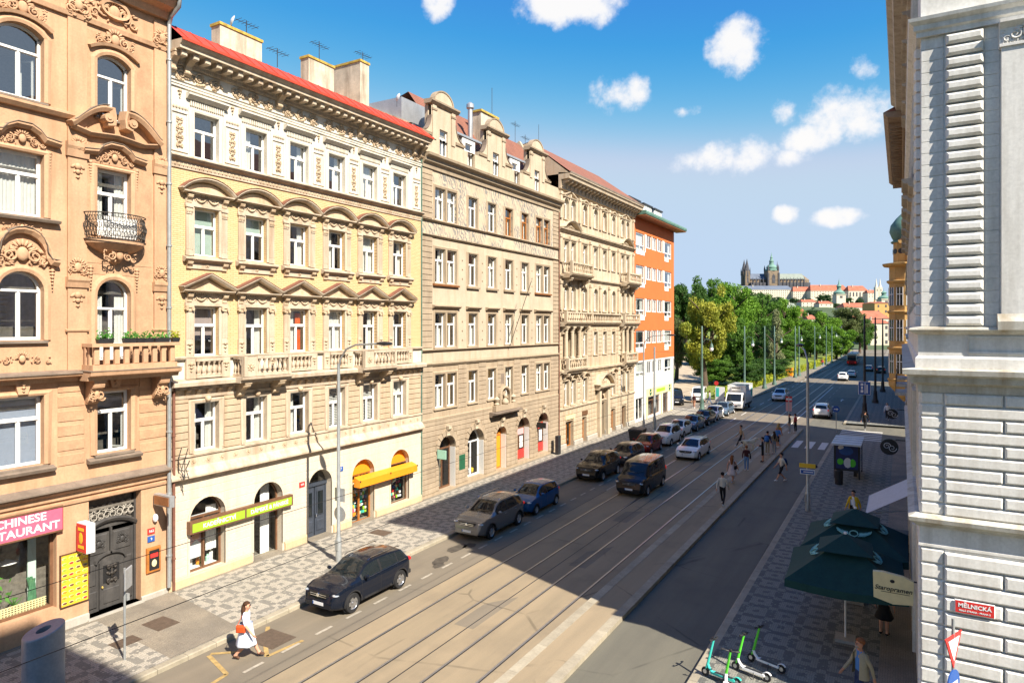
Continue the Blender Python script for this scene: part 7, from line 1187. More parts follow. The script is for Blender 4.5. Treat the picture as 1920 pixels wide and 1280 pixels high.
scooter('turquoise rental scooter standing on the sunlit kerb corner', -4.55, 19.9, 168, 'p_teal', 'p_teal'); scooter('white scooter with green stem in front of the turquoise one', -4.25, 19.3, 112, 'p_lime', 'p_white'); scooter('white scooter with green stem between the turquoise one and the farthest scooter', -3.85, 20.65, 165, 'p_lime', 'p_white'); scooter('white scooter with green stem, farthest up the pavement of the row', -3.55, 21.4, 162, 'p_lime', 'p_white')
# ---------------------------------------------------------------- people and the dog: one skinned body each, clothes coloured by limb
def skin_body(joints, edges, sub=1):
    """joints: [(co, (rx, ry), tag)]; a Skin modifier grows one continuous surface; every face takes the tag of its nearest bone"""
    me = bpy.data.meshes.new('sk'); me.from_pydata([j[0] for j in joints], edges, []); o = bpy.data.objects.new('sk', me); COL.objects.link(o)
    o.modifiers.new('s', 'SKIN').use_smooth_shade = True; m = o.modifiers.new('u', 'SUBSURF'); m.levels = m.render_levels = sub
    sv = me.skin_vertices[0].data
    for i, j in enumerate(joints): sv[i].radius = j[1] if isinstance(j[1], tuple) else (j[1], j[1]); sv[i].use_root = i == 0
    dg = bpy.context.evaluated_depsgraph_get(); out = bpy.data.meshes.new_from_object(o.evaluated_get(dg)); bpy.data.objects.remove(o); bpy.data.meshes.remove(me)
    segs = [(Vector(joints[a][0]), Vector(joints[b_][0]), joints[b_][2]) for a, b_ in edges]; tags = sorted({s[2] for s in segs}); ti = {t: i for i, t in enumerate(tags)}
    import numpy as np
    nf = len(out.polygons); C = np.empty(nf*3); out.polygons.foreach_get('center', C); C = C.reshape(-1, 3); best = np.full(nf, 9e9); mi = np.zeros(nf, int)
    for a, b_, t in segs:
        a = np.array(a); d = np.array(b_)-a; k = np.clip(((C-a)@d)/max(1e-9, d@d), 0, 1); q = ((C-a-k[:, None]*d)**2).sum(1); w = q < best; best[w] = q[w]; mi[w] = ti[t]
    out.polygons.foreach_set('material_index', mi); out.polygons.foreach_set('use_smooth', [True]*nf)
    return out, tags
def person(label, x, y, face, pose='stand', h=1.74, top='cl_white', legs='cl_black', shoes='shoe_white', skin='skin', hair='hair_brown', long_hair=False, sleeves=1, shorts=0, skirt=None, bag=None, pack=None, group=None, z=0, sub=1, beard=False, open_coat=None, arms='down', glasses=False, shirt=None):
    r = thing('person', label, 'person', (x, y, z), R(face), group); k = h/1.74; J = []; E = []; r.scale = (1.12, 1.12, 1.05)
    def j(p, rad, tag, par=None):
        J.append((tuple(v*k for v in p), tuple(q*k for q in rad) if isinstance(rad, tuple) else rad*k, tag))
        if par is not None: E.append((par, len(J)-1))
        return len(J)-1
    wk = {'stand': ((.02, .0, .0), (-.03, -.02, .0)), 'walk': ((.20, .36, .06), (.05, -.30, .05))}[pose]
    pe = j((0, 0, .96), (.105, .15), legs); sp = j((.0, 0, 1.14), (.095, .135), shirt or top, pe); ch = j((.01, 0, 1.32), (.105, .165), shirt or top, sp); ne = j((.01, 0, 1.47), .055, shirt or top, ch); n2 = j((.025, 0, 1.53), .05, skin, ne); h0 = j((.035, 0, 1.585), (.075, .065), skin, n2); h1 = j((.03, 0, 1.665), (.092, .076), skin, h0); j((.02, 0, 1.73), (.06, .055), skin, h1); j((.128, 0, 1.625), .012, skin, h0)
    for s in (1, -1):
        sh = j((0, s*.17, 1.40), .062, top, ch); sw = -wk[0][1]*.6*s if pose == 'walk' else .02
        if arms == 'bent': el = j((.02, s*.235, 1.14), .047, top if sleeves else skin, sh); wr = j((.22, s*.14, 1.15), .033, top if sleeves == 1 else skin, el)
        else: el = j((sw*.45-.02, s*.235, 1.13), .047, top if sleeves else skin, sh); wr = j((sw+.05, s*.25, .90), .033, top if sleeves == 1 else skin, el)
        w = J[wr][0]; d = (Vector(w)-Vector(J[el][0])).normalized()/k; p0 = Vector(w)/k; pa = j(p0+d*.075, (.034, .018), skin, wr)
        for f, (off, ln) in enumerate(((-.03, .075), (-.01, .088), (.01, .08), (.028, .062))): a = j(p0+d*(.105)+Vector((off, 0, 0)), .0095, skin, pa); j(p0+d*(.105+ln*.8)+Vector((off+.012, -s*.02, 0)), .008, skin, a)
        j(p0+d*.09+Vector((.055, -s*.012, 0)), .0095, skin, pa)
        lg = wk[0] if s == 1 else wk[1]; kn_x, an_x, lift = lg; hp = j((0, s*.085, .88), .088, legs, pe); kn = j((kn_x, s*.09, .50), .060, legs, hp); mid = j(((kn_x+an_x)/2-.015, s*.09, .30), .052, skin if shorts else legs, kn); an = j((an_x, s*.09, .10+lift*.6), .040, skin if shorts else legs, mid); j((an_x-.05, s*.09, .045+lift*.5), .04, shoes, an); j((an_x+.15, s*.10, .04+(lift if an_x > 0 else 0)), .036, shoes, an)
    me, tags = skin_body(J, E, sub)
    for t in tags: me.materials.append(MAT(t))
    body = obj('body', me, r)
    mb = MB(); i0 = len(mb.v); mb.ell((.008*k, 0, 1.685*k), (.112*k, .094*k, .10*k), 12, 8); mb.v = [(vx if vx < .055*k or vz > 1.70*k else .055*k, vy, max(vz, (1.60 if vx < .0 else 1.68)*k)) for vx, vy, vz in mb.v]
    if long_hair: mb.ell((-.07*k, 0, 1.50*k), (.075*k, .115*k, .22*k), 10, 8); mb.ell((-.09*k, 0, 1.36*k), (.05*k, .09*k, .2*k), 8, 6)
    mb.build('hair', hair, r, smooth='all')
    for s in (1, -1): MB().ell((.112*k, s*.032*k, 1.655*k), (.012*k, .015*k, .009*k), 6, 4).build('eye', 'black', body); MB().ell((.02*k, s*.082*k, 1.64*k), (.02*k, .012*k, .03*k), 6, 4).build('ear', skin, body)
    MB().ell((.108*k, 0, 1.585*k), (.012*k, .028*k, .008*k), 6, 4).build('mouth', 'cl_maroon', body)
    if beard: MB().ell((.085*k, 0, 1.575*k), (.05*k, .06*k, .045*k), 8, 6).build('beard', 'hair_grey', body, smooth='all')
    if glasses: MB().ell((.118*k, 0, 1.66*k), (.012*k, .07*k, .022*k), 8, 4).build('glasses', 'black', r)
    if skirt:
        mat, z0, rad, z1 = skirt; mb = MB(); prf = [(rad*.62, z1), (rad*.66, z1-.14), (rad*.78, (z0+z1)/2), (rad, z0+.06), (rad*.97, z0), (rad*.8, z0+.02)]; n = 22; vs = []
        for rr, zz in prf:
            for i in range(n): a = 2*math.pi*i/n; q = rr*(1+.07*math.sin(a*6+zz*3)*(1 if zz < (z0+z1)/2 else .2)); vs.append((q*math.cos(a)*k*(.92 if pose != 'walk' else 1.12), q*math.sin(a)*k, zz*k))
        mb.add(vs, [(a*n+i, a*n+(i+1)%n, (a+1)*n+(i+1)%n, (a+1)*n+i) for a in range(len(prf)-1) for i in range(n)]); mb.build('skirt', mat, r, smooth='all')
    if open_coat:
        mb = MB(); vs = []; n = 16
        for zz, rx, ry in ((1.44, .10, .15), (1.36, .15, .215), (1.1, .145, .20), (.82, .17, .23)):
            for i in range(n+1): a = R(38)+(2*math.pi-R(76))*i/n; vs.append((rx*math.cos(a)*k, ry*math.sin(a)*k, zz*k))
        mb.add(vs, [(a*(n+1)+i, a*(n+1)+i+1, (a+1)*(n+1)+i+1, (a+1)*(n+1)+i) for a in range(3) for i in range(n)]); mb.build('coat', open_coat, r, smooth='all')
    if bag: bg = MB().cbox(-.13*k, .13*k, -.05*k, .05*k, -.11*k, .11*k, .03).build('bag', bag, r, (-.06*k, -.24*k, 1.02*k)); MB().tube([(-.1*k, 0, .1*k), (.0, .1*k, .38*k), (.1*k, 0, .1*k)], .01, 5).build('bag_strap', bag, bg)
    if pack: mb = MB(); mb.ell((-.2*k, 0, 1.2*k), (.12*k, .17*k, .25*k), 10, 8); mb.ell((-.29*k, 0, 1.12*k), (.05*k, .12*k, .13*k), 8, 6); mb.build('backpack', pack, r, smooth='all')
    return r
person('woman with long dark hair in a loose pale blue dress crossing the parking lane', -17.93, 14.0, 28, 'walk', 1.68, 'cl_dress', 'skin', 'shoe_brown', hair='hair_brown', long_hair=True, sleeves=2, shorts=1, skirt=('cl_dress', .42, .26, 1.12), bag='leather_red', sub=2, glasses=True)
person('bearded man in a beige jacket over a blue shirt at the bottom corner', -.95, 20.35, 215, 'walk', 1.80, 'cl_khaki', 'cl_navy', skin='skin2', hair='hair_red', shirt='cl_blue', open_coat='cl_khaki', beard=True, z=.15, sub=2)
person('waiter in black shorts and shirt, head hidden under the parasol', -.5, 25.6, 75, 'stand', 1.75, 'cl_black', 'cl_black', 'cl_black', shorts=1, sleeves=2, z=.15, skirt=('cl_black', .55, .24, 1.0))
person('person in a yellow cardigan over a white top behind the green parasols', -2.15, 39.0, 250, 'walk', 1.70, 'cl_yellow', 'cl_black', shirt='cl_white', hair='hair_black', open_coat='cl_yellow', z=.15)
G = 'people waiting on the tram platform'
person('man in a white jacket and black trousers walking away along the platform', -8.95, 39.5, 90, 'walk', 1.80, 'cl_cream', 'cl_black', hair='hair_black', z=.15, group=G); person('red-haired woman in a pale dress carrying a dark bag on the platform edge', -9.7, 45.6, 80, 'walk', 1.70, 'cl_pink', 'skin', hair='hair_red', long_hair=True, sleeves=0, shorts=1, skirt=('cl_pink', .5, .28, 1.1), bag='cl_black', z=.15, group=G)
person('woman in a maroon jumper and light jeans standing on the platform', -9.6, 49.8, 100, 'stand', 1.70, 'cl_maroon', 'cl_jean', hair='hair_red', bag='cl_black', z=.15, group=G); person('man all in black with folded arms standing on the platform', -9.15, 53.6, 190, 'stand', 1.80, 'cl_black', 'cl_black', 'cl_black', hair='hair_black', arms='bent', shorts=1, z=.15, group=G)
person('man with a blue backpack beside the man in black', -9.35, 57.0, 80, 'stand', 1.78, 'cl_navy', 'cl_khaki', hair='hair_black', pack='cl_blue', z=.15, group=G); person('woman in a tan coat next to the blue backpack', -8.95, 57.7, 120, 'stand', 1.70, 'cl_tan', 'cl_grey', hair='hair_brown', long_hair=True, z=.15, group=G); person('child-sized person in a light blue shirt and black shorts on the platform', -9.15, 60.8, 240, 'stand', 1.68, 'cl_blue', 'cl_black', hair='hair_blond', shorts=1, sleeves=2, pack='cl_sky', z=.15, group=G); person('blond person in an orange top behind the light blue rucksack', -9.3, 62.4, 60, 'stand', 1.76, 'cl_orange', 'cl_sky', hair='hair_blond', long_hair=True, z=.15, group=G)
person('person in a dark top leaning by the tram stop sign', -9.35, 69.4, 200, 'stand', 1.75, 'cl_black', 'cl_grey', hair='hair_black', z=.15, group=G); person('person in a red top beside the tram stop sign', -8.95, 70.3, 160, 'stand', 1.72, 'cl_red', 'cl_black', hair='hair_brown', z=.15, group=G); person('man in a pale shirt with a tan waistcoat crossing the rails near the dog', -12.05, 60.2, 200, 'walk', 1.80, 'cl_tan', 'cl_black', hair='hair_black')
person('backpacker in a light shirt and black shorts crossing the bus lane', -7.0, 48.2, 215, 'walk', 1.82, 'cl_cream', 'cl_black', hair='hair_black', shorts=1, sleeves=2, pack='cl_navy'); person('person in dark clothes walking over the side street crossing', -3.2, 76.4, 75, 'walk', 1.78, 'cl_black', 'cl_black', hair='hair_black'); person('man in a white shirt walking on the far right pavement by the golden house', -1.35, 84.6, 90, 'walk', 1.80, 'cl_white', 'cl_black', hair='hair_grey', z=.15)
person('person in a brown top near the black van on the forecourt', -22.7, 84.6, 250, 'stand', 1.72, 'cl_maroon', 'skin', hair='hair_red', shorts=1, z=.15); person('person in a white shirt behind the first green tram pole', -22.2, 86.2, 20, 'walk', 1.78, 'cl_white', 'cl_black', z=.15); person('person in grey walking with arms out near the box truck', -22.0, 89.8, 160, 'walk', 1.72, 'cl_grey', 'cl_jean', z=.15)
person('person in a red shirt walking far up the left pavement', -17.6, 190, 90, 'walk', 1.75, 'cl_red', 'cl_jean', z=.15); person('person in a black coat far up the left pavement', -18.2, 194, -90, 'walk', 1.75, 'cl_black', 'cl_navy', z=.15)
def dog():
    r = thing('dog', 'large cream coloured dog crossing the tram track towards the platform', 'dog', (-11.2, 59.2, 0), R(35)); r.scale = (1.15,)*3; J = []; E = []
    def j(p, rad, par=None):
        J.append((p, rad, 'fur'))
        if par is not None: E.append((par, len(J)-1))
        return len(J)-1
    hip = j((-.36, 0, .66), (.13, .12)); bel = j((0, 0, .64), (.13, .13), hip); che = j((.28, 0, .62), (.17, .14), bel); ne = j((.46, 0, .76), .095, che); hd = j((.60, 0, .86), .085, ne); j((.68, 0, .84), .055, hd); j((.80, 0, .81), .04, hd)
    t = j((-.50, 0, .70), .035, hip); t2 = j((-.68, 0, .62), .03, t); j((-.82, 0, .64), .015, t2)
    for s in (1, -1):
        e = j((.57, s*.08, .90), .025, hd); j((.55, s*.11, .82), .015, e); f = .10*s
        a = j((.28+f*.2, s*.10, .50), .07, che); b_ = j((.28+f, s*.10, .27), .04, a); c = j((.28+f*1.1, s*.10, .06), .032, b_); j((.35+f*1.1, s*.10, .03), .03, c)
        a = j((-.32-f*.3, s*.10, .50), .085, hip); b_ = j((-.25-f, s*.10, .38), .06, a); c = j((-.44-f, s*.10, .24), .036, b_); d = j((-.40-f, s*.10, .05), .03, c); j((-.32-f, s*.10, .03), .03, d)
    me, tg = skin_body(J, E, 2); me.materials.append(MAT('fur')); o = obj('body', me, r); MB().ell((.84, 0, .82), (.02, .025, .02)).build('nose', 'black', o); [MB().ell((.665, s*.055, .89), (.012, .012, .014)).build('eye', 'black', o) for s in (1, -1)]
    tag(MB().tube([(-11.7, 59.6, .85), (-11.85, 59.9, .75), (-12.0, 60.1, .92)], .012, 5).build('dog_lead', 'cl_red'), 'thin red lead between the cream dog and its owner', 'lead')
dog()
# ---------------------------------------------------------------- street furniture
def lamp(label, x, y, h, arm, z=.15, mat='galv', signs=None):
    o = thing('street_lamp', label, 'street lamp', (x, y, z)); mb = MB(); mb.lathe([(.13, 0), (.13, 1.0), (.085, 1.1), (.07, h), (0, h)], 10); mb.build('post', mat, o, smooth=50)
    s = 1 if arm > 0 else -1; pts = [(0, 0, h-.3), (s*.1, 0, h+.2), (s*.45, 0, h+.65), (s*1.0, 0, h+.85), (arm, 0, h+.92)]; MB().tube(pts, .045, 8).build('arm', mat, o, smooth=60); MB().ell((arm+s*.35, 0, h+.93), (.45, .17, .09), 12, 6).build('lamp_head', 'dark_metal', o); MB().ell((arm+s*.38, 0, h+.88), (.3, .12, .06), 10, 5).build('lamp_glass', 'lamp_glass', o); MB().box(-.085, .085, -.15, -.06, .5, .95).build('access_door', mat, o)
    return o
o = lamp('galvanised lamp post on the mosaic in front of the dark blue door', -21.5, 21.6, 8.7, 2.3)
for zz, shp in ((2.9, 'd'), (2.05, 'c')):
    s_ = MB().cyl((.0, .07, zz), (0, .09, zz), .34 if shp == 'c' else .42, n=20 if shp == 'c' else 4).build('sign_back', 'zinc', o)
lamp('lamp post with curved arm before the orange block, first of two side by side', -21.9, 63.2, 8.6, 2.4); o = thing('tram_pole', 'plain grey tram pole beside the curved lamp near the orange block', 'pole', (-21.4, 65.0, .15)); MB().lathe([(.16, 0), (.16, 1.2), (.12, 1.3), (.10, 8.3), (0, 8.3)], 10).build('post', 'galv', o, smooth=50)
o = lamp('lamp post on the right kerb carrying yellow and blue direction signs', -4.55, 40.8, 8.35, -.75); o.rotation_euler.z = R(-62)
g = MB().cbox(-.42, .42, -.02, .02, -.12, .12, .01).build('direction_sign', 'p_yellow', o, (.12, -.07, 2.55), R(62)); MB().prism([(.42, -.12), (.55, 0), (.42, .12)], -.02, .02).build('sign_tip', 'p_black', g); g = MB().cbox(-.38, .38, -.02, .02, -.14, .14, .01).build('direction_sign', 'p_white', o, (.12, -.07, 2.2), R(62)); MB().box(-.34, .34, -.026, -.02, -.10, .10).build('sign_field', 'p_blue', g); MB().box(-.2, .3, -.03, -.026, -.02, .03).build('sign_line', 'p_white', g)
def pole(label, x, y, h, mat, globe, side=1, foot=True):
    o = thing('tram_pole', label, 'pole', (x, y, .1)); k = cached(('pole', h, mat), lambda: MB().lathe([(.42, 0), (.40, .35), (.28, .6), (.22, 1.5), (.24, 1.6), (.16, 1.75), (.12, h*.6), (.13, h*.61), (.09, h), (0, h+.1)], 10).mesh('post', mat, 50)); obj('post', k, o)
    if globe: MB().tube([(0, 0, h*.80), (side*.5, 0, h*.86), (side*1.1, 0, h*.84), (side*1.15, 0, h*.80)], .035, 6).build('arm', mat, o); MB().ell((side*1.15, 0, h*.74), (.22, .22, .28), 10, 7).build('globe', 'p_white', o, smooth='all'); MB().lathe([(.24, h*.76), (.12, h*.80), (0, h*.81)], 10, (side*1.15, 0, 0)).build('lamp_cap', mat, o)
    return o
PG = 'tram poles along the park pavement'
for i, (y, top) in enumerate(((81.1, 605), (102.6, 610), (117.3, 604), (125.6, 610), (145.8, 612), (150.9, 612), (177, 613), (198, 613), (210, 613), (252, 613))): pole('green tram pole with a globe lamp by the park, number %s from the orange block' % ('one two three four five six seven eight nine ten'.split()[i]), [-20.8, -20.05, -19.7, -19.45, -18.6, -18.5, -18.2, -17.5, -17.1, -17.6][i], y, 10.4, 'green_metal', i not in (2, 5, 7), 1)['group'] = PG
for i, (x, y) in enumerate(((-3.62, 85.8), (-3.06, 103), (-2.56, 121))):
    o = pole('tall black tram pole on the right pavement, '+('nearest of three, with a blue lane sign', 'middle of three', 'farthest of three')[i], x, y, 11.6, 'dark_metal', False)
    if i == 0: g = MB().cbox(-.62, .62, -.03, .03, -.75, .75, .02).build('lane_sign', 'p_white', o, (0, -.2, 3.4)); MB().box(-.58, .58, -.036, -.03, -.71, .71).build('sign_field', 'p_blue', g); [MB().box(a, c, -.045, -.036, b_, d).build('sign_mark', 'p_white', g) for a, c, b_, d in ((-.38, -.12, .3, .55), (-.34, -.16, -.1, .2), (-.38, -.12, -.5, -.2), (.2, .32, -.55, .4), (.02, .1, -.6, .6))]
def parasol(label, x, y, rz):
    o = thing('parasol', label, 'parasol', (x, y, .15), R(rz), 'green cafe parasols'); MB().cyl((0, 0, 0), (0, 0, 3.35), .03, n=8).build('pole', 'white_paint', o); MB().box(-.3, .3, -.3, .3, 0, .1).build('base', 'concrete', o)
    hw = 1.72; ze, zt = 2.30, 3.42; C = [(-hw, -hw), (hw, -hw), (hw, hw), (-hw, hw)]
    for i in range(4):
        (xa, ya), (xb, yb) = C[i], C[(i+1)%4]; n = 8; mb = MB(); vs = []
        for j in range(n+1):
            t = j/n
            for q in range(n+1): u = q/n; px, py = xa+(xb-xa)*u, ya+(yb-ya)*u; s = .12*math.sin(math.pi*u)*math.sin(math.pi*t*.5); vs.append((px*t, py*t, zt+(ze-zt)*t**.92-s))
        mb.add(vs, [(j*(n+1)+q, (j+1)*(n+1)+q, (j+1)*(n+1)+q+1, j*(n+1)+q+1) for j in range(n) for q in range(n)]); p = mb.build('canopy_panel', 'parasol', o, smooth='all')
        mb = MB(); vs = []
        for q in range(9): u = q/8; px, py = xa+(xb-xa)*u, ya+(yb-ya)*u; z0 = ze-.12*math.sin(math.pi*u); vs += [(px, py, z0), (px*1.002, py*1.002, z0-.24)]
        mb.add(vs, [(2*q, 2*q+1, 2*q+3, 2*q+2) for q in range(8)]); mb.build('valance', 'parasol', p)
        a = math.atan2((ya+yb)/2, (xa+xb)/2); slope = math.atan2(zt-ze, hw); M = Matrix.Rotation(a+R(90), 4, 'Z')@Matrix.Translation((0, -hw*.55, zt+(ze-zt)*.55+.015))@Matrix.Rotation(slope-.04, 4, 'X'); mb = MB()
        mb.tube([(.14*math.cos(t*.63), .14*math.sin(t*.63), .0) for t in range(10)], .022, 5, closed=True)
        for s in (1, -1):
            for q in range(9): t = q/8; mb.add([(s*(.16+.34*t), -.10+.16*t*t, .005), (s*(.24+.34*t), -.02+.16*t*t, .005), (s*(.20+.36*t), .10+.14*t*t, .005)], [(0, 1, 2)])
            mb.tube([(s*.14, -.12, .004), (s*.35, -.08, .004), (s*.55, .08, .004)], .014, 5)
        mb.xf(M); mb.build('wreath_print', 'parasol_print', p) if i or y > 26 else None
    mb = MB(); q = .8; mb.add([(-q, -q, zt-.36), (q, -q, zt-.36), (q, q, zt-.36), (-q, q, zt-.36), (0, 0, zt+.10)], [(0, 1, 4), (1, 2, 4), (2, 3, 4), (3, 0, 4)]); mb.build('vent_cap', 'parasol', o); MB().lathe([(.05, zt+.08), (.05, zt+.14), (0, zt+.17)], 8).build('finial', 'white_paint', o)
    mb = MB(); [mb.tube([(0, 0, 3.2), (cx_*.98, cy_*.98, ze-.03)], .014, 5) for cx_, cy_ in C]; mb.build('ribs', 'white_paint', o)
parasol('dark green cafe parasol with pale wreath print, nearest the viewer', -1.6, 24.6, 3); parasol('dark green cafe parasol behind the nearest one', -1.5, 28.2, 0)
def signs():
    g = thing('brewery_sign', 'cream shield-shaped brewery sign projecting beside the parasols', 'sign', (-.2, 21.6, 2.72)); MB().prism([(-.48, .12), (0, 0), (.48, .06), (.5, .70), (.25, .80), (-.25, .86), (-.5, .84)], -.07, .07).build('sign_box', 'p_cream', g); text('lettering', 'Staropramen', .175, 'p_black', g, (0, -.078, .42), shear=.25, bold=.003, ext=.002); MB().box(-.3, .4, -.076, -.07, .315, .328).build('underline', 'p_black', g); MB().ell((-.02, -.075, .64), (.06, .01, .05), 8, 5).build('emblem', 'p_black', g); MB().tube([(.5, 0, .7), (.66, 0, .7)], .025, 6).build('arm', 'black', g)
    g = thing('give_way_sign', 'give way sign on a post by the street name plate, seen edge on', 'sign', (1.05, 18.75, .15)); MB().cyl((0, 0, 0), (0, 0, 3.5), .035, n=8).build('post', 'galv', g); f = obj('sign_plate', None, g, (0, -.05, 2.75), R(66)); MB().prism([(-.45, .39), (0, -.39), (.45, .39)][::1], -.012, .012).build('border', 'p_red', f); MB().prism([(-.30, .30), (0, -.22), (.30, .30)], -.02, -.012).build('field', 'p_white', f)
    MB().prism([(-.30, .30), (0, -.22), (.30, .30)], .012, .02).build('field', 'p_white', f); f = MB().cyl((0, -.015, 0), (0, .015, 0), .32, n=20).build('blue_plate', 'p_blue', g, (0, -.05, 2.0), R(66)); MB().box(-.2, .2, -.022, -.015, -.04, .04).build('arrow', 'p_white', f)
    g = thing('bare_sign_post', 'thin signpost with a plate seen from behind, before the dark carved door', 'sign', (-20.86, 11.83, .15)); MB().cyl((0, 0, 0), (0, 0, 2.85), .035, n=8).build('post', 'galv', g); MB().cbox(-.25, .25, -.02, .02, 2.2, 2.85, .02).build('sign_plate', 'zinc', g, (.06, .08, 0), R(128)); MB().box(-.02, .1, .02, .1, 1.85, 2.05).build('clamp', 'galv', g)
    # bus shelter with a lit poster
    s = thing('tram_shelter', 'bus shelter with a slanted glass roof and a bright poster panel', 'shelter', (-3.15, 51.3, .15), R(0)); MB().box(-.95, .85, -1.7, 2.4, 2.4, 2.47).build('roof', 'p_pale', s); [MB().box(-.95, .85, y, y+.06, 2.47, 2.51).build('roof_bar', 'zinc', s) for y in (-1.7, -.7, .3, 1.3, 2.3)]
    for x in (-.8, .7): [MB().box(x-.05, x+.05, y-.05, y+.05, 0, 2.4).build('post', 'dark_metal', s) for y in (-.6, 2.4)]
    p = MB().box(-.85, .75, -.68, -.52, .55, 2.45).build('poster_case', 'dark_metal', s); MB().box(-.72, .62, -.70, -.68, .68, 2.36).build('poster', 'p_navy', p); [MB().ell((x, -.705, z), (w, .008, h)).build('poster_print', m, p) for x, z, w, h, m in ((-.1, 1.9, .45, .3, 'p_blue'), (.3, 1.1, .2, .28, 'p_lime'), (-.45, 1.15, .2, .22, 'p_lime'), (0, 1.1, .25, .35, 'p_pale'), (-.4, 2.1, .2, .15, 'p_white'))]; MB().box(.68, .72, -.5, 2.3, .3, 2.3).build('side_glass', 'glass', s); MB().box(.2, .6, .2, 2.0, .42, .48).build('bench', 'wood_dark', s); [MB().box(.3, .5, y, y+.06, 0, .42).build('leg', 'dark_metal', s) for y in (.4, 1.7)]
    tag(MB().lathe([(0, 0), (.24, 0), (.26, .9), (.22, .95), (.22, .8), (0, .8)], 12).build('litter_bin', 'dark_metal', None, (-3.55, 48.7, .15)), 'dark litter bin standing just before the bus shelter', 'bin')
    st_ = thing('stop_sign_column', 'tram stop sign with red and white panels at the platform end', 'sign', (-9.7, 71.4, .15)); MB().cyl((0, 0, 0), (0, 0, 3.4), .045, n=8).build('post', 'galv', st_); MB().box(-.3, .3, -.03, .03, 2.85, 3.4).build('sign_plate', 'p_red', st_); MB().box(-.26, .26, -.035, -.03, 3.0, 3.2).build('sign_band', 'p_white', st_); MB().box(-.28, .28, -.03, .03, 1.9, 2.8).build('timetable', 'p_rose', st_)
    g = thing('blue_arrow_sign', 'round blue traffic sign on a post at the island tip', 'sign', (-5.6, 73.5, 0)); MB().cyl((0, 0, 0), (0, 0, 2.5), .035, n=8).build('post', 'galv', g); f = MB().cyl((0, -.05, 2.3), (0, -.02, 2.3), .32, n=18).build('sign_plate', 'p_blue', g); MB().prism([(-.2, 2.26), (.05, 2.26), (.05, 2.18), (.2, 2.3), (.05, 2.42), (.05, 2.34), (-.2, 2.34)], -.06, -.05).build('arrow', 'p_white', f)
    a = thing('shop_awning', 'white fabric awning folded out over the right pavement', 'awning', (.45, 30.9, 0)); MB().quad((0, 0, 3.9), (0, 3.4, 3.9), (-1.7, 3.4, 2.85), (-1.7, 0, 2.85)).build('fabric', 'awning', a); MB().box(-1.72, -1.68, 0, 3.4, 2.6, 2.86).build('valance', 'awning', a); [MB().tube([(0, y, 3.2), (-1.65, y, 2.82)], .025, 5).build('arm', 'zinc', a) for y in (.1, 3.3)]; MB().box(-.15, 0, 0, 3.4, 3.85, 4.0).build('cassette', 'zinc', a)
    for i, (y, r_, z, l) in enumerate(((44.0, .46, 3.6, 'large round black hanging sign nearest on the right house wall'), (58.0, .38, 3.9, 'smaller round black hanging sign farther along the right house wall'))):
        g = thing('hanging_sign', l, 'sign', (-.6, y, z)); MB().cyl((0, -.06, 0), (0, .06, 0), r_, n=24).build('sign_disc', 'p_black', g); MB().tube([(.3, 0, r_*.9), (1.3, 0, r_*.9)], .03, 6).build('arm', 'black', g); mb = MB(); spiral(mb, -.12, .05, .2, 1.5, 1, .02, -.07); spiral(mb, .15, -.05, .22, 1.4, -1, .02, -.07); mb.build('emblem', 'p_pale', g)
    tag(MB().box(-.5, .3, -.4, .4, 0, 1.15).build('sandwich_board', 'black', None, (.1, 34.6, .15)), 'dark cabinet against the wall beneath the awning', 'cabinet')
    b = thing('grey_column_bin', 'wide grey blue metal column with slanted top and oval opening at the bottom left', 'column', (-20.55, 9.42, .15)); n = 36; mb = MB(); rr = .5; zt = lambda x, y: 1.93+.26*(x*.3+y*.95)/rr*.55; vs = [(rr*math.cos(2*math.pi*i/n), rr*math.sin(2*math.pi*i/n), 0) for i in range(n)]; top = [(rr*math.cos(2*math.pi*i/n)*q, rr*math.sin(2*math.pi*i/n)*q, zt(rr*math.cos(2*math.pi*i/n)*q, rr*math.sin(2*math.pi*i/n)*q)+(.03 if q < 1 else 0)) for q in (1, .96, .36) for i in range(n)]; low = [(rr*math.cos(2*math.pi*i/n)*.36, rr*math.sin(2*math.pi*i/n)*.36, 1.6) for i in range(n)]
    mb.add(vs+top+low, [(a*n+i, a*n+(i+1)%n, (a+1)*n+(i+1)%n, (a+1)*n+i) for a in range(4) for i in range(n)]); mb.build('casing', 'bin_grey', b, smooth=30); MB().cyl((0, 0, 1.55), (0, 0, 1.6), .3, n=16).build('dark_opening', 'black', b)
    tag(MB().cbox(-.22, .22, -.16, .16, 0, 1.5, .04).build('parking_meter', 'dark_metal', None, (-24.05, 48.6, .15), R(90)), 'slim dark parking meter against the tan house', 'meter'); w = thing('waste_container', 'black wheeled waste container on the kerb beside the dark red car', 'container', (-20.4, 57.2, .15)); MB().add([(-.5, -.6, .15), (.5, -.6, .15), (.5, .6, .15), (-.5, .6, .15), (-.6, -.7, 1.1), (.6, -.7, 1.1), (.6, .7, 1.1), (-.6, .7, 1.1)], [(0, 1, 5, 4), (1, 2, 6, 5), (2, 3, 7, 6), (3, 0, 4, 7), (0, 3, 2, 1)]).build('tub', 'trim_black', w); MB().prof([(-.72, 1.1), (.72, 1.1), (.6, 1.22), (-.6, 1.26)][::-1], -.64, .64).build('lid', 'black', w); [MB().cyl((x, y-.04, .08), (x, y+.04, .08), .08, n=10).build('wheel', 'rubber', w) for x in (-.45, .45) for y in (-.5, .5)]
    o = thing('orange_skip', 'orange container standing far along the park pavement', 'container', (-20.3, 150, .15)); MB().cbox(-.7, .7, -.6, .6, 0, 1.6, .08).build('body', 'p_orange', o); MB().box(-.75, .75, -.65, .65, 1.6, 1.7).build('lid', 'p_orange', o)
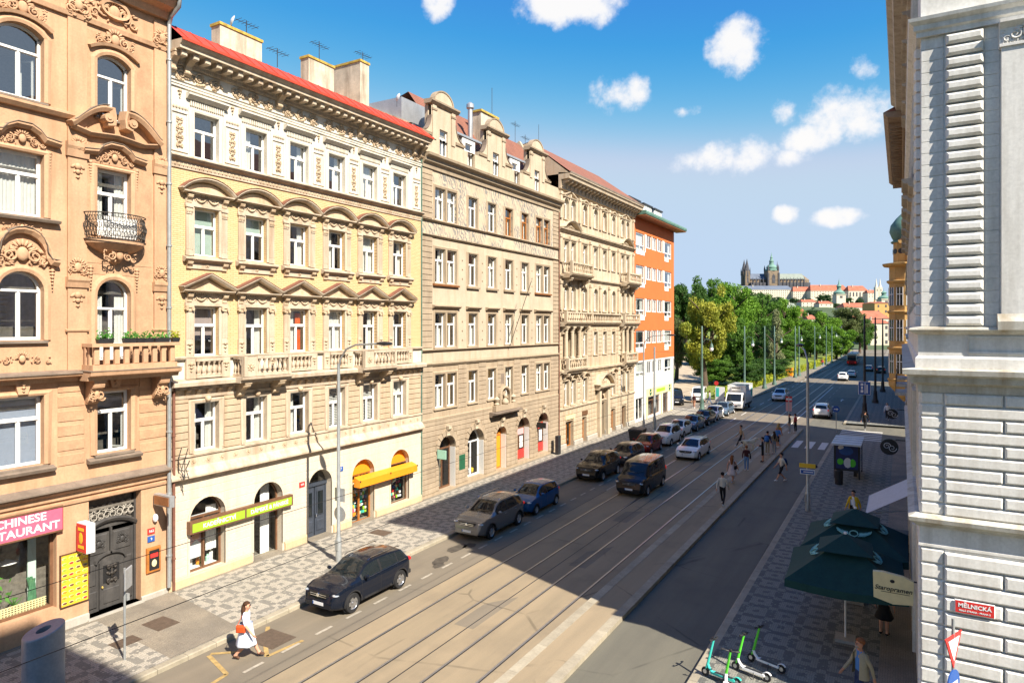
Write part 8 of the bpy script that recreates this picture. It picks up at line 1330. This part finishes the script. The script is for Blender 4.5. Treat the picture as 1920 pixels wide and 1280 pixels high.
    g = thing('info_panel', 'white and green standing panel left of the box truck', 'panel', (-20.9, 90.8, .15)); MB().box(-.6, .6, -.06, .06, .3, 2.3).build('board', 'p_white', g); MB().box(-.5, -.1, -.07, -.06, 1.0, 2.2).build('print', 'p_teal', g); [MB().box(x-.04, x+.04, -.04, .04, 0, .3).build('leg', 'galv', g) for x in (-.5, .5)]
    g = thing('no_entry_sign', 'small red round sign on a post at the park path', 'sign', (-22.6, 96, .1)); MB().cyl((0, 0, 0), (0, 0, 2.6), .03, n=6).build('post', 'galv', g); MB().cyl((0, -.05, 2.4), (0, 0, 2.4), .3, n=16).build('sign_plate', 'p_red', g)
    # overhead wires of the tramway
    for x, l in ((-14.62, 'left'), (-11.53, 'right')): tag(MB().cyl((x, -30, 5.38), (x, 330, 5.38), .008, n=5).build('contact_wire', 'black'), 'thin black contact wire above the %s tram track' % l, 'wire')
    for i, (a, c) in enumerate((((-20.8, 81.1, 9.0), (-3.6, 85.8, 9.2)), ((-20.05, 102.6, 9.0), (-3.1, 103, 9.2)), ((-18.6, 145.8, 8.8), (-2.6, 121, 9.0)), ((-21.4, 65, 8.0), (.5, 62, 8.4)))): m_ = [(u+(v-u)*.5) for u, v in zip(a, c)]; m_[2] -= .5; tag(MB().tube([a, m_, c], .012, 4).build('span_wire', 'black'), 'span wire across the road at the '+('first', 'second', 'third', 'nearest')[i]+' pair of tram poles', 'wire')
signs()
def flower_boxes():
    rng = random.Random(17)
    for i, (y, w, l) in enumerate(((12.9, .55, 'left end'), (13.75, .45, 'second'), (14.3, .65, 'third'), (14.95, .6, 'fourth'), (15.5, .3, 'right end'))):
        b = thing('flower_box', 'grey flower box with green plants on the stone balcony rail, %s of five' % l, 'flower box', (XL+.75, y, 9.91), R(90), 'flower boxes on the peach house balcony'); MB().add([(-w/2+.03, -.08, 0), (w/2-.03, -.08, 0), (w/2-.03, .08, 0), (-w/2+.03, .08, 0), (-w/2, -.1, .17), (w/2, -.1, .17), (w/2, .1, .17), (-w/2, .1, .17)], [(0, 1, 5, 4), (1, 2, 6, 5), (2, 3, 7, 6), (3, 0, 4, 7), (4, 5, 6, 7)]).build('trough', 'dark_metal', b); mb = MB()
        for k in range(90): c = Vector((rng.uniform(-w/2, w/2), rng.uniform(-.1, .1), .15+abs(rng.gauss(0, .13)))); d1 = Vector((rng.uniform(-1, 1), rng.uniform(-1, 1), rng.uniform(-.3, 1))).normalized()*.06; d2 = d1.cross(Vector((rng.uniform(-1, 1), 1, .2))).normalized()*.025; mb.add([c-d1, c+d2, c+d1, c-d2], [(0, 1, 2, 3)])
        mb.build('foliage', 'leaf_pot' if i != 4 else 'leaf_hedge', b)
flower_boxes()
# ---------------------------------------------------------------- park, trees, castle
import numpy as np
PS = R(30.285); cS, sS = math.cos(PS), math.sin(PS)
def at(px, t, py=None):                    # a bearing and a distance turned into a place on the map
    u = (px-960)/1250; return (t*(-sS+u*cS), t*(cS+u*sS), 10.5+(612-py)/1250*t if py is not None else 0)
def parkz(x, y):
    e = kerbL(y)-3.3; d = max(0, e-x); k = max(0, min(1, (y-150)/25))*max(0, min(1, (235-y)/30)); return .12+min(d, 8)*.05+max(0, d-8)*.085+k*min(d, 14)*.16
def park():
    ys = list(range(97, 150, 6))+list(range(150, 330, 8))+[360, 420, 520]; ds = [0, 2, 4, 6, 9, 13, 18, 26, 40, 60, 90, 140, 220]; mb = MB(); vs = []
    for y in ys:
        for d in ds: x = kerbL(y)-3.3-d; vs.append((x, y, parkz(x, y)))
    n = len(ds); mb.add(vs, [(i*n+j, i*n+j+1, (i+1)*n+j+1, (i+1)*n+j) for i in range(len(ys)-1) for j in range(n-1)]); st(mb.build('park_lawn', 'grass', smooth='all'))
    path = [(-27, 90), (-28.5, 103), (-32, 118), (-36, 132), (-42, 148), (-50, 166), (-60, 185)]; mb = MB(); vs = []
    for i, (x, y) in enumerate(path):
        a = path[max(0, i-1)]; b_ = path[min(len(path)-1, i+1)]; d = Vector((b_[0]-a[0], b_[1]-a[1])).normalized()
        for k in range(5): q = (k-2)*1.3; xx, yy = x+d.y*q, y-d.x*q; vs.append((xx, yy, parkz(xx, yy)+.10))
    mb.add(vs, [(i*5+j, i*5+j+1, i*5+j+6, i*5+j+5) for i in range(len(path)-1) for j in range(4)]); st(mb.build('park_path', 'park_path'))
park()
def leaves(name, mat, centres, spread, n, size, seed, flat=1.):
    """n small leaf blades gathered round the given clump centres"""
    rg = np.random.default_rng(seed); c = np.asarray(centres)[rg.integers(0, len(centres), n)]; d = rg.normal(size=(n, 3)); d /= np.linalg.norm(d, axis=1)[:, None]; p = c+d*(spread*rg.random((n, 1))**.45)*np.array([1, 1, flat])
    a = rg.normal(size=(n, 3))+d*.2; a /= np.linalg.norm(a, axis=1)[:, None]; b_ = np.cross(a, rg.normal(size=(n, 3))); b_ /= np.linalg.norm(b_, axis=1)[:, None]; s = size*(.6+.8*rg.random((n, 1)))
    v = np.stack([p-a*s, p+b_*s*.55, p+a*s, p-b_*s*.55], 1).reshape(-1, 3); me = bpy.data.meshes.new(name); me.vertices.add(4*n); me.vertices.foreach_set('co', v.ravel()); me.loops.add(4*n); me.loops.foreach_set('vertex_index', np.arange(4*n)); me.polygons.add(n); me.polygons.foreach_set('loop_start', np.arange(n)*4); me.polygons.foreach_set('loop_total', np.full(n, 4)); me.materials.append(MAT(mat)); me.update(); me.validate(); return me
def crown_mesh(kind, mat, seed):
    def mk():
        rng = random.Random(seed); C = []
        if kind == 'cone':
            for k in range(60): z = rng.random(); r = (1-z)*.8*math.sqrt(rng.random()); a = rng.uniform(0, 6.28); C.append((r*math.cos(a), r*math.sin(a), -1+2*z))
        else:                                  # a dozen uneven boughs, each a knot of clumps
            for q in range(13):
                a = q*2.4+rng.uniform(-.4, .4); z = -.72+1.45*q/12; r = math.sqrt(max(.05, 1-z*z))*rng.uniform(.35, .62); c = (r*math.cos(a), r*math.sin(a), z*.8); rr = rng.uniform(.2, .42)
                for k in range(7): d = Vector((rng.gauss(0, 1), rng.gauss(0, 1), rng.gauss(0, .8))).normalized()*rr; C.append((c[0]+d.x, c[1]+d.y, c[2]+d.z))
        return leaves('crown', mat, C, .2, 17000, .036, seed, .8)
    return cached(('crown', kind, mat, seed), mk)
def trunk_mesh(seed):
    def mk():
        rng = random.Random(seed); mb = MB(); mb.tube([(0, 0, 0), (.02, .01, .25), (-.01, .02, .5), (.02, 0, .85)], [.035, .026, .02, .006], 8)
        for k in range(7): a = k*2.4; z = .3+.07*k; mb.tube([(0, 0, z), (.12*math.cos(a), .12*math.sin(a), z+.1), (.27*math.cos(a), .27*math.sin(a), z+.2)], [.014, .009, .003], 5)
        return mb.mesh('trunk', 'trunk_bark', 60)
    return cached(('trunk', seed), mk)
def tree(label, px, t, top, w, mat, seed, kind='round', low=.22, ground=None):
    x, y, zt = at(px, t, top); z0 = parkz(x, y) if ground is None else ground; H = zt-z0; r = w/1250*t
    o = thing('park_tree' if t < 400 else 'hill_tree', label, 'tree', (x, y, z0), random.Random(px).uniform(0, 6), 'park trees' if t < 400 else 'trees on the castle hill'); obj('trunk', trunk_mesh(seed%3), o, scale=(H, H, H)); ch = H*(1-low)/2; obj('crown', crown_mesh(kind, mat, seed), o, (0, 0, H-ch*.93), 0, (r, r*.95, ch)); return o
T = [('golden yellow tree', 1322, 112, 545, 52, 'leaf_yellow', 1, 'round', .12, 'beside the first green tram pole'), ('dark leafy tree', 1383, 118, 596, 40, 'leaf_mid', 2, 'round', .08, 'just right of the golden tree, behind the truck'), ('broad bright green tree', 1378, 160, 529, 50, 'leaf_bright', 3, 'round', .1, 'towering behind the golden tree'), ('dark green tree', 1285, 175, 522, 48, 'leaf_dark', 4, 'round', .1, 'against the orange block'), ('mid green tree', 1335, 195, 524, 44, 'leaf_mid', 2, 'round', .1, 'on the skyline behind the golden tree'), ('mid green tree', 1428, 178, 554, 42, 'leaf_mid', 5, 'round', .1, 'below the palace slate roof'), ('bright green tree', 1472, 205, 556, 32, 'leaf_bright', 6, 'round', .1, 'below the cathedral tower'), ('pale blossoming cone shaped tree', 1455, 136, 590, 30, 'leaf_pale', 7, 'cone', .06, 'behind the fourth tram pole'),
     ('dark tree', 1425, 142, 606, 27, 'leaf_dark', 8, 'round', .06, 'left of the pale cone shaped tree'), ('bright green tree', 1503, 215, 598, 30, 'leaf_bright', 3, 'round', .08, 'in the middle of the lawn edge'), ('bright green tree', 1545, 232, 582, 34, 'leaf_bright', 6, 'round', .06, 'left of the olive pine'), ('olive spreading pine', 1590, 246, 573, 36, 'leaf_olive', 9, 'round', .3, 'standing highest at the street bend'), ('low bright green tree', 1568, 212, 606, 38, 'leaf_bright', 3, 'round', .05, 'in front of the olive pine'), ('dark tree', 1612, 262, 590, 24, 'leaf_dark', 4, 'round', .1, 'at the right end of the park'), ('mid green tree', 1530, 198, 612, 30, 'leaf_mid', 5, 'round', .05, 'above the sunny lawn'), ('olive tree', 1268, 118, 592, 22, 'leaf_olive', 9, 'round', .15, 'hugging the corner of the orange block'), ('mid green tree', 1300, 225, 536, 42, 'leaf_mid', 5, 'round', .1, 'deep in the park behind the dark tree'), ('mid green tree', 1400, 238, 545, 40, 'leaf_dark', 8, 'round', .1, 'deep in the park below the west spires'), ('mid green tree', 1487, 262, 582, 30, 'leaf_mid', 2, 'round', .1, 'near the red roofs'), ('shadowy shrub', 1350, 128, 668, 30, 'leaf_dark', 4, 'round', .02, 'under the golden tree'), ('shadowy shrub', 1408, 126, 672, 28, 'leaf_dark', 8, 'round', .02, 'beneath the pale cone shaped tree'), ('shadowy shrub', 1300, 150, 650, 26, 'leaf_dark', 4, 'round', .02, 'beside the park path'), ('shadowy shrub', 1475, 165, 655, 24, 'leaf_mid', 5, 'round', .02, 'at the upper edge of the lawn'), ('low thick bush', 1335, 116, 672, 46, 'leaf_mid', 2, 'round', 0, 'below the golden tree'), ('low dark bush', 1395, 114, 676, 44, 'leaf_dark', 4, 'round', 0, 'behind the box truck'), ('low dark bush', 1448, 130, 672, 38, 'leaf_dark', 8, 'round', 0, 'under the pale cone shaped tree'), ('spreading bush', 1365, 140, 640, 40, 'leaf_dark', 8, 'round', 0, 'filling the gap behind the golden tree'), ('spreading bush', 1425, 158, 640, 36, 'leaf_mid', 5, 'round', 0, 'filling the gap behind the pale tree'), ('spreading bush', 1520, 212, 634, 30, 'leaf_dark', 4, 'round', 0, 'at the far end of the lawn'), ('spreading bush', 1285, 165, 640, 30, 'leaf_dark', 4, 'round', 0, 'up the park path'), ('spreading bush', 1480, 195, 628, 30, 'leaf_mid', 2, 'round', 0, 'above the middle of the lawn'), ('bright green tree', 1625, 300, 600, 22, 'leaf_mid', 2, 'round', .1, 'by the far pale house')]
for a, px, t, top, w, mat, seed, kind, low, b_ in T: tree(a+' '+b_, px, t, top, w, mat, seed, kind, low)
def hedge(label, pts, h, w, seed):
    o = thing('hedge', label, 'hedge', (0, 0, 0)); C = []
    for (xa, ya), (xb, yb) in zip(pts, pts[1:]):
        n = int(math.hypot(xb-xa, yb-ya)/.7)
        for i in range(n): t = i/n; x, y = xa+(xb-xa)*t, ya+(yb-ya)*t; C += [(x+q*w, y, parkz(x, y)+z*h) for q in (-.4, .4) for z in (.25, .75)]
    obj('foliage', leaves('foliage', 'leaf_hedge', C, .5, 9000, .16, seed), o); mb = MB(); [mb.tube([(x, y, parkz(x, y)), (x+.1, y, parkz(x, y)+h*.8)], .03, 4) for x, y, z in C[::12]]; mb.build('stems', 'trunk_bark', o)
hedge('clipped yellow green hedge along the park pavement beside the truck', [(-23.0, 99), (-22.4, 112), (-22.0, 124), (-21.4, 138)], 1.1, .8, 5); hedge('second stretch of yellow hedge below the sunny lawn', [(-21.4, 142), (-20.6, 160), (-19.6, 182), (-19.2, 205), (-19.2, 240)], 1.0, .8, 6)
# ---- the castle and the town below it
def hill():
    mb = MB(); vs = []; ts = [300, 420, 520, 640, 780, 900, 1000, 1060, 1130, 1220, 1400]; hs = [2, 6, 12, 20, 30, 38, 46, 52, 58, 60, 40]; px = [1150, 1250, 1350, 1450, 1550, 1650, 1750, 1900]
    for t, h in zip(ts, hs):
        for p in px: x, y, _ = at(p, t); vs.append((x, y, h*(1 if p < 1600 else .86) if t > 300 else 0))
    n = len(px); mb.add(vs, [(i*n+j, i*n+j+1, (i+1)*n+j+1, (i+1)*n+j) for i in range(len(ts)-1) for j in range(n-1)]); st(mb.build('castle_hill', 'far_ground', smooth='all'))
hill()
def far_house(label, p0, p1, ridge, eave, base, t, roof, wallm, depth=16, rows=3, cols=None, name='town_house', tall=False):
    k = t/1250; c = at((p0+p1)/2, t); w = (p1-p0)*k; z = lambda py: 10.5+(612-py)*k; o = thing(name, label, 'house', (c[0], c[1], 0), PS); e, r, b_ = z(eave), z(ridge), z(base)-12
    MB().box(-w/2, w/2, 0, depth, b_, e).build('wall', wallm, o); q = min(depth*.5, w*.3); MB().add([(-w/2-.3, -.4, e), (w/2+.3, -.4, e), (w/2+.3, depth, e), (-w/2-.3, depth, e), (-w/2+q*.4, depth/2, r), (w/2-q*.4, depth/2, r)], [(0, 1, 5, 4), (1, 2, 5), (2, 3, 4, 5), (3, 0, 4)]).build('roof', roof, o)
    n = cols or max(2, int(w/4.5)); zt = e-1.2
    if tall: [MB().prism([(x-1.1, e-9), (x+1.1, e-9), (x+1.1, e-3), (x, e-1.6), (x-1.1, e-3)], -.15, .1).build('window', 'far_dark', o) for x in [-w/2+w*(i+.5)/n for i in range(n)]]
    else:
        mb = MB(); [mb.box(x-.55, x+.55, -.12, .05, zt-1.6-j*3.6, zt-j*3.6) for x in [-w/2+w*(i+.5)/n for i in range(n)] for j in range(rows) if zt-1.6-j*3.6 > b_+1]; mb.build('windows', 'far_dark', o)['kind'] = 'stuff'
    ch = MB().box(-w*.2, -w*.2+1.2*k, depth*.35, depth*.35+1.2, r-2, r+1.2).build('chimney', wallm, o); return o
far_house('long pale palace with slate blue roof below the cathedral', 1383, 1487, 535, 543, 592, 1100, 'far_slate', 'far_cream', 22, 7, 26, 'palace'); far_house('red roofed palace wing adjoining the slate roofed palace', 1487, 1524, 537, 546, 590, 1090, 'far_red', 'far_cream', 20, 4, 9, 'palace'); far_house('long bright red roof of the right palace wing', 1520, 1592, 533.5, 545, 582, 1075, 'far_red', 'far_cream', 22, 3, 14, 'palace'); far_house('white church with tall dark windows under a red roof', 1591, 1628, 535, 545, 572, 1060, 'far_red', 'far_cream', 20, 3, 6, 'church', True); far_house('small red roofed lodge right of the white church', 1627, 1650, 543, 549, 572, 1040, 'far_red', 'far_cream', 16, 2)
for l, *a in (('red roofed town house left of the church tower, lowest', 1478, 1503, 590, 600, 625, 470, 'far_red', 'far_cream'), ('steep red roof above the lowest town house', 1493, 1515, 578, 592, 620, 540, 'far_red', 'far_cream'), ('grey white roofed house beside the steep red roof', 1478, 1497, 568, 582, 612, 640, 'far_nave', 'far_cream'), ('wide orange roof behind the church tower', 1583, 1634, 567, 576, 600, 560, 'far_red', 'far_cream'), ('ochre house with flat top at the right of the town', 1640, 1668, 565, 568, 600, 450, 'far_red', 'gold_plaster'), ('sloping tiled roof above the end of the street', 1600, 1668, 582, 597, 640, 400, 'far_red', 'far_cream'), ('cream house front closing the street below the tiled roof', 1632, 1672, 598, 606, 665, 330, 'far_red', 'pale_house'), ('cream terrace house below the long red palace roof', 1503, 1532, 561, 566, 580, 880, 'far_red', 'far_cream'), ('second cream terrace house nearer the onion tower', 1536, 1562, 564, 569, 582, 860, 'far_red', 'far_cream'), ('red roofed cottage between the park trees', 1515, 1535, 590, 598, 620, 500, 'far_red', 'far_cream')): far_house(l, *a)
def cathedral():
    t = 1150; k = t/1250; c = at(1447, t); o = thing('cathedral', 'dark gothic cathedral with twin west spires and a green topped tower on the skyline', 'cathedral', (c[0], c[1], 0), PS); X = lambda p: (p-1447)*k; Z = lambda p: 10.5+(612-p)*k
    for y in (4, 18):
        x = X(1402); tw = MB().box(x-4.2, x+4.2, y-4.2, y+4.2, 50, Z(508)).build('west_tower', 'far_stone', o); MB().lathe([(4.6, Z(508)), (3.4, Z(500)), (1.6, Z(492)), (.4, Z(486)), (0, Z(484))], 8, (x, y, 0)).build('spire', 'far_dark', tw); [MB().lathe([(.8, Z(515)), (.8, Z(507)), (0, Z(500))], 5, (x+s*4, y+q*4, 0)).build('pinnacle', 'far_dark', tw) for s in (-1, 1) for q in (-1, 1)]; [MB().box(x-1.2, x+1.2, y-4.4, y-4.15, zz, zz+9).build('belfry_window', 'far_dark', tw) for zz in (Z(530), Z(519))]
    for a, e, nm in ((1406, 1441, 'nave'), (1456, 1510, 'choir')):
        MB().box(X(a), X(e), 2, 26, 50, Z(523)).build(nm, 'far_stone', o); MB().add([(X(a), 1, Z(523)), (X(e), 1, Z(523)), (X(e), 27, Z(523)), (X(a), 27, Z(523)), (X(a), 14, Z(512)), (X(e), 14, Z(512))], [(0, 1, 5, 4), (2, 3, 4, 5), (1, 2, 5), (0, 4, 3)]).build(nm+'_roof', 'far_nave' if nm == 'choir' else 'far_slate', o); MB().box(X(a), X(e)+(6 if nm == 'choir' else 0), -6, 2, 50, Z(530)).build('aisle', 'far_dark', o)
        n = int((X(e)-X(a))/6)
        for i in range(n): x = X(a)+3+i*6; b_ = MB().box(x-.6, x+.6, -7, -5.4, 50, Z(525)).build('buttress', 'far_dark', o); MB().lathe([(.8, Z(525)), (0, Z(519))], 5, (x, -6.2, 0)).build('pinnacle', 'far_dark', b_); MB().add([(x-.3, -5.5, Z(526)), (x-.3, 2, Z(522)), (x-.3, 2, Z(524)), (x+.3, -5.5, Z(526)), (x+.3, 2, Z(522)), (x+.3, 2, Z(524))], [(0, 1, 2), (3, 5, 4), (0, 3, 4, 1), (0, 2, 5, 3), (1, 4, 5, 2)]).build('flying_buttress', 'far_dark', b_); MB().box(x+1.8, x+4.2, 1.7, 2.05, Z(533), Z(524.5)).build('window', 'far_dark', o)
    MB().lathe([(12, 50), (12, Z(524)), (0, Z(513))], 10, (X(1510), 14, 0)).build('apse', 'far_stone', o); tw = MB().box(-9.5, 9.5, -8, 11, 50, Z(508)).build('great_tower', 'far_stone', o); [MB().box(s*9-1.3, s*9+1.3, -9, -6.5, 50, Z(512)).build('tower_buttress', 'far_dark', tw) for s in (-1, 1)]; MB().prism([(-2.6, Z(531)), (2.6, Z(531)), (2.6, Z(518)), (0, Z(514)), (-2.6, Z(518))], -8.3, -7.9).build('tower_window', 'far_dark', tw)
    MB().lathe([(10.5, Z(508)), (10.5, Z(505)), (8, Z(504)), (8.8, Z(501)), (7, Z(498)), (4, Z(496)), (3.4, Z(491)), (4.2, Z(490)), (2.6, Z(487)), (1.8, Z(484)), (2.3, Z(483)), (1.0, Z(480)), (.4, Z(476)), (0, Z(472))], 12, (0, 1.5, 0)).build('helmet', 'far_verdigris', tw, smooth=30); [MB().lathe([(1.4, Z(508)), (1.4, Z(503)), (0, Z(496))], 6, (s*8.6, q, 0)).build('turret', 'far_dark', tw) for s in (-1, 1) for q in (-7, 10)]; MB().lathe([(2.2, 60), (2.2, Z(508)), (.5, Z(494)), (0, Z(488))], 7, (X(1459), 4, 0)).build('stair_turret', 'far_dark', o)
cathedral()
def spire_tower(label, px, t, w, base, top, helm, tip, roof, wallm, onion=True):
    k = t/1250; c = at(px, t); o = thing('church_tower', label, 'tower', (c[0], c[1], 0), PS); Z = lambda p: 10.5+(612-p)*k; r = w*k/2; MB().box(-r, r, -r, r, Z(base)-8, Z(top)).build('tower', wallm, o); MB().box(-r*1.1, r*1.1, -r*1.1, r*1.1, Z(top), Z(top)+.8).build('cornice', wallm, o); h = Z(helm)-Z(top); z = Z(top)+.8
    MB().lathe([(r*1.15, z), (r*1.2, z+h*.25), (r*.8, z+h*.5), (r*.45, z+h*.7), (r*.42, z+h), (r*.6, z+h*1.15), (r*.2, z+h*1.5), (.25, Z(tip)-3), (0, Z(tip))] if onion else [(r*1.1, z), (r*.5, z+h*.5), (0, Z(tip))], 10).build('helmet', roof, o, smooth=40); MB().box(-r*.3, r*.3, -r*1.02, -r*.98, Z(top)-6*k, Z(top)-2*k).build('belfry_window', 'far_dark', o)
spire_tower('pale church tower with a green onion helmet in the town', 1573, 900, 17, 585, 553, 540, 521, 'far_verdigris', 'far_cream'); spire_tower('left of two small white spires beyond the golden house', 1643, 980, 6, 560, 540, 530, 521, 'far_cream', 'far_cream', False); spire_tower('right of two small white spires beyond the golden house', 1650, 980, 6, 560, 540, 530, 521, 'far_cream', 'far_cream', False); spire_tower('green domed church at the right edge of the town', 1657, 700, 18, 580, 562, 552, 540, 'far_verdigris', 'far_cream')
for i, (px, t, top, w, g) in enumerate(((1545, 980, 551, 17, 44), (1502, 960, 561, 14, 42), (1488, 940, 558, 10, 42), (1592, 900, 556, 8, 36), (1612, 900, 560, 10, 34), (1560, 520, 592, 26, 8), (1525, 620, 578, 22, 14), (1505, 640, 596, 24, 10), (1450, 700, 556, 22, 24), (1430, 760, 552, 20, 28), (1620, 640, 574, 16, 12), (1470, 560, 575, 22, 10), (1400, 800, 555, 26, 28), (1360, 780, 552, 30, 28), (1300, 800, 552, 34, 28), (1540, 460, 603, 24, 5), (1512, 1000, 560, 14, 44), (1530, 930, 566, 16, 38), (1565, 880, 568, 14, 34), (1580, 760, 572, 16, 24))): tree('distant green tree on the castle hill '+['in front of the long red palace roof', 'below the meeting of the slate and red roofs', 'left under the red palace wing', 'beside the white church, left', 'beneath the white church windows', 'just above the street-side poles', 'between the red cottage and the church tower', 'beside the steep red roof', 'below the great cathedral tower', 'below the slate palace roof', 'right of the wide orange roof', 'next to the grey white roof', 'below the west spires', 'behind the park, left of the palace', 'behind the park by the orange block', 'above the sunny lawn', 'under the left end of the long red roof', 'below the long red roof, lower on the slope', 'left of the onion church tower', 'at the foot of the onion church tower'][i], px, t, top, w, 'leaf_far', 11+i%3, 'round', .08, g)
